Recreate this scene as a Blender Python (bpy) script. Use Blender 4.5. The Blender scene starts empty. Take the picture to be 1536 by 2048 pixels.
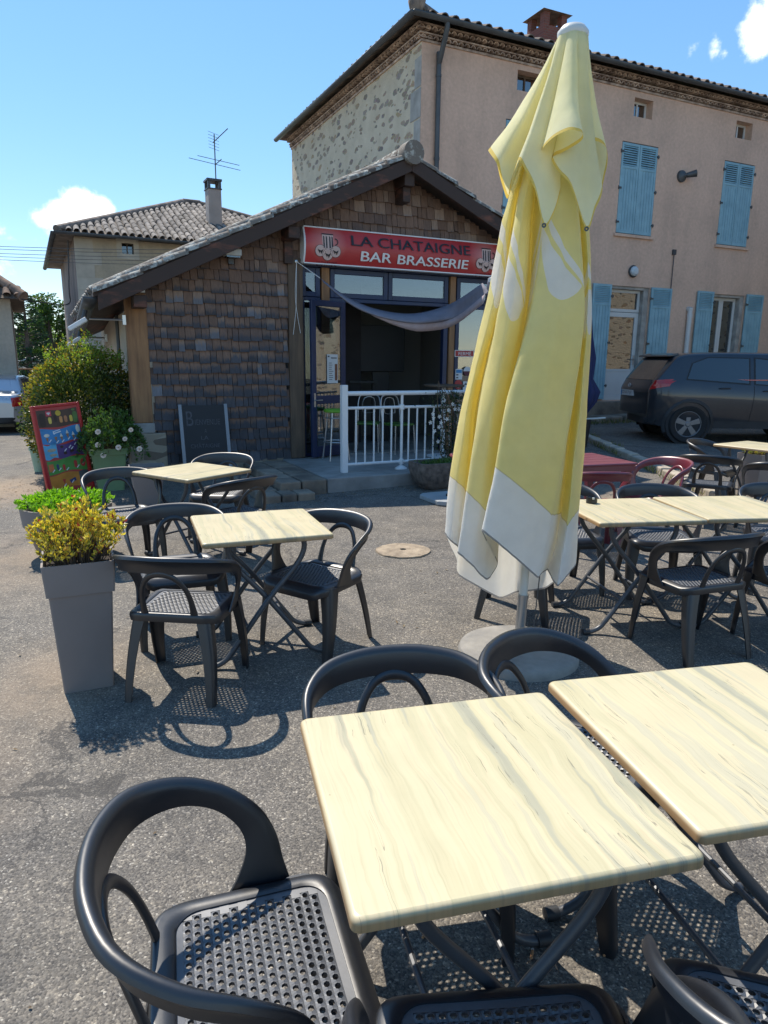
import bpy, bmesh, math, random
from mathutils import Vector, Matrix, noise as mnoise
R = math.radians
sin, cos, pi = math.sin, math.cos, math.pi
scene = bpy.context.scene
COL = scene.collection
rnd = random.Random(7)

# ------------------------------------------------------------------ camera
F_PX, PITCH, ROLL, CH = 1384.47, 0.216424, 0.009964, 1.6687
cF = Vector((0, cos(PITCH), -sin(PITCH)))
_X = Vector((1, 0, 0)); _U = _X.cross(cF)
cX = _X * cos(ROLL) + _U * sin(ROLL)
cU = -_X * sin(ROLL) + _U * cos(ROLL)
CAM = Vector((0, 0, CH))
cd = bpy.data.cameras.new("camera")
cam = bpy.data.objects.new("camera", cd); COL.objects.link(cam)
cam.matrix_world = Matrix(((cX.x, cU.x, -cF.x, 0), (cX.y, cU.y, -cF.y, 0), (cX.z, cU.z, -cF.z, CH), (0, 0, 0, 1)))
cd.sensor_fit = 'VERTICAL'; cd.sensor_height = 36; cd.sensor_width = 27
cd.lens = F_PX / 2048 * 36
cd.clip_start = 0.05; cd.clip_end = 3000
scene.camera = cam

def ray(px, py):
    return cF + cX * ((px - 768) / F_PX) - cU * ((py - 1024) / F_PX)
def at_z(px, py, z=0.0):
    d = ray(px, py); t = (z - CH) / d.z
    return CAM + d * t
def on_plane(px, py, q, n):
    d = ray(px, py); t = (Vector(q) - CAM).dot(n) / d.dot(n)
    return CAM + d * t
def ground_h(x, y):
    s = max(0.0, y - 8.0)
    k = min(1.0, max(0.0, (x + 7.0) / 3.5)); k = k * k * (3 - 2 * k)
    return k * 0.5 * (1 - math.exp(-s * 0.035 / 0.5 * 1.15)) - (1 - k) * 0.6 * (1 - math.exp(-s * 0.05))

# ------------------------------------------------------------------ mesh builder
class MB:
    def __init__(s): s.v = []; s.f = []; s.m = []; s.uv = {}
    def add(s, vs, fs, mi=0, M=None):
        b = len(s.v)
        for p in vs:
            p = Vector(p)
            s.v.append(M @ p if M is not None else p)
        for q in fs:
            s.f.append(tuple(b + i for i in q)); s.m.append(mi)
        return b
    def box(s, lo, hi, mi=0, M=None):
        x0, y0, z0 = lo; x1, y1, z1 = hi
        s.add([(x0,y0,z0),(x1,y0,z0),(x1,y1,z0),(x0,y1,z0),(x0,y0,z1),(x1,y0,z1),(x1,y1,z1),(x0,y1,z1)],
              [(0,3,2,1),(4,5,6,7),(0,1,5,4),(1,2,6,5),(2,3,7,6),(3,0,4,7)], mi, M)
    def tube(s, pts, rad, n=10, mi=0, M=None, cap=True, closed=False):
        pts = [Vector(p) for p in pts]; k = len(pts)
        if not isinstance(rad, (list, tuple)): rad = [rad] * k
        vs = []; fs = []
        up = None
        for i in range(k):
            if closed: t = pts[(i + 1) % k] - pts[i - 1]
            else: t = pts[min(i + 1, k - 1)] - pts[max(i - 1, 0)]
            t.normalize()
            if up is None:
                up = t.orthogonal().normalized()
            up = (up - t * up.dot(t))
            if up.length < 1e-6: up = t.orthogonal()
            up.normalize(); w = t.cross(up)
            for j in range(n):
                a = 2 * pi * j / n
                vs.append(pts[i] + (up * cos(a) + w * sin(a)) * rad[i])
        kk = k if closed else k - 1
        for i in range(kk):
            i2 = (i + 1) % k
            for j in range(n):
                j2 = (j + 1) % n
                fs.append((i*n+j, i*n+j2, i2*n+j2, i2*n+j))
        if cap and not closed:
            fs.append(tuple(range(n - 1, -1, -1))); fs.append(tuple((k - 1) * n + j for j in range(n)))
        s.add(vs, fs, mi, M)
    def lathe(s, prof, n=24, mi=0, M=None, a0=0, a1=2 * pi, sx=1, sy=1):
        full = abs(a1 - a0 - 2 * pi) < 1e-6
        m = n if full else n + 1
        vs = []; fs = []
        for (r, z) in prof:
            for j in range(m):
                a = a0 + (a1 - a0) * j / n
                vs.append((r * cos(a) * sx, r * sin(a) * sy, z))
        for i in range(len(prof) - 1):
            for j in range(n):
                j2 = (j + 1) % m
                fs.append((i*m+j, i*m+j2, (i+1)*m+j2, (i+1)*m+j))
        s.add(vs, fs, mi, M)
    def prism(s, poly, d0, d1, axis='y', mi=0, M=None):
        """poly in 2D; extruded along axis between d0 and d1. axis y: (x,z); axis z: (x,y); axis x: (y,z)"""
        def P(a, b, d):
            return (a, d, b) if axis == 'y' else ((a, b, d) if axis == 'z' else (d, a, b))
        n = len(poly)
        vs = [P(a, b, d0) for a, b in poly] + [P(a, b, d1) for a, b in poly]
        fs = [tuple(range(n)), tuple(range(2 * n - 1, n - 1, -1))]
        for i in range(n):
            j = (i + 1) % n; fs.append((i, i + n, j + n, j))
        s.add(vs, fs, mi, M)
    def grid(s, rows, mi=0, M=None, closed=False):
        h = len(rows); w = len(rows[0]); vs = [p for r in rows for p in r]; fs = []
        for i in range(h - 1):
            for j in range(w if closed else w - 1):
                j2 = (j + 1) % w
                fs.append((i*w+j, i*w+j2, (i+1)*w+j2, (i+1)*w+j))
        s.add(vs, fs, mi, M)
    def build(s, name, mats, parent=None, smooth=30, bevel=0, solid=0, bseg=2, uvs=None, fixn=True):
        me = bpy.data.meshes.new(name)
        me.from_pydata([tuple(p) for p in s.v], [], s.f)
        if not isinstance(mats, (list, tuple)): mats = [mats]
        for m in mats: me.materials.append(m)
        if len(mats) > 1: me.polygons.foreach_set('material_index', s.m)
        if uvs is not None:
            l = me.uv_layers.new(name='UVMap')
            for lp in me.loops: l.data[lp.index].uv = uvs[lp.vertex_index]
        if fixn:
            bm = bmesh.new(); bm.from_mesh(me)
            bmesh.ops.recalc_face_normals(bm, faces=bm.faces[:]); bm.to_mesh(me); bm.free()
        if smooth:
            me.polygons.foreach_set('use_smooth', [True] * len(me.polygons))
            if smooth < 180: me.set_sharp_from_angle(angle=R(smooth))
        me.update()
        o = bpy.data.objects.new(name, me); COL.objects.link(o)
        if parent is not None: o.parent = parent
        if solid:
            md = o.modifiers.new('solid', 'SOLIDIFY'); md.thickness = solid; md.offset = 0
        if bevel:
            md = o.modifiers.new('bevel', 'BEVEL'); md.width = bevel; md.segments = bseg; md.limit_method = 'ANGLE'; md.angle_limit = R(40)
        return o

def thing(name, label, cat, loc=(0, 0, 0), rz=0.0, group=None, kind=None):
    o = bpy.data.objects.new(name, None); COL.objects.link(o)
    o.empty_display_size = 0.1
    o.location = loc; o.rotation_euler = (0, 0, rz)
    return tag(o, label, cat, group, kind)
def tag(o, label=None, cat=None, group=None, kind=None):
    if label: o['label'] = label
    if cat: o['category'] = cat
    if group: o['group'] = group
    if kind: o['kind'] = kind
    return o
def kids(o): return [c for c in bpy.data.objects if c.parent == o]
def dup(root, loc, rz, label, group=None):
    def cp(o, par):
        c = o.copy(); COL.objects.link(c)
        if par is not None: c.parent = par
        for ch in kids(o): cp(ch, c)
        return c
    src = kids(root)
    r = root.copy(); COL.objects.link(r); r.location = loc; r.rotation_euler = (0, 0, rz)
    r['label'] = label
    if group: r['group'] = group
    for ch in src: cp(ch, r)
    return r
def text_mesh(txt, size=1.0, extrude=0.0, spacing=1.0):
    """returns verts, faces of a text, origin bottom-left, and its width"""
    cu = bpy.data.curves.new('t', 'FONT'); cu.body = txt; cu.size = size; cu.extrude = extrude; cu.space_character = spacing
    cu.resolution_u = 3
    o = bpy.data.objects.new('t', cu); COL.objects.link(o)
    dg = bpy.context.evaluated_depsgraph_get(); dg.update()
    me = bpy.data.meshes.new_from_object(o.evaluated_get(dg))
    vs = [Vector(v.co) for v in me.vertices]; fs = [tuple(p.vertices) for p in me.polygons]
    bpy.data.objects.remove(o); bpy.data.curves.remove(cu); bpy.data.meshes.remove(me)
    x0 = min(v.x for v in vs); x1 = max(v.x for v in vs); y0 = min(v.y for v in vs); y1 = max(v.y for v in vs)
    vs = [Vector((v.x - x0, v.y - y0, v.z)) for v in vs]
    return vs, fs, x1 - x0, y1 - y0
def fit_text(mb, txt, w, h, fn, mi=0):
    """text scaled into w x h, each vertex (x,y) mapped by fn to 3D"""
    vs, fs, tw, th = text_mesh(txt)
    mb.add([fn(v.x / tw * w, v.y / th * h) for v in vs], fs, mi)
def crom(P, n, closed=False):
    """Catmull-Rom through list of Vectors"""
    out = []; k = len(P); segs = k if closed else k - 1
    for i in range(segs):
        if closed: a, b, c, d = P[i - 1], P[i], P[(i + 1) % k], P[(i + 2) % k]
        else: a, b, c, d = P[max(i - 1, 0)], P[i], P[i + 1], P[min(i + 2, k - 1)]
        for j in range(n):
            t = j / n
            out.append(0.5 * ((2 * b) + (c - a) * t + (2 * a - 5 * b + 4 * c - d) * t * t + (3 * b - a - 3 * c + d) * t ** 3))
    if not closed: out.append(P[-1])
    return out

# ------------------------------------------------------------------ materials
def newmat(name):
    m = bpy.data.materials.new(name); m.use_nodes = True
    nt = m.node_tree; b = nt.nodes['Principled BSDF']
    return m, nt, b
def nd(nt, t, **kw):
    n = nt.nodes.new(t)
    for k, v in kw.items():
        if k.startswith('i_'):
            key = k[2:]
            n.inputs[int(key) if key.isdigit() else key].default_value = v
        else: setattr(n, k, v)
    return n
def ramp(nt, stops, interp='LINEAR'):
    n = nt.nodes.new('ShaderNodeValToRGB'); cr = n.color_ramp; cr.interpolation = interp
    while len(cr.elements) > 1: cr.elements.remove(cr.elements[-1])
    for i, (p, c) in enumerate(stops):
        e = cr.elements[0] if i == 0 else cr.elements.new(p)
        e.position = p; e.color = (c[0], c[1], c[2], 1)
    return n
def c4(c): return (c[0], c[1], c[2], 1)
def mixc(nt, fac, a, b, mode='MIX'):
    n = nt.nodes.new('ShaderNodeMix'); n.data_type = 'RGBA'; n.blend_type = mode
    for sock, v in ((n.inputs[0], fac), (n.inputs[6], a), (n.inputs[7], b)):
        if hasattr(v, 'is_output'): nt.links.new(v, sock)
        elif isinstance(v, (int, float)): sock.default_value = v
        else: sock.default_value = c4(v)
    return n.outputs[2]
def math_n(nt, op, a, b=None, c=None, clamp=False):
    n = nt.nodes.new('ShaderNodeMath'); n.operation = op; n.use_clamp = clamp
    for i, v in enumerate((a, b, c)):
        if v is None: continue
        if hasattr(v, 'is_output'): nt.links.new(v, n.inputs[i])
        else: n.inputs[i].default_value = v
    return n.outputs[0]
def coords(nt, kind='Object', scale=(1, 1, 1)):
    tc = nt.nodes.new('ShaderNodeTexCoord'); mp = nt.nodes.new('ShaderNodeMapping')
    mp.inputs['Scale'].default_value = scale
    nt.links.new(tc.outputs[kind], mp.inputs[0]); return mp.outputs[0]
def noise(nt, co, scale, detail=4, rough=0.55, out='Fac'):
    n = nt.nodes.new('ShaderNodeTexNoise'); n.inputs['Scale'].default_value = scale
    n.inputs['Detail'].default_value = detail; n.inputs['Roughness'].default_value = rough
    nt.links.new(co, n.inputs['Vector']); return n.outputs[out]
def bump(nt, b, h, strength=0.3, dist=0.01):
    n = nt.nodes.new('ShaderNodeBump'); n.inputs['Strength'].default_value = strength; n.inputs['Distance'].default_value = dist
    nt.links.new(h, n.inputs['Height']); nt.links.new(n.outputs[0], b.inputs['Normal'])
def pm(name, col, rough=0.6, var=0.2, scale=4.0, bumps=0.15, bscale=60, metal=0.0, spec=0.5, col2=None, dist=0.004, island=0.0, coat=0.0):
    m, nt, b = newmat(name)
    co = coords(nt)
    f = noise(nt, co, scale, 5)
    dark = tuple(max(0, c * (1 - var)) for c in col) if col2 is None else col2
    lite = tuple(min(1, c * (1 + var * 0.6)) for c in col)
    rp = ramp(nt, [(0.3, dark), (0.7, lite)]); nt.links.new(f, rp.inputs[0])
    out = rp.outputs[0]
    if island:
        g = nt.nodes.new('ShaderNodeNewGeometry')
        k = math_n(nt, 'MULTIPLY_ADD', g.outputs['Random Per Island'], island, 1 - island / 2)
        out = mixc(nt, 1.0, out, k, 'MULTIPLY') if False else _scale(nt, out, k)
    nt.links.new(out, b.inputs['Base Color'])
    b.inputs['Roughness'].default_value = rough; b.inputs['Metallic'].default_value = metal
    b.inputs['Specular IOR Level'].default_value = spec
    if coat: b.inputs['Coat Weight'].default_value = coat; b.inputs['Coat Roughness'].default_value = 0.05
    f2 = noise(nt, co, bscale, 3)
    if bumps: bump(nt, b, f2, bumps, dist)
    rr = math_n(nt, 'MULTIPLY_ADD', f, 0.15, rough - 0.07, clamp=True); nt.links.new(rr, b.inputs['Roughness'])
    return m
def _scale(nt, colsock, fac):
    n = nt.nodes.new('ShaderNodeVectorMath'); n.operation = 'SCALE'
    nt.links.new(colsock, n.inputs[0]); nt.links.new(fac, n.inputs['Scale']); return n.outputs[0]
def glass_mat(name, tint=(0.55, 0.6, 0.62), refl=0.12, rough=0.01):
    m, nt, b = newmat(name); nt.nodes.remove(b)
    tr = nd(nt, 'ShaderNodeBsdfTransparent'); tr.inputs[0].default_value = c4(tint)
    gl = nd(nt, 'ShaderNodeBsdfGlossy'); gl.inputs['Roughness'].default_value = rough
    lw = nd(nt, 'ShaderNodeLayerWeight'); lw.inputs[0].default_value = 0.5
    fac = math_n(nt, 'MULTIPLY_ADD', lw.outputs['Facing'], 0.5, refl, clamp=True)
    mx = nd(nt, 'ShaderNodeMixShader'); nt.links.new(fac, mx.inputs[0])
    nt.links.new(tr.outputs[0], mx.inputs[1]); nt.links.new(gl.outputs[0], mx.inputs[2])
    nt.links.new(mx.outputs[0], nt.nodes['Material Output'].inputs[0]); return m
def leaf_mat(name, stops, transl=0.35, rough=0.45, clump=(0, 0)):
    """stops: colours picked per leaf"""
    m, nt, b = newmat(name)
    g = nd(nt, 'ShaderNodeNewGeometry')
    rp = ramp(nt, stops); nt.links.new(g.outputs['Random Per Island'], rp.inputs[0])
    nt.links.new(rp.outputs[0], b.inputs['Base Color']); b.inputs['Roughness'].default_value = rough
    t = nd(nt, 'ShaderNodeBsdfTranslucent')
    tc = mixc(nt, 1.0, rp.outputs[0], (1.5, 1.6, 0.7), 'MULTIPLY'); nt.links.new(tc, t.inputs[0])
    mx = nd(nt, 'ShaderNodeMixShader'); mx.inputs[0].default_value = transl
    nt.links.new(b.outputs[0], mx.inputs[1]); nt.links.new(t.outputs[0], mx.inputs[2])
    nt.links.new(mx.outputs[0], nt.nodes['Material Output'].inputs[0]); return m

# ------------------------------------------------------------------ sky, sun
SUN_AZ, SUN_EL = R(-38), R(55)          # azimuth measured from +Y towards +X
sun_dir = Vector((sin(SUN_AZ) * cos(SUN_EL), cos(SUN_AZ) * cos(SUN_EL), sin(SUN_EL)))
sl = bpy.data.lights.new("sun", 'SUN'); sl.energy = 4.0; sl.angle = R(0.5); sl.color = (1.0, 0.92, 0.80)
so = bpy.data.objects.new("sun", sl); COL.objects.link(so); so.rotation_euler = sun_dir.to_track_quat('Z', 'Y').to_euler(); so.location = (0, 0, 30)
w = bpy.data.worlds.new("World"); scene.world = w; w.use_nodes = True
nt = w.node_tree; bg = nt.nodes['Background']; bg.inputs[1].default_value = 0.15
sky = nd(nt, 'ShaderNodeTexSky', sky_type='NISHITA', sun_disc=False)
sky.sun_elevation = SUN_EL; sky.sun_rotation = SUN_AZ; sky.air_density = 0.9; sky.dust_density = 0.05; sky.ozone_density = 3.0; sky.altitude = 200
hs = nd(nt, 'ShaderNodeHueSaturation'); hs.inputs['Saturation'].default_value = 1.5; hs.inputs['Value'].default_value = 1.0
s1 = nd(nt, 'ShaderNodeVectorMath', operation='SCALE'); s1.inputs['Scale'].default_value = 1 / 4.0; nt.links.new(sky.outputs[0], s1.inputs[0])
gm = nd(nt, 'ShaderNodeGamma'); gm.inputs[1].default_value = 0.60; nt.links.new(s1.outputs[0], gm.inputs[0])
s2 = nd(nt, 'ShaderNodeVectorMath', operation='SCALE'); s2.inputs['Scale'].default_value = 4.0; nt.links.new(gm.outputs[0], s2.inputs[0])
nt.links.new(s2.outputs[0], hs.inputs['Color'])
tc = nd(nt, 'ShaderNodeTexCoord'); gen = tc.outputs['Generated']
def cloud_blob(px, py, rad, ax=1.0):
    d = ray(px, py).normalized()
    sub = nd(nt, 'ShaderNodeVectorMath', operation='SUBTRACT'); nt.links.new(gen, sub.inputs[0]); sub.inputs[1].default_value = d
    sc = nd(nt, 'ShaderNodeVectorMath', operation='MULTIPLY'); nt.links.new(sub.outputs[0], sc.inputs[0]); sc.inputs[1].default_value = (ax, ax, 1)
    ln = nd(nt, 'ShaderNodeVectorMath', operation='LENGTH'); nt.links.new(sc.outputs[0], ln.inputs[0])
    return math_n(nt, 'SUBTRACT', 1.0, math_n(nt, 'DIVIDE', ln.outputs['Value'], rad), clamp=True)
dens = None
for (px, py, rad, ax, wt) in [(158, 405, 0.036, 1, 1), (196, 428, 0.034, 1, 1), (120, 428, 0.030, 1, .9), (82, 432, 0.026, 1, .85), (225, 438, 0.022, 1, .6), (150, 440, 0.045, .8, .9),
                         (1522, 52, 0.040, 1, 1), (1500, 75, 0.026, 1, .9), (1550, 30, 0.04, 1, 1), (1380, 100, 0.018, 1.2, .4), (1430, 92, 0.02, 1.5, .38), (1450, 112, 0.014, 1, .35),
                         (22, 548, 0.020, .9, .38), (70, 610, 0.026, .7, .36), (-80, 560, 0.06, .7, .8), (1700, 120, 0.09, 1, 1), (-300, 420, 0.12, .6, 1), (2300, 300, .2, .6, 1)]:
    c = math_n(nt, 'MULTIPLY', cloud_blob(px, py, rad, ax), wt)
    dens = c if dens is None else math_n(nt, 'MAXIMUM', dens, c)
# far clouds behind the camera and to the sides, seen only in reflections
nz = noise(nt, gen, 26, 9, 0.62)
nz2 = noise(nt, gen, 5, 6, 0.6)
e = math_n(nt, 'ADD', dens, math_n(nt, 'MULTIPLY', math_n(nt, 'SUBTRACT', nz, 0.5), 1.5))
mask = nd(nt, 'ShaderNodeMapRange', interpolation_type='SMOOTHSTEP'); nt.links.new(e, mask.inputs[0])
mask.inputs[1].default_value = 0.26; mask.inputs[2].default_value = 0.72
gate = nd(nt, 'ShaderNodeMapRange'); nt.links.new(dens, gate.inputs[0]); gate.inputs[1].default_value = 0.0; gate.inputs[2].default_value = 0.2
cm = math_n(nt, 'MULTIPLY', mask.outputs[0], gate.outputs[0], clamp=True)
shade = ramp(nt, [(0.25, (5.6, 6.1, 6.9)), (0.65, (7.6, 7.7, 7.9))]); nt.links.new(nz, shade.inputs[0])
skyc = mixc(nt, cm, hs.outputs[0], shade.outputs[0])
nt.links.new(skyc, bg.inputs[0])
vs = scene.view_settings
vs.view_transform = 'Standard'; vs.look = 'None'; vs.gamma = 1; vs.exposure = 0.62; vs.use_curve_mapping = False
scene.display_settings.display_device = 'sRGB'
scene.cycles.max_bounces = 8; scene.cycles.transparent_max_bounces = 12; scene.cycles.use_denoising = True
# ------------------------------------------------------------------ materials of the place
def asphalt_mat():
    m, nt, b = newmat('asphalt')
    co = coords(nt)
    v = nd(nt, 'ShaderNodeTexVoronoi'); v.inputs['Scale'].default_value = 165; nt.links.new(co, v.inputs['Vector'])
    sep = nd(nt, 'ShaderNodeSeparateColor'); nt.links.new(v.outputs['Color'], sep.inputs[0])
    grain = ramp(nt, [(0.0, (.075, .072, .070)), (0.4, (.135, .127, .116)), (0.8, (.185, .173, .156)), (0.95, (.25, .232, .206)), (1, (.42, .40, .36))])
    nt.links.new(sep.outputs[0], grain.inputs[0])
    v2 = nd(nt, 'ShaderNodeTexVoronoi'); v2.inputs['Scale'].default_value = 75; nt.links.new(co, v2.inputs['Vector'])
    s2 = nd(nt, 'ShaderNodeSeparateColor'); nt.links.new(v2.outputs['Color'], s2.inputs[0])
    big = ramp(nt, [(0.0, (.86, .86, .87)), (0.9, (1.05, 1.03, 1.0)), (1, (1.6, 1.55, 1.45))]); nt.links.new(s2.outputs[1], big.inputs[0])
    c = mixc(nt, 1.0, grain.outputs[0], big.outputs[0], 'MULTIPLY')
    n1 = noise(nt, co, 0.7, 6, 0.6); n2 = noise(nt, co, 3.5, 5, 0.65)
    st = ramp(nt, [(0.3, (.82, .82, .84)), (0.55, (1.06, 1.03, 0.98)), (0.75, (1.32, 1.24, 1.12))]); nt.links.new(n1, st.inputs[0])
    c = mixc(nt, 1.0, c, st.outputs[0], 'MULTIPLY')
    st2 = ramp(nt, [(0.35, (.8, .8, .8)), (0.65, (1.15, 1.13, 1.1))]); nt.links.new(n2, st2.inputs[0])
    c = mixc(nt, 1.0, c, st2.outputs[0], 'MULTIPLY')
    # worn sandy patches (left by the planters, along the step)
    def patch(cx, cy, r, ax, ay):
        sb = nd(nt, 'ShaderNodeVectorMath', operation='SUBTRACT'); nt.links.new(co, sb.inputs[0]); sb.inputs[1].default_value = (cx, cy, 0)
        sc = nd(nt, 'ShaderNodeVectorMath', operation='MULTIPLY'); nt.links.new(sb.outputs[0], sc.inputs[0]); sc.inputs[1].default_value = (ax, ay, 0)
        ln = nd(nt, 'ShaderNodeVectorMath', operation='LENGTH'); nt.links.new(sc.outputs[0], ln.inputs[0])
        return math_n(nt, 'SUBTRACT', 1.0, math_n(nt, 'DIVIDE', ln.outputs['Value'], r), clamp=True)
    p = patch(-4.9, 8.6, 1.3, 0.8, 1.0)
    for a in ((-3.2, 5.4, 1.0, 1, .6), (-1.75, 3.4, .6, 1.2, .7), (3.2, 8.4, 1.4, .5, 1.6), (-1.9, 2.2, .9, 1.4, .8)):
        p = math_n(nt, 'MAXIMUM', p, math_n(nt, 'MULTIPLY', patch(*a), 0.55))
    pp = math_n(nt, 'MULTIPLY', p, math_n(nt, 'MULTIPLY_ADD', n2, 2.6, -0.5, clamp=True), clamp=True)
    c = mixc(nt, math_n(nt, 'MULTIPLY', pp, 1.2, clamp=True), c, (.30, .225, .155))
    # hairline cracks and a few darker repairs
    ve = nd(nt, 'ShaderNodeTexVoronoi', feature='DISTANCE_TO_EDGE'); ve.inputs['Scale'].default_value = .55
    wc = nd(nt, 'ShaderNodeVectorMath', operation='MULTIPLY_ADD'); nt.links.new(noise(nt, co, 2.2, 6, .65, 'Color'), wc.inputs[0]); wc.inputs[1].default_value = (.9, .9, 0); nt.links.new(co, wc.inputs[2]); nt.links.new(wc.outputs[0], ve.inputs['Vector'])
    ck = math_n(nt, 'MULTIPLY', math_n(nt, 'LESS_THAN', ve.outputs['Distance'], .006), math_n(nt, 'GREATER_THAN', noise(nt, co, .45, 3), .50))
    c = mixc(nt, math_n(nt, 'MULTIPLY', ck, .62), c, (.045, .042, .04))
    oil = ramp(nt, [(.62, (1, 1, 1)), (.70, (.70, .70, .71))]); nt.links.new(noise(nt, co, 1.3, 4, .5), oil.inputs[0]); c = mixc(nt, 1.0, c, oil.outputs[0], 'MULTIPLY')
    nt.links.new(c, b.inputs['Base Color']); b.inputs['Roughness'].default_value = 0.82
    b.inputs['Specular IOR Level'].default_value = 0.35
    h = math_n(nt, 'ADD', math_n(nt, 'MULTIPLY', v.outputs['Distance'], -1.0), math_n(nt, 'MULTIPLY', v2.outputs['Distance'], -0.8))
    bump(nt, b, h, 0.45, 0.005)
    return m
M_ASPH = asphalt_mat()
M_CONC = pm('concrete', (.30, .29, .27), .85, .35, 2.5, .3, 90, col2=(.17, .165, .155))
M_STONE = pm('step stone', (.27, .22, .165), .85, .35, 3.0, .6, 25, col2=(.13, .105, .085), dist=.012, island=.5)
M_GRASS = pm('meadow', (.11, .16, .035), .9, .4, .8, .3, 20, col2=(.16, .15, .06))
M_PINK = None
def render_wall(name, base, stain, scale=.9):
    m, nt, b = newmat(name); co = coords(nt)
    n1 = noise(nt, co, scale, 8, .62); n2 = noise(nt, co, 14, 5, .6)
    mp = coords(nt, 'Object', (1.6, 1.6, .22)); n3 = noise(nt, mp, 1.0, 5, .6)
    f = math_n(nt, 'ADD', math_n(nt, 'MULTIPLY', n1, .6), math_n(nt, 'MULTIPLY', n3, .4))
    rp = ramp(nt, [(.36, stain), (.5, base), (.68, tuple(c * 1.12 for c in base))]); nt.links.new(f, rp.inputs[0])
    k = ramp(nt, [(.3, (.88, .88, .88)), (.7, (1.06, 1.06, 1.06))]); nt.links.new(n2, k.inputs[0])
    c = mixc(nt, 1.0, rp.outputs[0], k.outputs[0], 'MULTIPLY')
    nt.links.new(c, b.inputs['Base Color']); b.inputs['Roughness'].default_value = .9; b.inputs['Specular IOR Level'].default_value = .2
    bump(nt, b, noise(nt, co, 45, 4, .6), .35, .01); return m
M_PINK = render_wall('pink render', (.69, .465, .345), (.56, .385, .29))
M_CREAM = render_wall('cream render', (.50, .42, .31), (.40, .34, .26))
M_GREYR = render_wall('stained render', (.33, .265, .225), (.115, .105, .10), .45)
M_BEIGE = render_wall('beige render', (.50, .43, .34), (.42, .36, .29))
def rubble_mat():
    m, nt, b = newmat('rubble stone in lime mortar'); co0 = coords(nt)
    wn = noise(nt, co0, 3.0, 3, .5, 'Color')
    mx = nd(nt, 'ShaderNodeVectorMath', operation='MULTIPLY_ADD'); nt.links.new(wn, mx.inputs[0]); mx.inputs[1].default_value = (.22, .22, .22); nt.links.new(co0, mx.inputs[2])
    mp = nd(nt, 'ShaderNodeMapping'); mp.inputs['Scale'].default_value = (1, .9, 2.0); nt.links.new(mx.outputs[0], mp.inputs[0]); co = mp.outputs[0]
    v = nd(nt, 'ShaderNodeTexVoronoi'); v.inputs['Scale'].default_value = 4.0; nt.links.new(co, v.inputs['Vector'])
    s = nd(nt, 'ShaderNodeSeparateColor'); nt.links.new(v.outputs['Color'], s.inputs[0])
    big = math_n(nt, 'MULTIPLY_ADD', s.outputs[0], .28, .20)
    edge = math_n(nt, 'SUBTRACT', v.outputs['Distance'], big)
    edge = math_n(nt, 'ADD', edge, math_n(nt, 'MULTIPLY_ADD', noise(nt, co0, 9, 4), .16, -.08))
    mask = ramp(nt, [(.47, (1, 1, 1)), (.53, (0, 0, 0))]); nt.links.new(math_n(nt, 'ADD', edge, .5), mask.inputs[0])
    stones = ramp(nt, [(0, (.33, .28, .23)), (.3, (.42, .31, .20)), (.55, (.27, .22, .18)), (.75, (.48, .33, .19)), (1, (.18, .16, .145))]); nt.links.new(s.outputs[1], stones.inputs[0])
    mort = ramp(nt, [(.3, (.56, .455, .32)), (.7, (.68, .565, .41))]); nt.links.new(noise(nt, co0, 2.5, 6), mort.inputs[0])
    stx = mixc(nt, 1.0, stones.outputs[0], noise(nt, co0, 30, 3, .6, 'Color'), 'SOFT_LIGHT')
    c = mixc(nt, mask.outputs[0], mort.outputs[0], stx)
    nt.links.new(c, b.inputs['Base Color']); b.inputs['Roughness'].default_value = .9
    h = math_n(nt, 'MULTIPLY_ADD', mask.outputs[0], -.4, noise(nt, co0, 18, 4)); bump(nt, b, h, .7, .03); return m
M_RUBBLE = rubble_mat()
M_TILE = pm('old roof tile', (.22, .165, .125), .9, .5, 5, .5, 40, col2=(.075, .065, .06), island=.7, dist=.01)
M_TILEG = pm('lichen grey roof tile', (.27, .235, .20), .9, .5, 4, .5, 40, col2=(.11, .10, .095), island=.6, dist=.01)
def lichen_tile():
    m, nt, b = newmat('lichen covered rake tile'); co = coords(nt)
    g = nd(nt, 'ShaderNodeNewGeometry')
    base = ramp(nt, [(0, (.10, .075, .06)), (.5, (.20, .17, .14)), (1, (.14, .12, .11))]); nt.links.new(g.outputs['Random Per Island'], base.inputs[0])
    mk = ramp(nt, [(.50, (0, 0, 0)), (.58, (1, 1, 1))]); nt.links.new(noise(nt, co, 9, 7, .7), mk.inputs[0])
    c = mixc(nt, mk.outputs[0], base.outputs[0], (.42, .41, .36)); nt.links.new(c, b.inputs['Base Color']); b.inputs['Roughness'].default_value = .95
    bump(nt, b, noise(nt, co, 40, 4), .6, .012); return m
M_TILEL = lichen_tile()
M_TERRA = pm('terracotta cornice', (.56, .42, .32), .9, .35, 6, .4, 50, col2=(.20, .13, .10), island=.4)
M_ZINC = pm('dark zinc', (.085, .09, .095), .5, .3, 3, .05, 60, metal=.3)
M_BLUESH = pm('pale blue shutter paint', (.27, .45, .51), .55, .18, 3.5, .12, 70, col2=(.20, .36, .43))
M_PVC = pm('white pvc', (.62, .62, .60), .4, .06, 2, .02, 60)
M_GLASSD = glass_mat('dark window glass', (.20, .22, .23), .16)
M_GLASS = glass_mat('shop glass', (.62, .66, .66), .14)
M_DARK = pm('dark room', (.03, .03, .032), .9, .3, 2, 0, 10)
M_ROOM = pm('grey room wall', (.20, .19, .175), .9, .1, 1, .05, 40)
M_BLUE = pm('dark blue joinery paint', (.012, .026, .078), .4, .25, 3, .06, 60)
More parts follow.
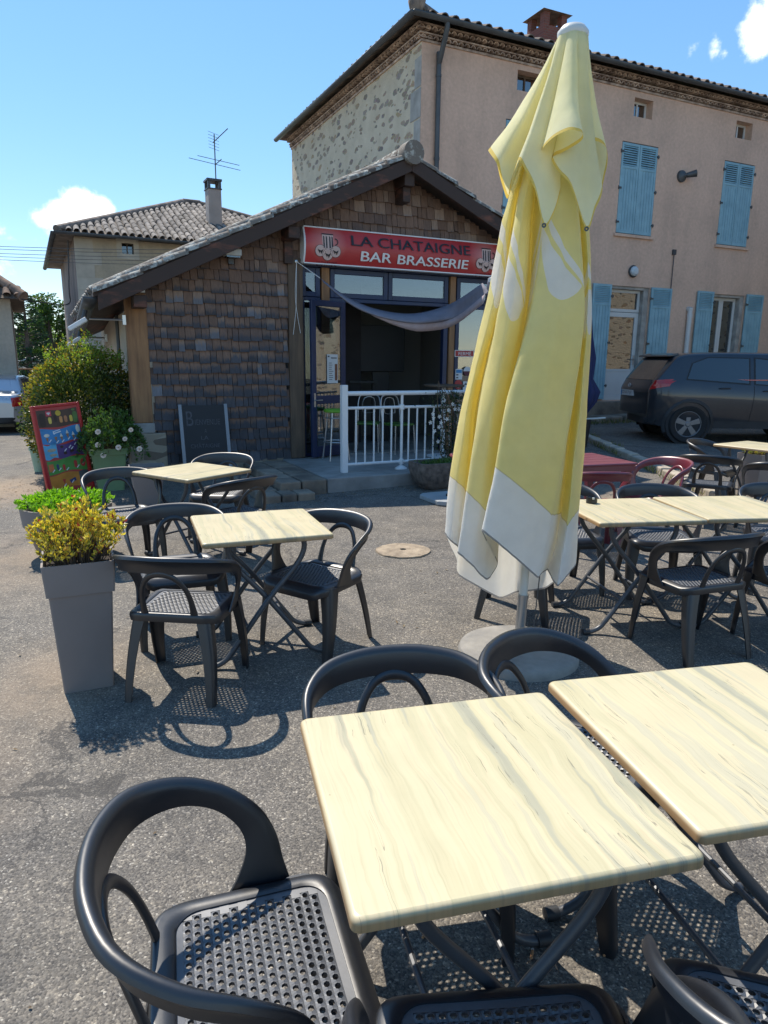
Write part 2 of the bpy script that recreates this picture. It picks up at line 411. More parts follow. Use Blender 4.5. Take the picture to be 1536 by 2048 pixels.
def wood_mat(name, a, bcol, sc=(14, 14, 1.1), rough=.7):
    m, nt, b = newmat(name); co = coords(nt, 'Object', sc)
    n1 = noise(nt, co, 1.0, 6, .65); co2 = coords(nt); n2 = noise(nt, co2, 2.0, 4)
    f = math_n(nt, 'ADD', math_n(nt, 'MULTIPLY', n1, .75), math_n(nt, 'MULTIPLY', n2, .25))
    rp = ramp(nt, [(.35, bcol), (.62, a)]); nt.links.new(f, rp.inputs[0]); nt.links.new(rp.outputs[0], b.inputs['Base Color'])
    b.inputs['Roughness'].default_value = rough; bump(nt, b, n1, .4, .006); return m
M_POST = wood_mat('weathered brown post', (.16, .105, .065), (.06, .042, .03))
M_POSTO = wood_mat('orange brown timber', (.36, .19, .085), (.17, .085, .04))
M_BARGE = wood_mat('dark brown bargeboard', (.16, .06, .036), (.048, .028, .021), (2.2, 2.2, 7)); M_BARGE.node_tree.nodes['Color Ramp'].color_ramp.elements[0].position = .53; M_BARGE.node_tree.nodes['Color Ramp'].color_ramp.elements[1].position = .63
M_WHITE = pm('white enamel', (.72, .73, .73), .35, .06, 3, .03, 50)
M_CHROME = pm('brushed steel', (.55, .56, .57), .3, .1, 4, .03, 80, metal=.9)
M_PLASTG = pm('anthracite plastic fitting', (.03, .032, .036), .5, .2, 5, .05, 60)
M_RED = pm('red sign face', (.40, .035, .035), .45, .12, 1.2, .02, 30)
M_BLACKT = pm('black lettering', (.022, .02, .024), .5, .1, 3, 0, 10)
M_WHITET = pm('white lettering', (.75, .74, .72), .5, .05, 3, 0, 10)
M_BRICK = None
def brick_mat():
    m, nt, b = newmat('red chimney brick'); co = coords(nt)
    mp = nd(nt, 'ShaderNodeMapping'); mp.inputs['Rotation'].default_value = (R(90), 0, 0); nt.links.new(co, mp.inputs[0])
    t = nd(nt, 'ShaderNodeTexBrick'); t.inputs['Scale'].default_value = 4.5; t.inputs['Color1'].default_value = (.24, .075, .05, 1); t.inputs['Color2'].default_value = (.17, .055, .04, 1); t.inputs['Mortar'].default_value = (.15, .12, .10, 1)
    nt.links.new(mp.outputs[0], t.inputs[0]); nt.links.new(t.outputs[0], b.inputs['Base Color']); b.inputs['Roughness'].default_value = .9; return m
M_BRICK = brick_mat()

# ------------------------------------------------------------------ ground
mb = MB()
xs = [-90, -60, -40, -28, -20] + [-14 + i for i in range(0, 33)] + [24, 32, 45, 70, 90]
ys = [-25, -12, -6, -3] + [i * 0.75 for i in range(-2, 54)] + [42, 50, 60]
mb.grid([[(x, y, ground_h(x, y)) for x in xs] for y in ys])
tag(mb.build('asphalt_ground', M_ASPH, smooth=180), kind='structure')
mb = MB()
rows = []
for i in range(0, 24):
    y = 24 + (i ** 1.9) * 1.6; row = []
    for j in range(-30, 31):
        x = j * (6 + y * 0.05)
        row.append((x, y, -0.75 + max(0, y - 26) * 0.012 + (max(0, y - 60) * 0.02 * (1 + .4 * sin(x * .012 + 1)))))
    rows.append(row)
mb.grid(rows)
tag(mb.build('meadow', M_GRASS, smooth=180), kind='structure')

# ------------------------------------------------------------------ frames
AZ = R(25.7)
EU = Vector((cos(AZ), sin(AZ), 0)); EV = Vector((-sin(AZ), cos(AZ), 0))
QB = Vector((-1.24, 10.42, 0)); QH = Vector((5.264, 17.248, 0))
def loc_on(q, px, py, v):
    """pixel -> (u, z) on the plane local y = v of the frame with origin q"""
    P = on_plane(px, py, q + EV * v, EV) - q
    return P.dot(EU), P.z
def to_loc(q, P): d = P - q; return Vector((d.dot(EU), d.dot(EV), P.z))
def B_(px, py, v=0.0): return loc_on(QB, px, py, v)
def H_(px, py, v=0.0): return loc_on(QH, px, py, v)

def wall_holes(mb, u0, u1, z0, z1, holes, y=0.0, depth=.28, mi=0):
    us = sorted(set([u0, u1] + [h[0] for h in holes] + [h[1] for h in holes]))
    zs = sorted(set([z0, z1] + [h[2] for h in holes] + [h[3] for h in holes]))
    for a, b in zip(us, us[1:]):
        for c, d in zip(zs, zs[1:]):
            mu, mz = (a + b) / 2, (c + d) / 2
            if any(h[0] < mu < h[1] and h[2] < mz < h[3] for h in holes): continue
            mb.add([(a, y, c), (b, y, c), (b, y, d), (a, y, d)], [(0, 1, 2, 3)], mi)
    for h in holes:
        a, b, c, d = h[:4]; q = y + depth
        mb.add([(a,y,c),(b,y,c),(b,y,d),(a,y,d),(a,q,c),(b,q,c),(b,q,d),(a,q,d)], [(0,4,5,1),(1,5,6,2),(2,6,7,3),(3,7,4,0)], mi)
def tile_row(mb, p0, p1, slope, n, r=.1, length=.4, arch=1.0, jit=0.0, segs=6, lift=0.0):
    """a row of half-round tiles from p0 to p1, each running along vector slope"""
    p0 = Vector(p0); p1 = Vector(p1); sl_ = Vector(slope).normalized(); d = (p1 - p0).normalized(); up = sl_.cross(d)
    if up.z < 0: up = -up
    for i in range(n):
        c = p0.lerp(p1, (i + .5) / n) + up * lift
        j = rnd.uniform(-jit, jit); rr = r * rnd.uniform(.95, 1.05)
        L = length if not callable(length) else length((i + .5) / n)
        if L <= 0: continue
        rows = []
        for s_ in (0, 1):
            q = c + sl_ * (j + L * s_); k = rr * (1 - .06 * s_)
            rows.append([q + d * (cos(a) * k) + up * (sin(a) * k * arch) for a in [pi * t / segs for t in range(segs + 1)]])
        rows2 = []
        for s_ in (0, 1):
            q = c + sl_ * (j + L * s_); k = rr * (1 - .06 * s_) - .018
            rows2.append([q + d * (cos(a) * k) + up * (sin(a) * k * arch) for a in [pi * t / segs for t in range(segs + 1)]])
        mb.grid(rows); mb.grid(rows2); mb.grid([rows[0], rows2[0]])
def shutter(parent, u0, u1, z0, z1, y, name='shutter', mats=None, split=.25, hinge=1):
    """one louvred plank shutter: frame part with louvres on top, planks below"""
    mb = MB(); t = .035; fw = .055; zl = z1 - (z1 - z0) * split
    mb.box((u0, y - t, z0), (u0 + fw, y, z1)); mb.box((u1 - fw, y - t, z0), (u1, y, z1))
    mb.box((u0 + fw, y - t, z1 - fw), (u1 - fw, y, z1)); mb.box((u0 + fw, y - t, zl - fw), (u1 - fw, y, zl))
    mb.box((u0 + fw, y - t, z0), (u1 - fw, y, z0 + fw * 1.3))
    sh = mb.build(name, M_BLUESH, parent, smooth=0, bevel=.003)
    mb = MB(); n = 9
    for i in range(n):
        zc = zl + (z1 - fw - zl) * (i + .5) / n
        mb.add([(u0+fw, y-.034, zc-.016), (u1-fw, y-.034, zc-.016), (u1-fw, y-.006, zc+.02), (u0+fw, y-.006, zc+.02),
                (u0+fw, y-.034, zc-.010), (u1-fw, y-.034, zc-.010), (u1-fw, y-.006, zc+.026), (u0+fw, y-.006, zc+.026)],
               [(0,1,2,3),(7,6,5,4),(0,4,5,1),(3,2,6,7),(0,3,7,4),(1,5,6,2)])
    mb.build('louvres', M_BLUESH, sh, smooth=0)
    mb = MB(); k = 5; wv = (u1 - u0 - 2 * fw)
    for i in range(k):
        a = u0 + fw + wv * i / k + .004; b = u0 + fw + wv * (i + 1) / k - .004
        mb.box((a, y - .026, z0 + fw * 1.3), (b, y - .006, zl - fw))
    mb.box((u0 + fw, y - .006, z0 + fw), (u1 - fw, y - .002, zl - fw))
    mb.build('planks', M_BLUESH, sh, smooth=0, bevel=.003)
    mb = MB()
    for zz in (z0 + .12 * (z1 - z0), z0 + .5 * (z1 - z0), z1 - .1 * (z1 - z0)):
        uu = u1 if hinge > 0 else u0
        mb.box((uu - .02, y - .055, zz - .02), (uu + .05, y - .036, zz + .02)); mb.tube([(uu + .03 * hinge, y - .045, zz - .04), (uu + .03 * hinge, y - .045, zz + .04)], .012, 6)
    mb.build('hinge', M_ZINC, sh)
    return sh

# ------------------------------------------------------------------ the pink two-storey house
house = thing('village_house', 'large pink rendered two-storey house with pale blue shutters and a rubble stone gable side', 'house', QH, AZ)
U0, U1 = -5.13, 9.5; DEP = 8.0; ZW = 7.72
attic = [(-2.86, -2.2, 7.2, 7.58), (.39, .96, 7.17, 7.56), (3.77, 4.36, 7.17, 7.56), (7.2, 7.8, 7.17, 7.56)]
up_sh = [(-3.1, -1.98), (.12, 1.24), (3.5, 4.62), (6.9, 8.0)]
door_h = (.10, 1.36, .74, 3.46); win_h = (3.57, 4.80, .74, 3.43)
mb = MB()
holes = attic + [(a, b, 4.63, 6.62) for a, b in up_sh] + [door_h, win_h]
wall_holes(mb, U0, U1, .15, ZW, holes)
mb.build('front_wall', M_PINK, house, smooth=0)
mb = MB(); mb.add([(U0, 0, .1), (U0, DEP, .1), (U0, DEP, ZW), (U0, 0, ZW)], [(0, 1, 2, 3)])
mb.build('stone_side_wall', M_RUBBLE, house, smooth=0)
mb = MB()
for i in range(13):
    h0 = .2 + i * .56; L = .42 if i % 2 else .26
    mb.box((U0 - .012, -.012, h0), (U0 + .10 - .1, L, h0 + .53))
mb.build('corner_quoins', pm('quoin stone', (.36, .33, .29), .9, .3, 3, .3, 30, island=.3), house, smooth=0, bevel=.01)
mb = MB(); mb.add([(U1, 0, .1), (U1, DEP, .1), (U1, DEP, ZW), (U1, 0, ZW), (U0, DEP, .1), (U0, DEP, ZW)], [(0, 1, 2, 3), (1, 4, 5, 2)])
mb.build('rear_wall', M_PINK, house, smooth=0)
mb = MB(); mb.box((U0 - .04, -.10, -.3), (U1, .25, .72)); mb.build('stone_plinth', M_STONE, house, smooth=0, bevel=.02)
mb = MB()
for i in range(16):
    a = -1.6 + i * .62; mb.box((a, -.62 + rnd.uniform(-.06, .06), -.2), (a + .6, -.1, .42 + rnd.uniform(-.06, .05)))
mb.build('stone_step', M_STONE, house, smooth=0, bevel=.04)
# genoise cornice: two courses of tile ends, front and side
mb = MB()
for k, (zz, ov) in enumerate([(7.74, .07), (7.865, .15)]):
    tile_row(mb, (U0 - ov, -ov, zz), (U1, -ov, zz), (0, 1, .0), int((U1 - U0) / .14), .062, .26, 1.0)
    tile_row(mb, (U0 - ov, -ov, zz), (U0 - ov, DEP, zz), (1, 0, 0), int(DEP / .14), .062, .26, 1.0)
    mb.box((U0 - ov - .02, -ov - .02, zz + .064), (U1, .1, zz + .088)); mb.box((U0 - ov - .02, .1, zz + .064), (U0 + .1, DEP, zz + .088))
mb.box((U0 - .03, -.03, 7.69), (U1, .05, 7.73)); mb.box((U0 - .03, .05, 7.69), (U0 + .05, DEP, 7.73))
mb.build('genoise_cornice', M_TERRA, house, smooth=40)
# roof (hip) with tile covers
EO = .32; ZE = 8.0; PIT = math.tan(R(19)); hy = (DEP + EO) / 2
mb = MB()
a0 = (U0 - EO, -EO, ZE); a1 = (U1 + .4, -EO, ZE); a2 = (U1 + .4, DEP + EO, ZE); a3 = (U0 - EO, DEP + EO, ZE)
zr = ZE + (DEP / 2 + EO) * PIT; r0 = (U0 - EO + DEP / 2 + EO, DEP / 2, zr); r1 = (U1 + .4 - DEP / 2 - EO, DEP / 2, zr)
mb.add([a0, a1, a2, a3, r0, r1], [(0, 1, 5, 4), (1, 2, 5), (2, 3, 4, 5), (3, 0, 4)])
mb.build('roof', M_TILE, house, smooth=0)
mb = MB(); W_ = U1 + .4 - (U0 - EO)
def lf(t):
    u = t * W_; return max(.3, min(DEP / 2 + EO, u, W_ - u) / cos(R(19)))
tile_row(mb, a0, a1, (0, 1, PIT), int(W_ / .25), .095, lf, 1.0, .02, lift=.02)
tile_row(mb, a0, a3, (1, 0, PIT), int((DEP + 2 * EO) / .25), .095, lambda t: max(.3, min(t, 1 - t) * (DEP + 2 * EO)), 1.0, .02, lift=.02)
mb.build('roof_tiles', M_TILE, house, smooth=50)
mb = MB()
mb.tube([Vector(a0) + Vector((-.02, -.02, .12)), Vector(r0) + Vector((0, 0, .1))], .12, 8)
mb.lathe([(.0, .30), (.12, .27), (.17, .17), (.14, .05), (.10, -.05)], 10, M=Matrix.Translation((U0 - EO + .06, -EO + .06, ZE + .05)))
mb.build('hip_ridge', M_TILE, house, smooth=60)
# gutter and downpipe
mb = MB()
def halfgut(mb, p0, p1, outv, r=.07):
    p0 = Vector(p0); p1 = Vector(p1); rows = []
    for p in (p0, p1): rows.append([p + Vector(outv) * (cos(a) * r) + Vector((0, 0, sin(a) * r)) for a in [pi + pi * t / 8 for t in range(9)]])
    mb.grid(rows)
    for p in (0, 1): mb.add(rows[p], [tuple(range(9))])
halfgut(mb, (U0 - EO - .08, -EO - .06, ZE), (U1 + .4, -EO - .06, ZE), (0, -1, 0)); halfgut(mb, (U0 - EO - .06, -EO - .08, ZE), (U0 - EO - .06, DEP + EO, ZE), (-1, 0, 0))
mb.build('gutter', M_ZINC, house, smooth=60, solid=.004)
mb = MB()
ud = -4.78
mb.tube(crom([Vector(p) for p in [(ud, -EO - .04, 7.95), (ud, -EO - .02, 7.82), (ud, -.2, 7.55), (ud, -.075, 7.3), (ud, -.07, 7.0), (ud, -.07, .5)]], 4), .05, 10)
for zz in (7.1, 5.6, 4.1, 2.6): mb.tube([(ud, -.07, zz), (ud, -.07, zz + .05)], .058, 10)
mb.build('downpipe', M_ZINC, house, smooth=60)
# attic windows
for (a, b, c, d) in attic:
    mb = MB(); y = .2
    mb.box((a, y, c), (a + .05, y + .05, d)); mb.box((b - .05, y, c), (b, y + .05, d)); mb.box((a + .05, y, c), (b - .05, y + .05, c + .05)); mb.box((a + .05, y, d - .05), (b - .05, y + .05, d))
    mb.box(((a + b) / 2 - .02, y, c + .05), ((a + b) / 2 + .02, y + .05, d - .05))
    f = mb.build('attic_window', M_PVC if a > 0 else M_POST, house, smooth=0, bevel=.004)
    mb = MB(); mb.box((a + .05, y + .02, c + .05), (b - .05, y + .028, d - .05)); mb.build('pane', M_GLASSD, f, smooth=0)
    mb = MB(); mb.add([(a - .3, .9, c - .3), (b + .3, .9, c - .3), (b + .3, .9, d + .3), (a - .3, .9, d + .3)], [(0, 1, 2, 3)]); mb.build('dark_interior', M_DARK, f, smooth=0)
# closed shutters upstairs
for (a, b) in up_sh:
    m_ = (a + b) / 2
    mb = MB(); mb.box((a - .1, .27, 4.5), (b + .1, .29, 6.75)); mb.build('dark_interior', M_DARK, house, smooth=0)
    s1 = shutter(house, a + .01, m_ - .006, 4.65, 6.60, .03, hinge=-1); s2 = shutter(house, m_ + .006, b - .01, 4.65, 6.60, .03, hinge=1)
    mb = MB(); mb.box((a - .06, -.05, 4.56), (b + .06, .2, 4.63)); mb.build('window_sill', M_PINK, house, smooth=0, bevel=.01)
# open shutters on the ground floor
for (a, b, h) in [(-.48, .085, 1), (1.375, 2.06, -1), (2.98, 3.56, 1), (4.82, 5.48, -1)]:
    shutter(house, a, b, .78, 3.47, -.03, split=.16, hinge=h)
# stone reveals
M_REV = pm('grey reveal stone', (.40, .37, .33), .9, .4, 4, .4, 30)
for (h, w_) in ((door_h, .16), (win_h, .14)):
    mb = MB(); mb.box((h[1] - w_, .03, h[2]), (h[1] + .002, .262, h[3] - .002)); mb.box((h[0] + .002, .03, h[3] - .07), (h[1] - w_, .262, h[3] - .002))
    mb.build('stone_reveal', M_REV, house, smooth=0, bevel=.01)
# white door with transom
def framed(parent, name, u0, u1, z0, z1, y, fw, mat, glass, t=.06, gname='pane'):
    mb = MB()
    mb.box((u0, y, z0), (u0 + fw, y + t, z1)); mb.box((u1 - fw, y, z0), (u1, y + t, z1)); mb.box((u0 + fw, y, z0), (u1 - fw, y + t, z0 + fw)); mb.box((u0 + fw, y, z1 - fw), (u1 - fw, y + t, z1))
    f = mb.build(name, mat, parent, smooth=0, bevel=.006)
    if glass:
        mb = MB(); mb.box((u0 + fw, y + t * .4, z0 + fw), (u1 - fw, y + t * .4 + .008, z1 - fw)); mb.build(gname, glass, f, smooth=0)
    return f
dr = framed(house, 'front_door', .10, 1.20, .74, 2.86, .14, .11, M_PVC, None)
mb = MB(); mb.box((.21, .165, 1.50), (1.09, .175, 2.75)); mb.build('pane', M_GLASSD, dr, smooth=0)
mb = MB(); mb.box((.21, .155, .85), (1.09, .18, 1.44)); mb.box((.21, .148, 1.44), (1.09, .19, 1.50)); mb.build('door_panel', M_PVC, dr, smooth=0, bevel=.005)
mb = MB(); mb.box((1.12, .115, 1.6), (1.16, .14, 1.84)); mb.tube([(1.14, .10, 1.74), (1.03, .09, 1.74)], .011, 8); mb.build('door_handle', M_CHROME, dr)
framed(house, 'transom_window', .10, 1.20, 2.87, 3.39, .14, .07, M_PVC, M_GLASSD)
wf = framed(house, 'french_window', 3.57, 4.12, .76, 3.36, .16, .075, M_PVC, M_GLASSD); framed(house, 'french_window', 4.125, 4.66, .76, 3.36, .16, .075, M_PVC, M_GLASSD)
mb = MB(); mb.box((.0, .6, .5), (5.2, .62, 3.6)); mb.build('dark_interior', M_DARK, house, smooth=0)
# chimney
mb = MB(); v0 = 2.2
ca, za = H_(1066, 74, v0); cb, zb = H_(1122, 74, v0); zt = H_(1090, 30, v0)[1]
uc = (ca + cb) / 2; wd = .34
mb.box((uc - wd, v0 - .3, 8.0), (uc + wd, v0 + .36, zt - .34))
for sx in (-1, 1):
    for sy in (-1, 1):
        mb.box((uc + sx * (wd - .08) - .08, v0 + .03 + sy * .25 - .08, zt - .34), (uc + sx * (wd - .08) + .08, v0 + .03 + sy * .25 + .08, zt - .06))
ch = mb.build('chimney', M_BRICK, house, smooth=0)
mb = MB(); q = [(uc - wd - .1, v0 - .4, zt - .06), (uc + wd + .1, v0 - .4, zt - .06), (uc + wd + .1, v0 + .46, zt - .06), (uc - wd - .1, v0 + .46, zt - .06), (uc - .1, v0 + .03, zt + .12), (uc + .1, v0 + .03, zt + .12)]
mb.add(q, [(0, 1, 5, 4), (1, 2, 5), (2, 3, 4, 5), (3, 0, 4), (3, 2, 1, 0)]); mb.build('chimney_cap', M_TILE, ch, smooth=0, bevel=.015)
# things fixed to the pink facade
def hang(name, label, cat, u, z): return thing(name, label, cat, QH + EU * u + Vector((0, 0, z)), AZ)
t = hang('wall_lamp', 'round bulkhead lamp on the pink wall above the white door', 'lamp', *H_(1265, 543))
mb = MB(); mb.lathe([(.0, 0), (.135, 0), (.145, .03), (.13, .05)], 24, M=Matrix.Rotation(R(90), 4, 'X')); mb.build('lamp_base', M_ZINC, t)
mb = MB(); mb.lathe([(.118, .05), (.11, .09), (.07, .125), (0, .135)], 24, M=Matrix.Rotation(R(90), 4, 'X')); mb.build('lamp_glass', pm('frosted lamp glass', (.55, .6, .62), .25, .05), t)
t = hang('wall_spotlight', 'dark round spotlight projecting from the pink wall between the upper shutters', 'lamp', *H_(1362, 353))
mb = MB(); mb.lathe([(0, 0), (.14, 0), (.13, .05), (.05, .09), (0, .1)], 18, M=Matrix.Rotation(R(90), 4, 'X')); mb.build('lamp_base', M_ZINC, t)
mb = MB(); mb.tube([(0, -.05, 0), (.10, -.14, .02)], [.04, .05], 10); mb.tube([(.06, -.12, .01), (.24, -.24, .05)], [.055, .085], 12); mb.build('lamp_head', M_ZINC, t)
t = hang('wall_cable', 'thin cable in white conduit running down the pink wall right of the door shutters', 'cable', *H_(1327, 715))
ue, ze = H_(1348, 510); u2, z2 = H_(1327, 715); mb = MB()
mb.tube([(0, -.03, -.9), (0, -.03, 1.5)], .014, 6); mb.build('conduit', M_PVC, t)
mb = MB(); mb.tube([(0, -.03, 1.5), (0, -.03, ze - z2)], .012, 6); mb.box((-.05, -.05, ze - z2), (.05, 0, ze - z2 + .12)); mb.build('wire', M_ZINC, t)
up_, zp = H_(1377, 620); t = thing('drain_pipe', 'white plastic drain pipe on the pink wall left of the window shutter', 'pipe', QH + EU * (up_ - .02), AZ)
mb = MB(); mb.tube(crom([Vector(p) for p in [(0, -.07, .4), (0, -.07, zp - .15), (0, -.07, zp - .04), (0, -.02, zp + .02), (0, .02, zp + .02)]], 5), .06, 12); mb.build('pipe_run', M_PVC, t)
mb = MB(); mb.tube([(0, -.07, zp - .2), (0, -.07, zp - .1)], .068, 12); mb.build('pipe_socket', M_PVC, t)
# ------------------------------------------------------------------ the shingled bar
bar = thing('bar_building', 'low wooden shingled brasserie with a gabled tile roof and dark blue shopfront', 'bar', QB, AZ)
OV = .45                                        # rake overhang in front of the facade
ur, zr_ = B_(825, 306, -OV); uL, zL = B_(186, 584, -OV); uR0, zR0 = B_(1015, 440, -OV)
SLO = (zr_ - zL) / (ur - uL); SRO = (zr_ - zR0) / (uR0 - ur)
UR = 3.62                                       # right eave
zRt = zr_ - SRO * (UR - ur)
def roof_z(u): return zr_ - SLO * (ur - u) if u < ur else zr_ - SRO * (u - ur)
BTH = .24                                       # roof build-up thickness
def shingle_mat():
    m, nt, b = newmat('weathered wooden shingle')
    g = nd(nt, 'ShaderNodeNewGeometry'); tc = nd(nt, 'ShaderNodeTexCoord')
    sep = nd(nt, 'ShaderNodeSeparateXYZ'); nt.links.new(tc.outputs['UV'], sep.inputs[0])
    co = tc.outputs['Object']; z = nd(nt, 'ShaderNodeSeparateXYZ'); nt.links.new(co, z.inputs[0])
    mp = nd(nt, 'ShaderNodeMapping'); mp.inputs['Scale'].default_value = (40, 40, 3); nt.links.new(co, mp.inputs[0])
    streak = noise(nt, mp.outputs[0], 1.0, 5, .6)
    col = ramp(nt, [(0, (.155, .092, .063)), (.35, (.225, .135, .092)), (.6, (.135, .085, .065)), (.8, (.19, .12, .087)), (1, (.32, .22, .16))]); nt.links.new(g.outputs['Random Per Island'], col.inputs[0])
    gry = ramp(nt, [(0, (.038, .037, .043)), (.5, (.068, .066, .076)), (.8, (.048, .044, .048)), (.93, (.085, .084, .095)), (1, (.19, .19, .21))]); nt.links.new(g.outputs['Random Per Island'], gry.inputs[0])
    # weathering: lower shingles and lower halves go grey, the sheltered gable stays brown
    hgt = math_n(nt, 'MULTIPLY_ADD', z.outputs[2], -.36, 1.34)
    f = math_n(nt, 'ADD', math_n(nt, 'ADD', hgt, math_n(nt, 'MULTIPLY', sep.outputs[1], -1.0)), math_n(nt, 'MULTIPLY_ADD', streak, 1.5, -.6))
    f = math_n(nt, 'ADD', f, math_n(nt, 'MULTIPLY_ADD', g.outputs['Random Per Island'], .5, -.25))
    rp = ramp(nt, [(.25, (0, 0, 0)), (.6, (1, 1, 1))]); nt.links.new(f, rp.inputs[0])
    c = mixc(nt, rp.outputs[0], col.outputs[0], gry.outputs[0])
    k = ramp(nt, [(.3, (.75, .75, .75)), (.7, (1.2, 1.2, 1.2))]); nt.links.new(streak, k.inputs[0])
    c = mixc(nt, 1.0, c, k.outputs[0], 'MULTIPLY')
    nt.links.new(c, b.inputs['Base Color']); b.inputs['Roughness'].default_value = .72
    bump(nt, b, streak, .5, .006); return m
M_SHING = shingle_mat()
SF = (.0, 3.38)                                 # shopfront opening in u
ZS = 3.0                                        # top of the shopfront
mb = MB(); uvs = []
rowh = .155; z = .22; row = 0
while z < zr_ - .3:
    u = -2.2 + rnd.uniform(-.1, 0)
    while u < UR - .1:
        wd = rnd.choice((.07, .085, .10, .11, .12, .135, .15, .17)); a, b2 = u + .0035, u + wd - .0035; u += wd
        zt_ = z + rowh * 1.5; zb_ = z + rnd.uniform(-.02, .012)
        lim = min(roof_z(a), roof_z(b2)) - BTH + .1
        if zb_ > lim or b2 < -2.1 or a < -2.14 and z < .8: continue
        zt_ = min(zt_, lim)
        if z < ZS - .02 and -.20 < (a + b2) / 2 < 3.45: continue
        t0 = .018 + rnd.uniform(0, .014); t1 = .004; tw = rnd.uniform(-.004, .004); rt = rnd.uniform(-.004, .004)
        yb = -.030 - t0; y1 = -.012
        mb.add([(a, yb + tw, zb_ + rt), (b2, yb - tw, zb_ - rt), (b2, y1, zt_), (a, y1, zt_), (a, yb + tw + .018, zb_ + rt), (b2, yb - tw + .018, zb_ - rt)],
               [(0, 1, 2, 3), (0, 4, 5, 1), (0, 3, 4), (1, 5, 2)])
        uvs += [(0, 0), (1, 0), (1, 1.5), (0, 1.5), (0, 0), (1, 0)]
    z += rowh; row += 1
mb.build('shingle_cladding', M_SHING, bar, smooth=0, uvs=uvs, fixn=False)
mb = MB()
# backing wall behind the shingles (gable shape with shopfront opening) and side walls
mb.add([(-2.1, 0, 0), (SF[0] - .2, 0, 0), (SF[0] - .2, 0, ZS), (-1.4, 0, ZS), (-2.1, 0, roof_z(-2.1) - .1)], [(0, 1, 2, 3, 4)])
mb.add([(-1.4, 0, ZS), (UR - .15, 0, ZS), (UR - .15, 0, roof_z(UR) - .1), (ur, 0, zr_ - .15), (-1.4, 0, roof_z(-1.4) - .1)], [(0, 1, 2, 3, 4)]) if roof_z(UR) - .1 > ZS else mb.add([(-2.1, 0, ZS), (UR - .3, 0, ZS), (ur, 0, zr_ - .15), (-2.1, 0, roof_z(-2.1) - .1)], [(0, 1, 2, 3)])
mb.build('backing_wall', M_DARK, bar, smooth=0)
mb = MB(); D1 = 5.6
mb.box((-2.32, .3, 0), (-2.1, D1, 2.3)); mb.build('side_wall', M_BEIGE, bar, smooth=0); mb = MB(); mb.box((SF[1] + .1, .1, 0), (UR - .2, 3.3, 2.9)); mb.build('side_wall', M_BEIGE, bar, smooth=0)
mb = MB(); mb.tube([(-2.335, 1.9, .5), (-2.335, 1.9, 2.3)], .035, 8); mb.build('wall_pipe', M_ZINC, bar)
# stone base at the left corner
def stonewall_mat():
    m, nt, b = newmat('pale base stones'); co = coords(nt)
    v = nd(nt, 'ShaderNodeTexVoronoi', feature='F1'); mp = nd(nt, 'ShaderNodeMapping'); mp.inputs['Scale'].default_value = (3, 3, 8); nt.links.new(co, mp.inputs[0]); nt.links.new(mp.outputs[0], v.inputs['Vector']); v.inputs['Scale'].default_value = 1.2
    s = nd(nt, 'ShaderNodeSeparateColor'); nt.links.new(v.outputs['Color'], s.inputs[0])
    rp = ramp(nt, [(0, (.16, .12, .09)), (.5, (.36, .30, .22)), (1, (.44, .38, .29))]); nt.links.new(s.outputs[0], rp.inputs[0])
    nt.links.new(rp.outputs[0], b.inputs['Base Color']); b.inputs['Roughness'].default_value = .9; bump(nt, b, noise(nt, co, 20, 4), .6, .02); return m
M_BASEST = stonewall_mat()
mb = MB(); mb.box((-2.46, -.06, -.1), (-1.98, .3, .66)); mb.box((-1.98, -.05, -.1), (-.2, .02, .235))
mb.build('stone_base', M_BASEST, bar, smooth=0, bevel=.015)
mb = MB(); mb.box((-2.42, -.06, .66), (-2.12, .24, .80)); mb.build('pad_stone', M_CONC, bar, smooth=0, bevel=.015)
# posts
mb = MB(); mb.box((-2.40, -.055, .80), (-2.14, .15, roof_z(-2.27) - .2)); mb.build('corner_post', M_POSTO, bar, smooth=0, bevel=.012)
mb = MB(); mb.box((-.20, -.075, .215), (.02, .1, 3.06)); mb.build('door_post', M_POST, bar, smooth=0, bevel=.01)
for hgt in (.95, 1.75, 2.7):
    pass
# roof: two slopes, bargeboards, rafters, ridge
mb = MB(); D2 = 6.5; D3 = 3.2; th = .06
def slab(mb, ua, za, ub, zb, v0, v1, dz=0, th=th):
    mb.add([(ua, v0, za + dz), (ub, v0, zb + dz), (ub, v1, zb + dz), (ua, v1, za + dz), (ua, v0, za - th + dz), (ub, v0, zb - th + dz), (ub, v1, zb - th + dz), (ua, v1, za - th + dz)],
           [(0, 1, 2, 3), (7, 6, 5, 4), (0, 4, 5, 1), (1, 5, 6, 2), (2, 6, 7, 3), (3, 7, 4, 0)])
slab(mb, uL, zL, ur, zr_, -OV + .03, D2); slab(mb, ur, zr_, UR, zRt, -OV + .03, D3)
mb.build('roof_deck', M_BARGE, bar, smooth=0)
def barge(ua, ub):
    mb = MB(); za, zb = roof_z(ua) - .045, roof_z(ub) - .045; hgt = .195
    mb.add([(ua, -OV, za), (ub, -OV, zb), (ub, -OV, zb - hgt), (ua, -OV, za - hgt), (ua, -OV + .05, za), (ub, -OV + .05, zb), (ub, -OV + .05, zb - hgt), (ua, -OV + .05, za - hgt)],
           [(0, 1, 2, 3), (7, 6, 5, 4), (0, 4, 5, 1), (1, 5, 6, 2), (2, 6, 7, 3), (3, 7, 4, 0)])
    mb.build('bargeboard', M_BARGE, bar, smooth=0, bevel=.006)
barge(uL + .05, ur - .002); barge(ur + .002, UR)
mb = MB()
mb.box((ur - .08, -OV + .07, zr_ - .42), (ur + .08, .3, zr_ - .20)); mb.box((ur - .06, -.3, zr_ - .62), (ur + .06, -.03, zr_ - .42)); mb.build('purlin', M_BARGE, bar, smooth=0, bevel=.008)
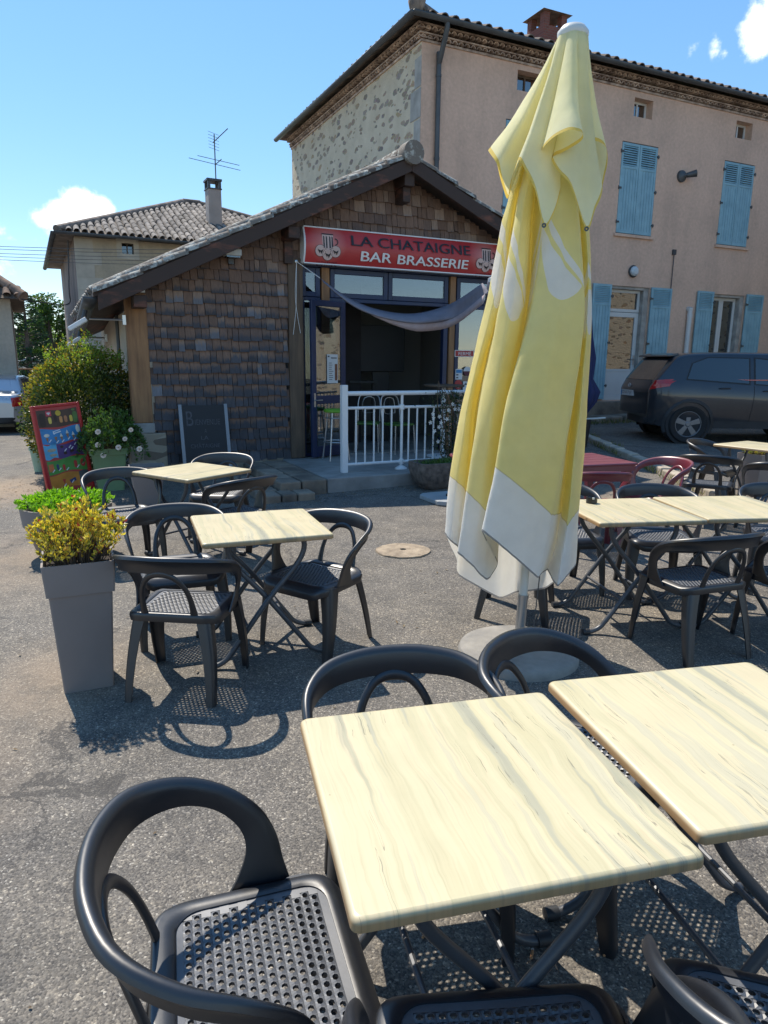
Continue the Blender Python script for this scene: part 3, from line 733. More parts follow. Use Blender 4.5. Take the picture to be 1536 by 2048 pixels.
for uu in (-.2, -2.25):
    mb = MB(); zz = roof_z(uu); mb.box((uu - .08, -OV + .07, zz - .42), (uu + .08, .2, zz - .27)); uu > -1 and mb.prism([(uu - .06, zz - .42), (uu + .06, zz - .42), (uu + .06, zz - .72), (uu - .06, zz - .72)], -.12, -.05)
    mb.build('purlin', M_BARGE, bar, smooth=0, bevel=.008)
mb = MB()
def rake_tiles(mb, ua, ub, n):
    for i in range(n):
        t0 = i / n; t1 = (i + 1.12) / n
        u0 = ua + (ub - ua) * t0; u1 = ua + (ub - ua) * min(t1, 1.02)
        z0, z1 = roof_z(u0), roof_z(u1)
        jz = rnd.uniform(-.008, .012); jy = rnd.uniform(-.02, .02); r0 = .082 * rnd.uniform(.95, 1.06)
        rows = []
        for k, (uu, zz, rr, lf) in enumerate(((u0, z0, r0, .035), (u1, z1, r0 * .86, .012))):
            rows.append([(uu, -OV + .07 + jy - cos(a) * rr, zz + lf + jz - .05 + sin(a) * rr * 1.0) for a in [pi * q / 8 for q in range(9)]])
        mb.grid(rows); mb.add(rows[0], [tuple(range(9))]); mb.add(rows[1], [tuple(range(8, -1, -1))])
rake_tiles(mb, uL, ur - .12, 15); rake_tiles(mb, UR, ur + .12, 6)
mb.build('rake_tiles', M_TILEL, bar, smooth=50)
mb = MB()
for (ua, ub, vv) in ((uL, ur, D2), (UR, ur, D3)):
    sl_ = Vector((ub - ua, 0, roof_z(ub) - roof_z(ua))); L = sl_.length
    tile_row(mb, (ua, -OV + .25, roof_z(ua) + .01), (ua, vv, roof_z(ua) + .01), sl_, int((vv + .2) / .21), .09, L, 1.0, .015)
mb.build('roof_tiles', M_TILEL, bar, smooth=50)
mb = MB()
mb.lathe([(0, -.0), (.16, 0), (.165, .2), (.14, .26), (0, .27)], 18, M=Matrix.Translation((ur, -OV - .06, zr_ - .0)) @ Matrix.Rotation(R(-90), 4, 'X'))
mb.tube([(ur, -OV + .1, zr_ + .03), (ur, D2, zr_ + .03)], .12, 12)
mb.build('ridge_tile', M_TILEL, bar, smooth=50)
# gutter along the left eave (sagging towards the back), downpipe
gz1 = 1.98
mb = MB(); rows = []
for i in range(9):
    t = i / 8; c = Vector((uL - .03, -OV + .05 + t * 5.4, zL - .05 + (gz1 - zL + .05) * t))
    rows.append([c + Vector((cos(a) * .085, 0, sin(a) * .085)) for a in [pi + pi * k / 8 for k in range(9)]])
mb.grid(rows); mb.add(rows[0], [tuple(range(9))]); mb.build('gutter', M_ZINC, bar, smooth=60, solid=.004)
mb = MB(); rows = []
for t in (0, 1):
    c = Vector((uL, -OV + .08 + t * 5.3, zL + (gz1 - zL) * t)); rows.append([c + Vector((.02, 0, .0)), Vector((-2.12, c.y, c.z + .30 - .0 * t))])
mb.grid(rows); mb.build('eave_soffit', M_BARGE, bar, smooth=0, solid=.03)
mb = MB(); gp = Vector((uL - .03, 4.6, 2.0))
mb.tube(crom([Vector(p) for p in [(gp.x, gp.y, gp.z), (gp.x + .02, gp.y, gp.z - .12), (gp.x + .28, gp.y, gp.z - .2), (-2.40, gp.y, gp.z - .45), (-2.40, gp.y, .1)]], 5), .045, 10); mb.build('downpipe', M_ZINC, bar)
# ---- shopfront
def bl_box(name, lo, hi, mat=M_BLUE, par=bar, bev=.006): mb = MB(); mb.box(lo, hi); return mb.build(name, mat, par, smooth=0, bevel=bev)
ZT0, ZT1 = 2.56, 2.97
bl_box('shopfront_beam', (.03, .0, 2.97), (3.40, .12, 3.06), M_BLUE)
for (a, b) in ((.32, .48), (2.50, 2.64)): bl_box('timber_post', (a + .02, .01, .215 if a > 1 else 2.0), (b - .02, .16, 2.97), M_POSTO)
fw = .05
for (a, b) in ((.03, .32), (.48, 1.42), (1.43, 2.49), (2.65, 3.38)): framed(bar, 'transom_window', a, b, ZT0, ZT1 - .005, .03, fw + .02, M_BLUE, M_GLASS)
framed(bar, 'side_light', .03, .33, .215, 2.555, .04, .05, M_BLUE, M_GLASS)
sw = framed(bar, 'shop_window', 2.65, 3.38, .215, 2.555, .04, .07, M_BLUE, M_GLASS)
bl_box('door_jamb', (.645, .03, .215), (.715, .12, 2.555)); bl_box('door_jamb', (2.42, .03, .215), (2.50, .12, 2.555)); bl_box('end_post', (3.38, -.04, .215), (3.5, .1, 3.0), M_POST)
bl_box('door_head', (.34, .035, 2.50), (2.42, .115, 2.555))
framed(bar, 'side_light', .34, .644, .215, 2.495, .05, .045, M_BLUE, M_GLASS)
# door leaf swung outwards
leaf = thing('door_leaf_pivot', '', '', (0, 0, 0)); bpy.data.objects.remove(leaf)
lf_e = bpy.data.objects.new('door_leaf', None)
mb = MB(); lw = .66; z0, z1 = .235, 2.50; f_ = .085
mb.box((-lw, 0, z0), (-lw + f_, .05, z1)); mb.box((-f_, 0, z0), (0, .05, z1)); mb.box((-lw + f_, 0, z1 - f_), (-f_, .05, z1)); mb.box((-lw + f_, 0, z0), (-f_, .05, z0 + .16)); mb.box((-lw + f_, 0, 1.02), (-f_, .05, 1.14))
leaf = mb.build('door_leaf', M_BLUE, bar, smooth=0, bevel=.006); leaf.location = (.70, -.02, 0); leaf.rotation_euler = (0, 0, R(20))
mb = MB(); mb.box((-lw + f_, .02, z0 + .16), (-f_, .028, 1.02)); mb.box((-lw + f_, .02, 1.14), (-f_, .028, z1 - f_)); mb.build('pane', M_GLASS, leaf, smooth=0)
mb = MB(); mb.tube([(-lw + .045, -.005, 1.08), (-lw + .045, -.05, 1.08), (-lw + .15, -.05, 1.08)], .009, 8); mb.box((-lw + .03, -.006, .98), (-lw + .06, -.001, 1.18)); mb.build('door_handle', M_CHROME, leaf)
# interior of the bar
bl_box('room_floor', (-.25, .13, .16), (3.4, 4.4, .212), M_CONC, bev=0); bl_box('room_ceiling', (-.25, .2, 3.0), (3.4, 4.4, 3.05), M_ROOM, bev=0)
bl_box('room_back_wall', (-.25, 4.4, .2), (3.4, 4.5, 3.0), M_ROOM, bev=0); bl_box('room_partition', (-.25, 1.5, .212), (1.62, 1.56, 3.0), pm('dark brown curtain', (.035, .03, .03), .9, .3, 3, .1, 20), bev=0)
bl_box('room_side_wall', (-.34, .11, .2), (-.25, 4.4, 3.0), M_ROOM, bev=0); bl_box('room_side_wall', (3.40, .12, .2), (3.47, 3.2, 3.0), M_ROOM, bev=0); bl_box('room_inner_wall', (1.62, 2.6, .212), (3.4, 2.66, 3.0), M_ROOM, bev=0)
# ---- sign board
sign = thing('shop_sign', 'long red sign board over the bar door reading LA CHATAIGNE BAR BRASSERIE', 'sign', QB, AZ)
SY = -.16
a_, zt0 = B_(606, 452, SY); b_, zt1 = B_(995, 491, SY); _, zb0 = B_(604, 524, SY); _, zb1 = B_(990, 552, SY)
sz0, sz1 = (zb0 + zb1) / 2, (zt0 + zt1) / 2; su0, su1 = a_, b_
def sy_(z):
    t = (z - sz0) / (sz1 - sz0) * 2 - 1; return SY - .07 * (1 - t * t)
mb = MB(); NZ = 14
zs_ = [sz0 + (sz1 - sz0) * i / NZ for i in range(NZ + 1)]
mb.grid([[(su0 + .012, sy_(q), q), (su1 - .012, sy_(q), q)] for q in zs_])
def sign_mat():
    m, nt, b = newmat('red banner with pale glow round the emblems'); co = coords(nt)
    s = nd(nt, 'ShaderNodeSeparateXYZ'); nt.links.new(co, s.inputs[0]); k = None
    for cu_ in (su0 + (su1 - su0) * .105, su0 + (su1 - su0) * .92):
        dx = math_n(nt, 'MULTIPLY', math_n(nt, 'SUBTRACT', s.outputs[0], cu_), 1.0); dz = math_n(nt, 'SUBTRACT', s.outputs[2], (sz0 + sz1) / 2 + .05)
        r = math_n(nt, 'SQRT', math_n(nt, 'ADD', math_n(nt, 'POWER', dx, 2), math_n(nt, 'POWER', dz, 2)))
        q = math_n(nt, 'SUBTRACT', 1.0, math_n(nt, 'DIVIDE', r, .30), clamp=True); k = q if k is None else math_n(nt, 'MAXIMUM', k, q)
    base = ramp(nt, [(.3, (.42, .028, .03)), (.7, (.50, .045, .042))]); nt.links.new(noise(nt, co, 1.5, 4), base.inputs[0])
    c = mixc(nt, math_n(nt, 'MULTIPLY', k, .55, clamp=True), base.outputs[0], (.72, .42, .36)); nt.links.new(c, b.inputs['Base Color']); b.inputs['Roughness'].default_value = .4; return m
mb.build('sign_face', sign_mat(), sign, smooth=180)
mb = MB()
pr = [(sy_(q), q) for q in zs_]
for (x0, x1) in ((su0 - .012, su0 + .012), (su1 - .012, su1 + .012)):
    mb.prism([(-.05, sz0 - .01), (-.05, sz1 + .01)] + [(y - .006, q) for y, q in reversed(pr)], x0, x1, axis='x')
mb.box((su0, SY - .02, sz1 - .002), (su1, -.05, sz1 + .014)); mb.box((su0, SY - .02, sz0 - .014), (su1, -.05, sz0 + .002))
mb.build('sign_frame', M_WHITE, sign, smooth=0)
SW = su1 - su0; SHh = sz1 - sz0
def on_sign(u0, z0): return lambda x, y: (su0 + u0 * SW + x, sy_(sz0 + z0 * SHh + y) - .016, sz0 + z0 * SHh + y)
def thick_text(txt, w, h, fn, mat, name, par, dirs):
    mb = MB()
    for d in dirs: fit_text(mb, txt, w, h, lambda x, y, d=d: Vector(fn(x, y)) + Vector((d[0], d[2] if len(d) > 2 else 0, d[1])))
    return mb.build(name, mat, par, smooth=0)
thick_text('LA', .105 * SW, .30 * SHh, on_sign(.215, .56), M_BLACKT, 'dark_lettering', sign, ((0, 0), (.006, 0, -.0006)))
thick_text('CHATAIGNE', .485 * SW, .31 * SHh, on_sign(.345, .555), M_BLACKT, 'dark_lettering', sign, ((0, 0), (.006, 0, -.0006)))
for (u0, z0, w_, txt) in ((.262, .14, .15, 'BAR'), (.445, .13, .375, 'BRASSERIE')):
    mb = MB()
    for d in ((0, 0, 0), (.009, 0, -.0006), (.0045, .003, -.0012)): fit_text(mb, txt, w_ * SW, .27 * SHh, lambda x, y, u0=u0, z0=z0, d=d: Vector(on_sign(u0, z0)(x, y)) + Vector((d[0], d[2] - .002, d[1])))
    mb.build('white_lettering', M_WHITET, sign, smooth=0)
M_EMB = pm('emblem cream', (.62, .45, .40), .6, .1)
for k, cu_ in enumerate((.105, .925)):
    mbd = MB(); mbl = MB(); f = lambda x, y, cu_=cu_: (su0 + cu_ * SW + x, sy_(sz0 + .28 * SHh + y) - .012, sz0 + .28 * SHh + y)
    def ring(mb, cx, cy, r, t, n=20, a0=0, a1=2 * pi):
        P = [a0 + (a1 - a0) * i / n for i in range(n + 1)]
        mb.grid([[Vector(f(cx + cos(a) * r, cy + sin(a) * r)) for a in P], [Vector(f(cx + cos(a) * (r - t), cy + sin(a) * (r - t))) for a in P]])
    def disc(mb, cx, cy, r, off=.0):
        mb.add([Vector(f(cx + cos(a) * r, cy + sin(a) * r)) + Vector((0, -off, 0)) for a in [2 * pi * i / 18 for i in range(18)]], [tuple(range(18))])
    def quad(mb, pts, off=.0015): mb.add([Vector(f(x, y)) + Vector((0, -off, 0)) for x, y in pts], [tuple(range(len(pts)))])
    # beer mug above three chestnuts
    quad(mbl, [(-.075, .06), (.075, .06), (.085, .26), (-.085, .26)], .0005)
    for x in (-.07, -.03, .02, .055): quad(mbd, [(x, .07), (x + .022, .07), (x + .018, .22), (x + .004, .235)])
    quad(mbd, [(-.09, .25), (.09, .25), (.085, .265), (-.085, .265)]); ring(mbd, .105, .16, .05, .014, 12, -1.5, 1.5)
    for (cx, cy) in ((-.115, .03), (.115, .03), (0, -.015)):
        disc(mbl, cx, cy, .075, .001); ring(mbd, cx, cy, .079, .009)
        quad(mbd, [(cx - .045, cy + .02), (cx - .01, cy - .035), (cx, cy - .01), (cx + .02, cy - .045), (cx + .045, cy + .02), (cx + .01, cy + .0)], .0025)
    mbl.build('emblem_ground', M_EMB, sign, smooth=0); mbd.build('emblem', M_BLACKT, sign, smooth=0)
    mb = MB(); fit_text(mb, 'LA CHATAIGNE', .30, .055, lambda x, y: Vector(f(x - .15, y - .16)) + Vector((0, -.001, 0))); mb.build('small_lettering', pm('dark red lettering', (.12, .01, .012), .6, .05), sign, smooth=0)
mb = MB()
for q in (.08, .5, .92): mb.box((su0 + q * SW - .02, SY - .0, sz0 + .1), (su0 + q * SW + .02, -.0, sz0 + .14))
mb.build('sign_bracket', M_ZINC, sign, smooth=0)
# ------------------------------------------------------------------ plastic bistro chairs
def plastic_mat(name, col, rough=.36, dusty=.25, dust_sheen_c=(.16, .165, .175)):
    m, nt, b = newmat(name); co = coords(nt)
    n1 = noise(nt, co, 7, 6, .65); n2 = noise(nt, co, 60, 4, .6)
    g = nd(nt, 'ShaderNodeNewGeometry'); sp = nd(nt, 'ShaderNodeSeparateXYZ'); nt.links.new(g.outputs['Normal'], sp.inputs[0])
    upf = math_n(nt, 'MULTIPLY', math_n(nt, 'POWER', math_n(nt, 'MAXIMUM', sp.outputs[2], 0.0), 3.0), dusty)
    f = math_n(nt, 'MULTIPLY', upf, math_n(nt, 'MULTIPLY_ADD', n1, 1.6, -.1, clamp=True), clamp=True)
    c = mixc(nt, f, col, dust_sheen_c); nt.links.new(c, b.inputs['Base Color'])  # pale tint on upward faces: dust, and on seat panels painted sheen
    r = math_n(nt, 'ADD', math_n(nt, 'MULTIPLY_ADD', n1, .22, rough - .12), math_n(nt, 'MULTIPLY', n2, .06)); nt.links.new(r, b.inputs['Roughness'])
    b.inputs['Specular IOR Level'].default_value = .92
    bump(nt, b, n2, .06, .002); return m
M_CHAIR = plastic_mat('anthracite chair plastic', (.006, .0075, .0115), .39, .05)
M_CHAIRR = plastic_mat('wine red chair plastic', (.16, .02, .032), .34, .22, (.32, .17, .17))
M_PANEL = plastic_mat('anthracite woven plastic with dust and painted sheen', (.030, .034, .041), .48, .8, (.15, .158, .175)); M_PANEL.node_tree.nodes['Principled BSDF'].inputs['Specular IOR Level'].default_value = 1.0  # strong pale tint paints the sun's sheen on the seat over the dust
M_PANELR = plastic_mat('dusty wine red woven plastic', (.19, .03, .042), .46, .4, (.36, .2, .2))
def rrect(hw, hd, r, n=7, wf=1.0):
    """rounded rectangle outline; wf scales the width at the front (+y)"""
    P = []
    for (cx, cy, a0) in ((hw - r, hd - r, 0), (-hw + r, hd - r, 90), (-hw + r, -hd + r, 180), (hw - r, -hd + r, 270)):
        for i in range(n):
            a = R(a0 + 90 * i / (n - 1)); x, y = cx + r * cos(a), cy + r * sin(a)
            P.append((x * (1 + (wf - 1) * (y / hd + 1) / 2), y))
    return P
def seat_z(x, y):
    return .437 - .010 * max(0, 1 - (x / .19) ** 2) * max(0, 1 - (y / .2) ** 2) - .035 * max(0, (y - .16) / .06) ** 2 + .012 * max(0, (-y - .15) / .06) ** 1.5 - .008 * max(0, (abs(x) - .19) / .05) ** 2
def make_chair(name, label, mat, group):
    t = thing(name, label, 'chair', group=group)
    HW, HD = .225, .215
    # seat: rim ring, apron and a woven panel with real holes
    mb = MB()
    outer = rrect(HW, HD, .085, 9, 1.06); inner = rrect(HW - .040, HD - .045, .055, 9, 1.06)
    k = len(outer); rows = []
    for s_ in (0, .12, .3, .6, .85, 1.0):
        rows.append([(i_[0] + (o_[0] - i_[0]) * s_, i_[1] + (o_[1] - i_[1]) * s_, seat_z(i_[0] + (o_[0] - i_[0]) * s_, i_[1] + (o_[1] - i_[1]) * s_) + (.0 if s_ < .05 else .005 * sin(pi * min(1, s_ * 1.1)))) for i_, o_ in zip(inner, outer)])
    for (grow, dz) in ((.005, -.006), (.008, -.018), (.004, -.045), (-.004, -.047), (-.004, -.02)):
        rows.append([(o_[0] * (1 + grow / .22), o_[1] * (1 + grow / .22), seat_z(*o_) + dz) for o_ in outer])
    rows.insert(0, [(i_[0], i_[1], seat_z(*i_) - .012) for i_ in inner])
    mb.grid(rows, closed=True)
    seat = mb.build('seat', mat, t, smooth=60)
    mb = MB(); cw, cd = .0222, .0205; nx, ny = 18, 17; th = .006
    for j in range(ny):
        for i in range(-1, nx + 1):
            cx = (i - (nx - 1) / 2 + (.5 if j % 2 else 0)) * cw; cy = (j - (ny - 1) / 2) * cd - .002
            if abs(cx) > HW * 1.06 - .036 + cw / 2 or abs(cy) > HD - .035 + cd / 2: continue
            hw, hd = cw / 2, cd / 2
            border = abs(cx) > HW - .050 or abs(cy) > HD - .060
            O = [(-hw, -hd), (0, -hd), (hw, -hd), (hw, 0), (hw, hd), (0, hd), (-hw, hd), (-hw, 0)]
            ax, ay = .0078, .0062
            I = [(-ax * .62, -ay * .85), (0, -ay), (ax * .62, -ay * .85), (ax, 0), (ax * .62, ay * .85), (0, ay), (-ax * .62, ay * .85), (-ax, 0)]
            def P(q, dz): return (cx + q[0], cy + q[1], seat_z(cx + q[0], cy + q[1]) - .003 + dz)
            if border:
                mb.add([P(O[0], 0), P(O[2], 0), P(O[4], 0), P(O[6], 0)], [(0, 1, 2, 3)]); continue
            vs = [P(q, .0 if n_ % 2 else -.002) for n_, q in enumerate(O)] + [P(q, .0015) for q in I] + [P(q, -th) for q in I] + [P(q, -th) for q in O]
            fs = []
            for n_ in range(8):
                m_ = (n_ + 1) % 8
                fs += [(n_, m_, 8 + m_, 8 + n_), (8 + n_, 8 + m_, 16 + m_, 16 + n_), (16 + n_, 16 + m_, 24 + m_, 24 + n_)]
            mb.add(vs, fs)
    mb.build('woven_panel', M_PANELR if mat is M_CHAIRR else M_PANEL, seat, smooth=0, fixn=False)
    # back rail sweeping down into the arms: (point, wide direction, outward direction, width, lip)
    CT = [((.243, .075, .425), (0, 1, .12), (1, 0, 0), .150, .004), ((.250, .062, .470), (0, 1, .22), (1, 0, 0), .112, .006), ((.262, .048, .535), (0, 1, .45), (1, 0, 0), .080, .010), ((.275, .012, .598), (0, .9, .8), (1, 0, .05), .066, .015),
          ((.284, -.060, .655), (.05, .50, 1), (1, -.05, 0), .060, .020), ((.272, -.150, .697), (.08, .12, 1), (.9, -.4, 0), .068, .024), ((.212, -.240, .728), (.08, -.08, 1), (.6, -.8, 0), .084, .026), ((.110, -.288, .742), (.02, -.14, 1), (.25, -1, 0), .092, .026), ((0, -.302, .745), (0, -.15, 1), (0, -1, 0), .094, .026)]
    def mir(c): return ((-c[0][0], c[0][1], c[0][2]), (-c[1][0], c[1][1], c[1][2]), (-c[2][0], c[2][1], c[2][2]), c[3], c[4])
    CT = CT + [mir(c) for c in CT[-2::-1]]
    cp = crom([Vector(c[0]) for c in CT], 5); cw_ = crom([Vector(c[1]) for c in CT], 5); co_ = crom([Vector(c[2]) for c in CT], 5); cs = crom([Vector((c[3], c[4], 0)) for c in CT], 5)
    rows = []
    for p, W, out, sz in zip(cp, cw_, co_, cs):
        W = W.normalized(); out = (out - W * out.dot(W)).normalized(); w_, lip = sz.x, sz.y
        q_ = lip / .026; sec = [(-w_ + .030, -.001), (-w_ * .5 + .015, -.004), (.004, -.005), (.014, -.003), (.022, .002 * q_), (.027, .008 * q_), (.029, .015 * q_), (.027, .022 * q_), (.021, .027 * q_), (.014, .028 * q_ + .003), (.009, .02 * q_ + .003), (-w_ * .5 + .015, .006), (-w_ + .030, .007)]
        rows.append([p + W * (a - .006) + out * b for a, b in sec])
    mb = MB()
    mb.grid([r + [r[0]] for r in rows]); mb.add(rows[0], [tuple(range(13))]); mb.add(rows[-1], [tuple(range(12, -1, -1))])
    mb.build('back_rail', mat, t, smooth=70)
    # small arch under the rail
    arch = crom([Vector(p) for p in [(.125, -.205, .425), (.122, -.232, .52), (.105, -.258, .595), (.062, -.284, .655), (0, -.292, .674), (-.062, -.284, .655), (-.105, -.258, .595), (-.122, -.232, .52), (-.125, -.205, .425)]], 4)
    mb = MB(); rows = []
    for i, p in enumerate(arch):
        tn = (arch[min(i + 1, len(arch) - 1)] - arch[max(i - 1, 0)]).normalized(); bk = Vector((0, -1, -.15)).normalized(); sd = tn.cross(bk).normalized()
        e_ = abs(i - (len(arch) - 1) / 2) / ((len(arch) - 1) / 2); ww = .0125 + .011 * e_ ** 5 + .006 * (1 - e_) ** 3; tt = .009
        rows.append([p + sd * (cos(a) * ww) + bk * (sin(a) * tt) for a in [2 * pi * q / 10 for q in range(10)]])
    mb.grid(rows, closed=True)
    mb.build('back_arch', mat, t, smooth=60)
    # legs: L-shaped tapering channels
    def leg(x0, y0, zt, x1, y1, sx, sy, w0, w1):
        mb = MB(); rows = []
        for i in range(7):
            f = i / 6; x = x0 + (x1 - x0) * f + sx * .010 * sin(pi * f); y = y0 + (y1 - y0) * f; z = zt * (1 - f); w_ = w0 + (w1 - w0) * f ** .8; th = .008
            r_ = w_ * .35
            prof = [(-w_, 0), (-w_ * .6, 0), (-r_, 0), (-r_ * .3, -r_ * .3), (0, -r_), (0, -w_ * .6), (0, -w_)]
            inn = [(a - th, b - th) if n_ not in (0, 6) else ((a, b - th) if n_ == 0 else (a - th, b)) for n_, (a, b) in enumerate(prof)]
            ring = prof + inn[::-1]
            rows.append([(x + sx * a, y + sy * b, z) for a, b in ring])
        mb.grid(rows, closed=True); mb.add(rows[-1], [tuple(range(14))]); mb.add(rows[0], [tuple(range(14))])
        return mb.build('leg', mat, t, smooth=50)
    for sx in (1, -1):
        leg(sx * .250, .160, .424, sx * .262, .205, sx, 1, .078, .040)
        leg(sx * .196, -.205, .435, sx * .232, -.285, sx, -1, .070, .040)
    return t
def fdeg(a): return R(a - 90)
GB = 'anthracite plastic bistro chairs on the terrace'
chair0 = make_chair('bistro_chair', 'nearest anthracite chair, its whole seat seen from above left of the front table', M_CHAIR, GB)
chair0.location = (-.245, 1.205, 0); chair0.rotation_euler = (0, 0, fdeg(17))
def chair(x, y, f, label): return dup(chair0, (x, y, 0), fdeg(f), label)
chair(.09, 1.79, -79, 'anthracite chair facing us behind the front table, left of the parasol base')
chair(.64, 1.985, -33, 'anthracite chair turned sideways between parasol base and second front table')
chair(.245, .965, 95, 'black chair cut by the bottom edge with its seat under the front table')
chair(.775, 1.00, 74, 'black chair at the bottom right corner, only its curved arm and seat corner in view')
chair(-.41, 3.90, 236, 'anthracite chair right of the small table beside the yellow leaved planter, seat in its shade')
chair(-1.02, 3.40, 84, 'anthracite chair with its back to us beside the tall grey planter')
chair(-1.23, 4.02, -68, 'anthracite chair facing us behind the planter at the left edge of the small table')
chair(-2.10, 5.50, -58, 'anthracite chair left of the far left table by the round green planter')
chair(-1.56, 6.46, -95, 'anthracite chair behind the far left table in front of the chalkboard')
chair(-1.22, 5.56, 136, 'anthracite chair right of the far left table, backrest towards the stone steps')
chair(.94, 4.46, -18, 'anthracite chair hidden behind the yellow parasol, only legs showing below the cloth')
chair(1.33, 4.97, -82, 'anthracite chair behind the ashtray table, half hidden by the parasol')
chair(2.02, 4.92, -93, 'anthracite chair facing us behind the joint of the two right hand tables')
chair(1.83, 3.93, 109, 'anthracite chair with its back to us in front of the ashtray table')
chair(2.50, 4.00, 104, 'anthracite chair cut by the right edge in front of the right hand table pair')
chair(2.98, 5.02, -100, 'anthracite chair behind the right table of the pair at the picture edge')
chair(3.98, 8.28, -45, 'farthest anthracite chair beside the table under the dark car')
chair(3.42, 7.22, 62, 'anthracite chair with its back to us left of the table by the dark car')
chair(3.86, 6.78, 78, 'anthracite chair at the right picture edge in front of the table by the dark car')
GR = 'wine red plastic chairs round the red table'
red0 = make_chair('bistro_chair', 'wine red chair right of the red table, facing left', M_CHAIRR, GR)
red0.location = (2.60, 6.62, 0); red0.rotation_euler = (0, 0, fdeg(198))
dup(red0, (1.86, 6.10, 0), fdeg(92), 'wine red chair in front of the red table with its back to us')
dup(red0, (.98, 6.80, 0), fdeg(8), 'wine red chair left of the parasol, only its leg and rail edge showing')

# ------------------------------------------------------------------ tables
def wood_top_mat():
    m, nt, b = newmat('pale varnished table top'); tc = nd(nt, 'ShaderNodeTexCoord'); oi = nd(nt, 'ShaderNodeObjectInfo')
    off = nd(nt, 'ShaderNodeVectorMath', operation='SCALE'); cmb = nd(nt, 'ShaderNodeCombineXYZ')
    nt.links.new(oi.outputs['Random'], cmb.inputs[0]); nt.links.new(oi.outputs['Random'], cmb.inputs[1]); nt.links.new(cmb.outputs[0], off.inputs[0]); off.inputs['Scale'].default_value = 13.0
    ad = nd(nt, 'ShaderNodeVectorMath', operation='ADD'); nt.links.new(tc.outputs['Object'], ad.inputs[0]); nt.links.new(off.outputs[0], ad.inputs[1]); base = ad.outputs[0]
    def mp(sc, src=base):
        n_ = nd(nt, 'ShaderNodeMapping'); n_.inputs['Scale'].default_value = sc; nt.links.new(src, n_.inputs[0]); return n_.outputs[0]
    wob = noise(nt, mp((3.0, 2.2, 0)), 1.0, 4, .55, 'Color')
    wv = nd(nt, 'ShaderNodeVectorMath', operation='MULTIPLY_ADD'); nt.links.new(wob, wv.inputs[0]); wv.inputs[1].default_value = (.085, .0, 0); nt.links.new(base, wv.inputs[2]); co = wv.outputs[0]
    wide = noise(nt, mp((15, .55, 0), co), 1.0, 3, .5); mid = noise(nt, mp((15, .6, 0), co), 1.0, 4, .6); fine = noise(nt, mp((190, 3.2, 0), co), 1.0, 4, .65); crk = noise(nt, mp((52, 1.6, 0), co), 1.0, 3, .5)
    # sap bands with firm borders
    rp = ramp(nt, [(.30, (.40, .385, .285)), (.385, (.47, .445, .315)), (.405, (.58, .52, .325)), (.47, (.60, .545, .345)), (.485, (.66, .57, .365)), (.56, (.665, .585, .375)), (.575, (.585, .535, .365)), (.66, (.60, .55, .385)), (.68, (.64, .535, .39))]); nt.links.new(wide, rp.inputs[0])
    grey = ramp(nt, [(.585, (0, 0, 0)), (.625, (.42, .42, .42)), (.70, (.72, .72, .72))]); nt.links.new(mid, grey.inputs[0])
    c = mixc(nt, grey.outputs[0], rp.outputs[0], (.30, .305, .235))
    ln_ = ramp(nt, [(.28, (.70, .69, .64)), (.45, (.97, .97, .96)), (.62, (1.04, 1.04, 1.03))]); nt.links.new(fine, ln_.inputs[0]); c = mixc(nt, .42, c, ln_.outputs[0], 'MULTIPLY')
    ck = math_n(nt, 'LESS_THAN', math_n(nt, 'ABSOLUTE', math_n(nt, 'SUBTRACT', crk, .60)), .006); ck = math_n(nt, 'MULTIPLY', ck, math_n(nt, 'GREATER_THAN', noise(nt, mp((5, 2.5, 0)), 1.0, 2), .52))
    c = mixc(nt, math_n(nt, 'MULTIPLY', ck, .6), c, (.16, .155, .12))
    vsp = nd(nt, 'ShaderNodeTexVoronoi'); vsp.inputs['Scale'].default_value = 38; nt.links.new(mp((1, 1, 0)), vsp.inputs['Vector']); spk = nd(nt, 'ShaderNodeSeparateColor'); nt.links.new(vsp.outputs['Color'], spk.inputs[0])
    sk = math_n(nt, 'MULTIPLY', math_n(nt, 'LESS_THAN', vsp.outputs['Distance'], .10), math_n(nt, 'GREATER_THAN', spk.outputs[0], .965)); c = mixc(nt, math_n(nt, 'MULTIPLY', sk, .55), c, (.25, .19, .11))
    dst = ramp(nt, [(.4, (.985, .975, .965)), (.75, (.90, .90, .90))]); nt.links.new(noise(nt, base, 3.2, 6, .65), dst.inputs[0]); c = mixc(nt, 1.0, c, dst.outputs[0], 'MULTIPLY')
    # brown shade painted into the colour of the vertical edges
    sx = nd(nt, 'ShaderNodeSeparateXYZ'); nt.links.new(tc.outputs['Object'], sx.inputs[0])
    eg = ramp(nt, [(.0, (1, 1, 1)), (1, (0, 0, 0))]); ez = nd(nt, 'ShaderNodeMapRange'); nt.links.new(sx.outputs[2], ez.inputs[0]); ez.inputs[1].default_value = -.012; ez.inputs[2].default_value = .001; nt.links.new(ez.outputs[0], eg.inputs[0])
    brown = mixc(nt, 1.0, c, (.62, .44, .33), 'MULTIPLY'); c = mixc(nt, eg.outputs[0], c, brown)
    nt.links.new(c, b.inputs['Base Color']); nt.links.new(math_n(nt, 'MULTIPLY_ADD', noise(nt, base, 6, 6, .7), .35, .22), b.inputs['Roughness']); b.inputs['Specular IOR Level'].default_value = .45
    bump(nt, b, noise(nt, base, 220, 3), .05, .001); return m
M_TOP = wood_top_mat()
M_TUBE = pm('grey painted steel tube', (.085, .09, .10), .38, .15, 6, .03, 80, metal=.25)
M_TUBEL = pm('light grey steel tube', (.26, .27, .29), .35, .12, 6, .03, 80, metal=.3)
TZ = .742
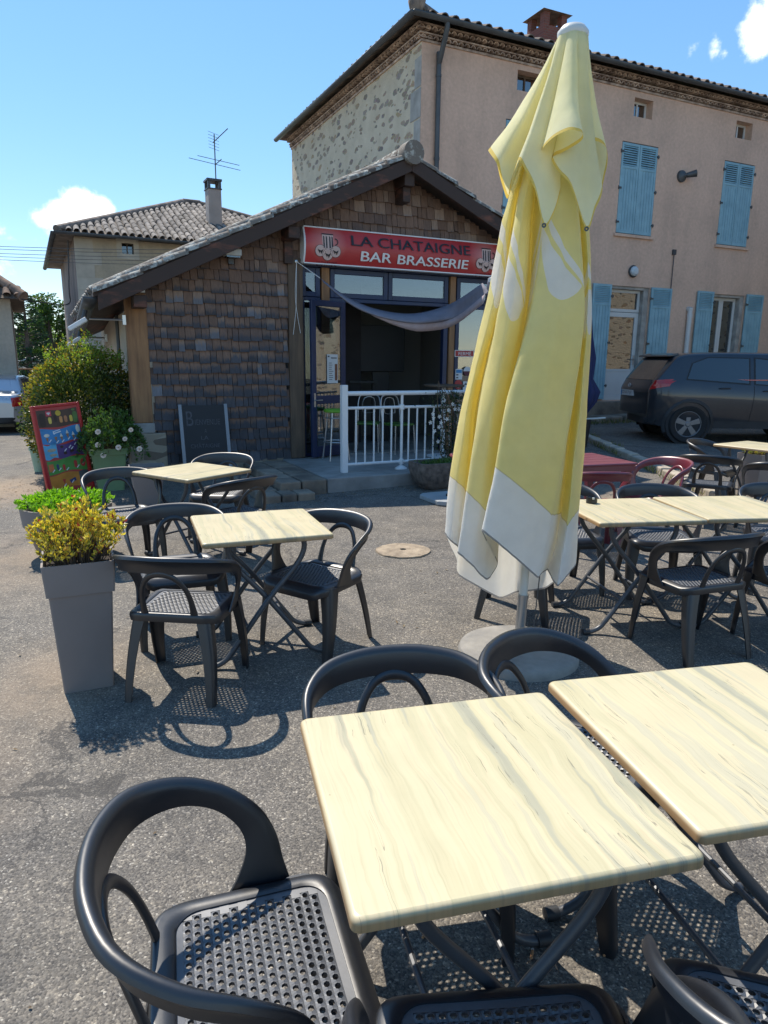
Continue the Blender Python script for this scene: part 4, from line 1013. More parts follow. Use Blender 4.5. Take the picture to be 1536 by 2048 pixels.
def make_table(label, group):
    t = thing('folding_table', label, 'table', group=group)
    mb = MB(); h = .35; o = rrect(h, h, .018, 5); rows = []
    for (ins, z) in ((.006, -.030), (.0, -.026), (.0, -.010), (.0018, -.005), (.005, -.0016), (.010, 0)):
        rows.append([(x * (1 - ins / h), y * (1 - ins / h), z) for x, y in o])
    mb.grid(rows, closed=True); mb.add(rows[0], [tuple(range(len(o)))]); mb.add(rows[-1], [tuple(range(len(o)))])
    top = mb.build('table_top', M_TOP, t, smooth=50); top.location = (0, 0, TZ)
    r = .0150; zt = TZ - .035
    for k, y in enumerate((-.235, .235)):
        for s in (1, -1):
            yy = y + (.014 if s > 0 else -.014) * (1 if y < 0 else -1)
            P = [Vector(q) for q in [(-s * .20, yy, zt), (-s * .205, yy, zt - .06), (-s * .16, yy, zt - .15), (0, yy, .37), (s * .20, yy, .10), (s * .245, yy, .045), (s * .30, yy, .020), (s * .345, yy, .018)]]
            mb = MB(); mb.tube(crom(P, 4), r, 12); lg = mb.build('leg', M_TUBE, t, smooth=60)
            mb = MB(); mb.tube([P[-1] - Vector((s * .03, 0, .0)), P[-1] + Vector((s * .012, 0, 0))], .0205, 12); mb.build('foot_cap', M_PLASTG, lg, smooth=50)
        mb = MB(); mb.tube([(0, y - .02, .37), (0, y + .02, .37)], .006, 8); mb.build('pivot_bolt', M_CHROME, t)
    for s in (1, -1):
        mb = MB(); mb.tube([(s * .20, -.235, zt + .003), (s * .20, .235, zt + .003)], .012, 8); mb.build('crossbar', M_TUBE, t)
        mb = MB(); mb.tube([(s * .115, -.235, .215), (s * .115, .235, .215)], .009, 8); mb.build('crossbar', M_TUBE, t)
    return t
GT = 'pale square folding tables'
tab0 = make_table('front left pale square table of the nearest pair, all four corners in view', GT)
tab0.location = (.207, 1.415, 0); tab0.rotation_euler = (0, 0, R(14.1))
def table(x, y, a, label):
    d = dup(tab0, (x, y, 0), R(a), label); return d
table(.908, 1.640, 12.9, 'front right pale square table of the nearest pair, cut by the right edge')
table(-.719, 3.859, 20.3, 'small pale square table between the tall planter and the manhole cover')
table(-1.621, 5.784, 56.2 - 90, 'farthest left pale square table set cornerwise before the shingled wall')
table(1.566, 4.372, 8.7, 'pale square table with the black ashtray beside the parasol')
table(2.272, 4.479, 6.9, 'pale square table joined to the right of the ashtray table').location.z = .004
table(4.34, 8.02, 32, 'pale square table farthest right in front of the dark car')
# red table
t = thing('garden_table', 'wine red square plastic table behind the yellow parasol', 'table', (1.96, 6.89, 0), R(18))
mb = MB(); mb.box((-.4, -.38, .695), (.4, .38, .72)); top = mb.build('table_top', M_CHAIRR, t, smooth=0, bevel=.01)
mb = MB()
for i in range(1, 5): mb.box((-.36, -.38 + i * .152 - .002, .7195), (.36, -.38 + i * .152 + .002, .7215))
mb.box((-.385, -.365, .64), (.385, -.345, .695)); mb.box((-.385, .345, .64), (.385, .365, .695)); mb.box((-.385, -.345, .64), (-.365, .345, .695)); mb.box((.365, -.345, .64), (.385, .345, .695))
mb.build('apron', M_CHAIRR, t, smooth=0)
for sx in (-1, 1):
    for sy in (-1, 1):
        mb = MB(); mb.prism([(sx * .365, .69), (sx * .285, .69), (sx * .315, 0), (sx * .365, 0)], sy * .34, sy * .27); mb.build('leg', M_CHAIRR, t, smooth=0, bevel=.006)
# ashtray
p = at_z(1183, 1006, TZ)
t = thing('ashtray', 'small black round ashtray on the table beside the parasol', 'ashtray', (p.x, p.y, TZ))
mb = MB(); mb.lathe([(0, .002), (.037, .002), (.036, .042), (.032, .043), (.030, .038), (.029, .012), (0, .010)], 28); mb.build('bowl', pm('black melamine', (.012, .012, .013), .3, .1, 4, 0), t, smooth=40)
mb = MB(); mb.box((-.007, -.038, .031), (.007, -.028, .044)); mb.build('rest_notch', M_PVC, t, smooth=0, bevel=.002)

# ------------------------------------------------------------------ the folded yellow parasol
PB = Vector((.785, 3.75, 0)); PC = -Vector((PB.x, PB.y, 0)).normalized()
def up(px, py, d): return on_plane(px, py, PB + PC * d, PC)
M_POLEW = pm('white parasol pole', (.66, .65, .60), .4, .1, 5, .03, 60)
def cloth_mat(name, pattern=True):
    m, nt, b = newmat(name); tc = nd(nt, 'ShaderNodeTexCoord'); s = nd(nt, 'ShaderNodeSeparateXYZ'); nt.links.new(tc.outputs['UV'], s.inputs[0])
    co = tc.outputs['Object']; U_, V_ = s.outputs[0], s.outputs[1]
    n1 = noise(nt, co, 2.5, 5); yl = ramp(nt, [(.3, (.87, .77, .31)), (.7, (.89, .82, .40))] if pattern else [(.3, (.88, .84, .48)), (.7, (.90, .88, .62))]); nt.links.new(n1, yl.inputs[0])  # vent yellow is paler: sun-washed highlights are put into its colour
    wh = (.86, .86, .85); c = yl.outputs[0]
    if pattern:
        def lt(a, b_): return math_n(nt, 'LESS_THAN', a, b_)
        def gt(a, b_): return math_n(nt, 'GREATER_THAN', a, b_)
        band = lt(V_, .335)
        u2 = math_n(nt, 'MULTIPLY', U_, U_)
        low = math_n(nt, 'MULTIPLY_ADD', u2, 3.0, 1.28)            # curved lower edge of the shield
        sh = math_n(nt, 'MULTIPLY', gt(V_, low), lt(V_, math_n(nt, 'MULTIPLY_ADD', U_, -.20, 1.50)))
        st = math_n(nt, 'MULTIPLY', gt(V_, math_n(nt, 'MULTIPLY_ADD', U_, -.30, 1.545)), lt(V_, math_n(nt, 'MULTIPLY_ADD', U_, -.34, 1.61)))
        sh = math_n(nt, 'MAXIMUM', sh, st); sh = math_n(nt, 'MULTIPLY', sh, lt(math_n(nt, 'ABSOLUTE', U_), .27))
        f = math_n(nt, 'MAXIMUM', band, sh, clamp=True)
        c = mixc(nt, f, c, wh)
        seam = lt(V_, .010); c = mixc(nt, seam, c, (.30, .30, .31))
        sm2 = math_n(nt, 'MULTIPLY', gt(V_, .331), lt(V_, .338)); c = mixc(nt, math_n(nt, 'MULTIPLY', sm2, .5), c, (.45, .36, .12))
    else:
        seam = lt_ = math_n(nt, 'LESS_THAN', V_, .02); c = mixc(nt, math_n(nt, 'MULTIPLY', seam, .8), c, (.80, .56, .05))
    weave = nd(nt, 'ShaderNodeTexNoise'); weave.inputs['Scale'].default_value = 260; nt.links.new(co, weave.inputs['Vector'])
    c = _scale(nt, c, math_n(nt, 'MULTIPLY_ADD', noise(nt, co, 9, 5), .22, .89))
    nt.links.new(c, b.inputs['Base Color']); b.inputs['Roughness'].default_value = .8; b.inputs['Sheen Weight'].default_value = .15; b.inputs['Specular IOR Level'].default_value = .25
    hh = math_n(nt, 'ADD', weave.outputs['Fac'], math_n(nt, 'MULTIPLY', noise(nt, co, 11, 4), 4.0)); bump(nt, b, hh, .22, .006)
    t = nd(nt, 'ShaderNodeBsdfTranslucent'); tcx = mixc(nt, 1.0, c, (1.0, .95, .85), 'MULTIPLY'); nt.links.new(tcx, t.inputs[0])
    mx = nd(nt, 'ShaderNodeMixShader'); mx.inputs[0].default_value = .46; nt.links.new(b.outputs[0], mx.inputs[1]); nt.links.new(t.outputs[0], mx.inputs[2])
    nt.links.new(mx.outputs[0], nt.nodes['Material Output'].inputs[0]); return m
para = thing('parasol', 'tall folded yellow and white cloth parasol standing on a round concrete base', 'parasol', PB)
def Lp(v): return v - PB
# lower canopy: crease lines with (px, py, depth towards us) at five heights and the seam coordinate
CR = [
 ([(1006,440,.00),(976,600,.00),(928,800,.02),(905,940,.05),(890,1068,.07)], -.20),
 ([(1016,440,.04),(988,600,.06),(938,800,.10),(917,945,.12),(901,1082,.13)], -.08),
 ([(1022,440,.02),(1001,600,.03),(947,800,.07),(932,950,.09),(916,1094,.10)], .10),
 ([(1026,440,-.04),(1004,600,-.05),(956,800,-.03),(944,950,.00),(930,1110,.02)], .30),
 ([(1030,440,.10),(1003,600,.14),(964,800,.20),(941,942,.24),(916,1105,.27)], -.20),
 ([(1044,440,.14),(1026,600,.185),(990,800,.255),(968,962,.28),(945,1132,.30)], .0),
 ([(1056,440,.12),(1045,600,.14),(1010,800,.18),(990,965,.21),(968,1154,.23)], .18),
 ([(1062,440,.06),(1052,600,.06),(1020,800,.07),(1004,960,.09),(978,1159,.13)], .26),
 ([(1068,440,.00),(1058,600,-.01),(1026,800,.00),(1012,960,.02),(998,1128,.05)], .30),
 ([(1086,440,.10),(1067,600,.19),(1014,800,.29),(990,942,.33),(964,1061,.36)], -.26),
 ([(1100,440,.15),(1090,600,.235),(1046,800,.33),(1026,965,.365),(1000,1090,.385)], -.08),
 ([(1122,440,.17),(1122,600,.25),(1090,800,.335),(1066,1000,.365),(1038,1122,.38)], .08),
 ([(1150,440,.14),(1166,600,.18),(1143,800,.24),(1103,1025,.29),(1074,1155,.32)], .27),
 ([(1157,440,.08),(1164,600,.09),(1143,800,.12),(1108,1040,.16),(1080,1150,.20)], .31),
 ([(1160,440,.02),(1162,600,.03),(1142,800,.05),(1118,1050,.07),(1092,1140,.10)], .33),
 ([(1168,440,.05),(1175,600,.08),(1160,800,.12),(1134,1030,.15),(1112,1172,.17)], -.18),
 ([(1172,440,.02),(1179,600,.04),(1167,800,.06),(1150,985,.08),(1132,1152,.09)], .0),
 ([(1176,440,-.04),(1183,600,-.05),(1173,800,-.06),(1162,960,-.06),(1149,1128,-.05)], .2),
 ([(1160,440,-.14),(1164,600,-.20),(1148,800,-.27),(1136,950,-.29),(1124,1150,-.28)], -.2),
 ([(1120,440,-.11),(1122,600,-.13),(1108,800,-.16),(1098,950,-.18),(1088,1178,-.18)], .28),
 ([(1090,440,-.16),(1080,600,-.22),(1060,800,-.30),(1048,950,-.32),(1030,1186,-.30)], -.2),
 ([(1052,440,-.11),(1042,600,-.14),(1012,800,-.18),(1004,950,-.18),(1000,1197,-.10)], .28),
 ([(1020,440,-.12),(996,600,-.15),(955,800,-.19),(936,950,-.18),(920,1152,-.14)], -.2),
 ([(1010,440,-.05),(988,600,-.06),(946,800,-.07),(930,950,-.06),(914,1120,-.04)], .25),
]
lines = []
for ci, (pts, a) in enumerate(CR):
    if ci in (3, 8, 14): pts = [(x, y, d - .02 - .07 * min(1, (y - 400) / 250)) for x, y, d in pts]
    x4, _, d4 = pts[0]; pts = [(1113 + (x4 - 1113) * .42, 250, d4 * .4), (1108 + (x4 - 1108) * .72, 345, d4 * .75)] + pts
    lines.append(crom([up(*p) for p in pts], 6))
nl = len(lines); nh = len(lines[0])
dist = []
for L in lines:
    d = [0.0] * nh
    for i in range(nh - 2, -1, -1): d[i] = d[i + 1] + (L[i] - L[i + 1]).length
    dist.append(d)
SUB = 5; ring_pts = []
for i in range(nl):
    for j in range(SUB): ring_pts.append((i, j / SUB))
rows = []; uv = []
def cr1(a, b, c, d, t, ten=.5):
    m0 = (c - a) * ten; m1 = (d - b) * ten
    return b * (2*t**3 - 3*t*t + 1) + m0 * (t**3 - 2*t*t + t) + c * (-2*t**3 + 3*t*t) + m1 * (t**3 - t*t)
for h in range(nh):
    row = []
    for (i, t) in ring_pts:
        A, B2, C2, D2_ = lines[i - 1][h], lines[i][h], lines[(i + 1) % nl][h], lines[(i + 2) % nl][h]
        p = cr1(A, B2, C2, D2_, t, .22)
        w1 = mnoise.noise(Vector((p.x * 9, p.y * 9, p.z * 2.2))) * .010 + mnoise.noise(Vector((p.x * 22, p.y * 22, p.z * 7))) * .004 + (1 - abs(mnoise.noise(Vector((p.x * 30, p.y * 30, p.z * 1.6 + 7))))) * .006
        p = p + (p - PB - Vector((0, 0, p.z))).normalized() * w1
        row.append(Lp(p))
        j2 = (i + 1) % nl
        uv.append((CR[i][1] * (1 - t) + CR[j2][1] * t, dist[i][h] * (1 - t) + dist[j2][h] * t))
    rows.append(row)
mb = MB(); mb.grid(rows, closed=True)
mb.build('lower_canopy', cloth_mat('yellow and white parasol cloth'), para, smooth=180, uvs=uv, fixn=False)
# upper vent tier: hem points all the way round
HEM = [(977,304,.02),(994,326,.13),(1003,362,.10),(1015,398,.04),(1022,372,.08),(1035,321,.26),(1050,340,.30),(1070,380,.31),(1088,453,.30),(1106,430,.25),(1119,392,.18),(1121,374,.13),(1104,346,.12),(1082,316,.14),
       (1083,300,.24),(1105,276,.32),(1135,261,.36),(1155,262,.36),(1165,268,.33),(1162,282,.28),(1130,302,.23),(1104,316,.20),(1118,345,.24),(1143,374,.25),(1173,460,.24),(1190,420,.20),(1205,388,.14),(1200,364,.07),(1168,318,.03),(1160,296,.06),
       (1185,282,.08),(1206,290,.04),(1215,316,-.04),(1208,352,-.10),(1195,400,-.14),(1180,330,-.22),(1160,310,-.34),(1130,330,-.38),(1110,420,-.26),(1085,340,-.34),(1060,300,-.36),(1035,310,-.30),(1030,400,-.14),(1010,330,-.20),(985,300,-.14)]
hem = crom([up(*p) for p in HEM], 4, closed=True); nH = len(hem)
topc = up(1147, 58, 0); rows = []; uv = []
NT = 16
for k in range(NT + 1):
    t = k / NT; row = []
    for i, hp in enumerate(hem):
        fi = i / 4; a = pi * fi / 33 if fi <= 33 else pi + pi * (fi - 33) / (len(HEM) - 33)
        # ring at the cap, ordered like the hem (clockwise from the left seen from us)
        ex = Vector((-PC.y, PC.x, 0)); rt = topc + (-ex if False else ex) * (-cos(a + pi) * .085) * 1 + PC * (sin(a) * .085)
        ang = a; rt = topc + ex * (-cos(ang)) * .070 + PC * (sin(ang) * .070)
        rt.z -= .03
        s = t; p = rt.lerp(hp, s)
        mid = sin(pi * s)
        p.z += -.02 * mid; p += (Vector((hp.x, hp.y, 0)) - PB) * (-.035 * mid)
        q = p - PB; w1 = mnoise.noise(Vector((p.x * 11, p.y * 11, p.z * 3))) * .008 * min(1, s * 3)
        p = p + Vector((q.x, q.y, 0)).normalized() * w1
        row.append(Lp(p)); uv.append((i / nH, (hp - rt).length * (1 - t)))
    rows.append(row)
mb = MB(); mb.grid(rows, closed=True)
mb.build('vent_tier', cloth_mat('yellow vent cloth with painted sun wash', False), para, smooth=180, uvs=uv, fixn=False)
for (px, py, d) in ((1088, 451, .31), (1173, 458, .25)):
    mb = MB(); P = Lp(up(px, py, d)); mb.lathe([(.004, 0), (.011, 0), (.011, .006), (.004, .006)], 10, M=Matrix.Translation(P) @ PC.to_track_quat('Z', 'Y').to_matrix().to_4x4())
    mb.build('rib_eyelet', M_ZINC, para)
zc_ = topc.z
AX = (topc - PB); tilt = Vector((0, 0, 1)).rotation_difference(AX.normalized()).to_matrix().to_4x4(); zc_ = AX.length
mb = MB(); mb.lathe([(.03, zc_ - .06), (.066, zc_ - .05), (.074, zc_ - .03), (.074, zc_ - .015), (.055, zc_ + .008), (.025, zc_ + .02), (0, zc_ + .023)], 24, M=tilt)
mb.lathe([(.05, zc_ - .085), (.06, zc_ - .08), (.06, zc_ - .05), (.05, zc_ - .045)], 24, M=tilt); mb.build('finial_cap', M_POLEW, para, smooth=40)
mb = MB(); mb.tube([(0, 0, .36), (0, 0, zc_ - .05)], .024, 14, M=tilt); mb.build('pole', M_POLEW, para)
mb = MB(); mb.tube([(0, 0, .05), (0, 0, .36)], .029, 16, M=tilt); mb.tube([(0, 0, .355), (0, 0, .375)], .032, 16, M=tilt); mb.build('pole_sleeve', M_CHROME, para, smooth=50)
mb = MB(); mb.tube(crom([Vector(q) for q in [(.02, -.03, .60), (.05, -.035, .59), (.075, -.03, .58), (.08, -.03, .56)]], 3), .004, 6, M=tilt); mb.tube([(.078, -.03, .56), (.07, -.03, .18)], .0035, 5, M=tilt); mb.build('crank_cord', M_ZINC, para)
for k in range(6):
    a = k * pi / 3 + .3; mb = MB(); mb.tube([Vector((cos(a) * .04, sin(a) * .04, zc_ - .10)), Vector((cos(a) * .07, sin(a) * .07, 1.9)), Vector((cos(a) * .09, sin(a) * .09, 1.0))], .009, 6, M=tilt); mb.build('rib', M_POLEW, para)
cb_ = thing('parasol_stand', 'round flat concrete stand under the yellow parasol', 'stand', PB)
mb = MB(); mb.lathe([(0, .062), (.05, .062), (.30, .058), (.335, .052), (.345, .035), (.345, .0)], 48); mb.build('concrete_disc', pm('weathered concrete disc', (.27, .25, .22), .85, .3, 9, .35, 120, col2=(.20, .19, .175)), cb_, smooth=40)
mb = MB(); mb.lathe([(.033, .06), (.045, .06), (.045, .085), (.033, .085)], 18); mb.build('socket', M_CHROME, cb_, smooth=40)
# ------------------------------------------------------------------ terrace, steps, railing
TZR = .21
def L_(px, py, z): return to_loc(QB, at_z(px, py, z))
cA = L_(655, 957, TZR); u0_, v0_ = cA.x, cA.y
terr = thing('terrace', 'raised grey concrete terrace in front of the bar door', 'terrace', QB, AZ)
mb = MB(); mb.box((u0_, v0_, -.1), (3.7, .03, TZR)); mb.build('slab', M_CONC, terr, smooth=0, bevel=.015)
st = thing('stone_steps', 'low stone steps of flat slabs left of the terrace', 'steps', QB, AZ)
a = L_(538, 923, TZR); mb = MB()
yy = v0_ - .02
uL_ = min(a.x, u0_ - .62)
rnd2 = random.Random(3)
def slabs(mb, ua, ub, va, vb, z0, z1, n, m):
    us = [ua] + sorted(ua + (ub - ua) * (i + rnd2.uniform(-.18, .18)) / n for i in range(1, n)) + [ub]; g = .008
    for i in range(n):
        vs_ = [va] + sorted(va + (vb - va) * (j + rnd2.uniform(-.25, .25)) / m for j in range(1, m)) + [vb]
        for j in range(m):
            dz = rnd2.uniform(-.008, .004); mb.box((us[i] + g, vs_[j] + g, z0), (us[i + 1] - g, vs_[j + 1] - g, z1 + dz))
slabs(mb, uL_, u0_ - .004, yy, -.10, -.1, TZR - .004, 2, 5); mb.build('upper_step', M_STONE, st, smooth=0, bevel=.02)
mb = MB(); slabs(mb, uL_ - .30, uL_ - .004, yy + .05, -.12, -.1, .105, 1, 4); slabs(mb, uL_ - .32, u0_ - .25, yy - .26, yy + .04, -.1, .10, 3, 1); mb.build('lower_step', M_STONE, st, smooth=0, bevel=.02)
rl = thing('railing', 'white metal railing along the edge of the terrace', 'railing', QB, AZ)
pP = L_(688, 945, TZR); pu, pv = pP.x, pP.y
def RZ(px, py): return B_(px, py, pv)
zt_ = RZ(694, 770)[1]; ztop = RZ(712, 787)[1]; zmid = RZ(712, 816)[1]; zbot = RZ(712, 928)[1]
mb = MB(); mb.box((pu - .035, pv - .035, TZR), (pu + .045, pv + .045, zt_)); mb.build('end_post', M_WHITE, rl, smooth=0, bevel=.004)
RU1 = 3.3
mb = MB(); mb.tube([(pu + .04, pv, ztop), (RU1, pv, ztop)], .030, 14); mb.build('handrail', M_WHITE, rl)
mb = MB(); mb.tube([(pu + .04, pv, zmid), (RU1, pv, zmid)], .020, 10); mb.build('middle_rail', M_WHITE, rl)
mb = MB(); mb.tube([(pu + .04, pv, zbot), (RU1, pv, zbot)], .020, 10); mb.build('bottom_rail', M_WHITE, rl)
stp = RZ(730, 870)[0] - RZ(712, 870)[0]; uu = RZ(712, 870)[0]; k = 0
ups = RZ(803, 870)[0]
while uu < RU1:
    if not any(abs(uu - q) < .045 for q in (ups, ups + 1.22)):
        mb = MB(); mb.tube([(uu, pv, zbot), (uu, pv, zmid)], .0125, 8); mb.build('baluster', M_WHITE, rl)
    uu += stp
for q in (ups, ups + 1.22):
    mb = MB(); mb.tube([(q, pv, TZR), (q, pv, ztop)], .019, 10); mb.lathe([(.019, zbot - .04), (.034, zbot - .03), (.034, zbot + .03), (.019, zbot + .04)], 12, M=Matrix.Translation((q, pv, 0))); mb.lathe([(.019, zmid - .04), (.034, zmid - .03), (.034, zmid + .03), (.019, zmid + .04)], 12, M=Matrix.Translation((q, pv, 0)))
    pb_ = mb.build('upright', M_WHITE, rl, smooth=50)
    mb = MB(); mb.lathe([(.075, 0), (.075, .012), (.045, .035), (.02, .05)], 16, M=Matrix.Translation((q, pv, TZR)), sx=1.2); mb.build('foot_plate', M_WHITE, pb_, smooth=50)
# ---- things on the terrace
p = at_z(672, 919, TZR); t = thing('bar_stool', 'steel bar stool with a lime green seat by the open door leaf', 'stool', (p.x, p.y, TZR), AZ)
mb = MB(); mb.lathe([(0, .70), (.165, .70), (.178, .715), (.178, .735), (.16, .748), (0, .752)], 24); mb.build('seat', pm('lime green vinyl', (.16, .42, .03), .4, .15), t, smooth=40)
for k in range(4):
    a = k * pi / 2 + pi / 4; mb = MB(); mb.tube([(cos(a) * .13, sin(a) * .13, .70), (cos(a) * .15, sin(a) * .15, .5), (cos(a) * .215, sin(a) * .215, 0)], .0125, 8); mb.build('leg', M_CHROME, t)
mb = MB(); mb.tube([(cos(2 * pi * i / 24) * .178, sin(2 * pi * i / 24) * .178, .27) for i in range(24)], .010, 8, closed=True); mb.tube([(cos(2 * pi * i / 24) * .15, sin(2 * pi * i / 24) * .15, .62) for i in range(24)], .008, 8, closed=True); mb.build('foot_ring', M_CHROME, t)
p = at_z(884, 912, TZR); zt2 = on_plane(884, 769, (p.x, p.y, 0), EV).z - TZR
t = thing('high_table', 'round wooden topped high table on a white post behind the railing', 'table', (p.x, p.y, TZR), AZ)
mb = MB(); mb.lathe([(0, zt2 - .035), (.30, zt2 - .035), (.315, zt2 - .025), (.315, zt2 - .008), (.30, zt2), (0, zt2)], 32); mb.build('table_top', M_POST, t, smooth=40)
mb = MB(); mb.tube([(0, 0, .02), (0, 0, zt2 - .03)], .035, 12); mb.build('post', M_WHITE, t); mb = MB(); mb.lathe([(0, .03), (.05, .03), (.24, .012), (.24, 0)], 24); mb.build('foot', M_WHITE, t, smooth=40)
# chairs and tv inside
def steel_chair(loc, rz, label):
    t = thing('cafe_chair', label, 'chair', loc, rz, 'steel chairs in the doorway of the bar')
    mb = MB(); mb.box((-.19, -.19, .44), (.19, .19, .475)); mb.build('seat', pm('dull green vinyl', (.07, .16, .025), .45, .15), t, smooth=0, bevel=.012)
    mb = MB(); mb.tube(crom([Vector(q) for q in [(-.19, -.18, 0), (-.18, -.18, .45), (-.175, -.23, .80), (-.10, -.25, .90), (.10, -.25, .90), (.175, -.23, .80), (.18, -.18, .45), (.19, -.18, 0)]], 4), .011, 8); mb.build('back_frame', M_CHROME, t)
    mb = MB(); mb.tube(crom([Vector(q) for q in [(-.10, -.22, .62), (-.08, -.245, .84), (.08, -.245, .84), (.10, -.22, .62), (-.10, -.22, .62)]], 3), .006, 6); mb.build('back_loop', M_CHROME, t)
    for s_ in (-1, 1):
        mb = MB(); mb.tube([(s_ * .18, .18, .45), (s_ * .195, .20, 0)], .011, 8); mb.build('leg', M_CHROME, t)
q = at_z(795, 905, TZR); steel_chair((q.x, q.y, TZR), AZ + R(190), 'steel chair with a rounded back in the doorway behind the railing, near its middle upright')
q = at_z(735, 902, TZR); steel_chair((q.x, q.y, TZR), AZ + R(150), 'steel chair in the dark doorway just right of the white railing end post')
t = thing('television', 'black flat television on a tall stand inside the bar', 'television', QB + EU * 2.02 + EV * 1.5 + Vector((0, 0, .212)), AZ + R(-8))
mb = MB(); mb.box((-.42, -.03, 1.25), (.42, .03, 2.05)); mb.build('screen', pm('black screen', (.006, .006, .007), .55, .1, 3, 0), t, smooth=0, bevel=.01)
mb = MB(); mb.box((-.16, .03, 0), (.16, .09, 1.5)); mb.build('stand', pm('black stand', (.01, .01, .011), .5, .1), t, smooth=0, bevel=.01); mb = MB(); mb.box((-.62, -.12, 1.05), (-.1, .1, 1.09)); mb.build('shelf', pm('black shelf', (.012, .012, .013), .5, .1), t, smooth=0)
# notices
def notice(name, label, cat, px0, py0, px1, py1, v=.03, base=None, frame=None):
    ua, za = B_(px0, py0, v); ub, zb = B_(px1, py1, v); 
    return thing(name, label, cat, QB + EU * ((ua + ub) / 2) + EV * v + Vector((0, 0, (za + zb) / 2)), AZ), abs(ub - ua) / 2, abs(za - zb) / 2
def plate(mb, w, h, x=0, z=0, y=0, d=.003): mb.box((x - w, y - d, z - h), (x + w, y, z + h))
t, w_, h_ = notice('closed_sign', 'small red FERMÉ sign in the window right of the door', 'sign', 909.5, 700, 947.5, 714)
mb = MB(); plate(mb, w_, h_); mb.build('border', M_WHITET, t, smooth=0)
mb = MB(); plate(mb, w_ - .012, h_ - .010, 0, 0, -.0035, .002); mb.build('sign_face', M_RED, t, smooth=0)
mb = MB(); fit_text(mb, 'FERMÉ', w_ * 1.3, h_ * 1.25, lambda x, y: (x - w_ * .62, -.0075, y - h_ * .55)); mb.build('lettering', M_WHITET, t, smooth=0)
M_PAPER = pm('white paper', (.62, .63, .63), .6, .06, 5, 0); M_INK = pm('dark print', (.06, .06, .07), .6, .1, 5, 0); M_STBLUE = pm('blue print', (.05, .22, .45), .6, .1, 5, 0)
t, w_, h_ = notice('window_sticker', 'white card sticker with a blue top below the FERMÉ sign', 'sticker', 911, 738, 924, 759)
mb = MB(); plate(mb, w_, h_); mb.build('card', M_PAPER, t, smooth=0); mb = MB(); plate(mb, w_ * .85, h_ * .3, 0, h_ * .55, -.0035, .001); mb.build('blue_field', M_STBLUE, t, smooth=0)
mb = MB()
for (x, z) in ((-.45, -.1), (-.45, -.65)): plate(mb, w_ * .32, h_ * .13, x * w_, z * h_, -.0035, .001)
mb.build('dark_field', M_INK, t, smooth=0)
t, w_, h_ = notice('window_sticker', 'round sticker half white half dark beside the blue topped card', 'sticker', 927, 735, 942, 750)
mb = MB(); mb.prism([(cos(a) * w_, sin(a) * w_) for a in [pi * i / 16 for i in range(17)]], -.003, 0); mb.build('white_half', M_PAPER, t, smooth=0); mb = MB(); mb.prism([(cos(a) * w_, -sin(a) * w_) for a in [pi * i / 16 for i in range(17)]][::-1], -.003, 0); mb.build('dark_half', pm('dark red print', (.11, .03, .04), .6), t, smooth=0)
t, w_, h_ = notice('window_sticker', 'round red sticker low on the window right of the door', 'sticker', 909, 761, 924, 777)
mb = MB(); mb.prism([(cos(a) * w_, sin(a) * w_) for a in [2 * pi * i / 24 for i in range(24)]], -.003, 0); mb.build('red_disc', M_RED, t, smooth=0); mb = MB(); plate(mb, .015, .015, 0, -w_ * .5, -.0035, .001); mb.build('white_mark', M_PAPER, t, smooth=0)
t, w_, h_ = notice('window_sticker', 'small white sticker with a dark triangle beside the round red one', 'sticker', 926, 763, 936, 780)
mb = MB(); plate(mb, w_, h_); mb.build('card', M_PAPER, t, smooth=0); mb = MB(); mb.prism([(-w_ * .6, h_ * .2), (w_ * .6, h_ * .2), (0, h_ * .75)], -.0045, -.0035); mb.build('triangle', M_INK, t, smooth=0)
# menu on the door leaf
lm = Matrix.Translation((.70, -.02, 0)) @ Matrix.Rotation(R(20), 4, 'Z')
t = thing('door_menu', 'white printed menu sheet stuck on the glass of the open door leaf', 'menu', QB, AZ)
mn = MB(); xc, zc2 = -.26, 1.53; mn.box((xc - .105, .008, zc2 - .21), (xc + .105, .012, zc2 + .21), M=lm); mn.build('sheet', M_PAPER, t, smooth=0)
mn = MB()
for i in range(9): mn.box((xc - .07, .006, zc2 + .08 - i * .03), (xc + rnd.uniform(-.02, .03), .0075, zc2 + .088 - i * .03), M=lm)
mn.build('print', M_INK, t, smooth=0); mn = MB(); mn.box((xc - .03, .006, zc2 + .15), (xc + .085, .0075, zc2 + .165), M=lm); mn.build('print', M_INK, t, smooth=0); mn = MB(); mn.box((xc - .095, .006, zc2 + .17), (xc - .06, .0075, zc2 + .19), M=lm)
mn.build('print', M_INK, t, smooth=0); mn = MB(); mn.box((xc + .045, .006, zc2 - .17), (xc + .095, .0075, zc2 + .07), M=lm); mn.build('photo_strip', pm('brown food print', (.22, .09, .05), .6, .5, 30), t, smooth=0)
# ---- shade sail and grey folded parasol
def bw(u, v, z): return QB + EU * u + EV * v + Vector((0, 0, z))
GPp = at_z(968, 938, TZR); gl = to_loc(QB, GPp)
M_GCLOTH = pm('grey parasol cloth', (.27, .245, .27), .85, .12, 6, .15, 150)
t = thing('folded_parasol', 'closed grey mauve parasol standing on the terrace behind the yellow one', 'parasol', GPp, AZ)
ztg = B_(972, 556, gl.y)[1] - TZR
mb = MB(); rows = []
for h in range(13):
    f = h / 12; z = ztg - .03 - f * 1.75; row = []
    for i in range(48):
        a = 2 * pi * i / 48; fold = .5 + .5 * cos(a * 8 + f * .6)
        r = (.05 + .12 * f ** .8) * (.55 + .45 * fold ** .7) * (1 + .1 * sin(3 * a + 1)); row.append((cos(a) * r, sin(a) * r, z + (.05 * fold if h == 12 else 0)))
    rows.append(row)
mb.grid(rows, closed=True); mb.build('canopy', M_GCLOTH, t, smooth=180)
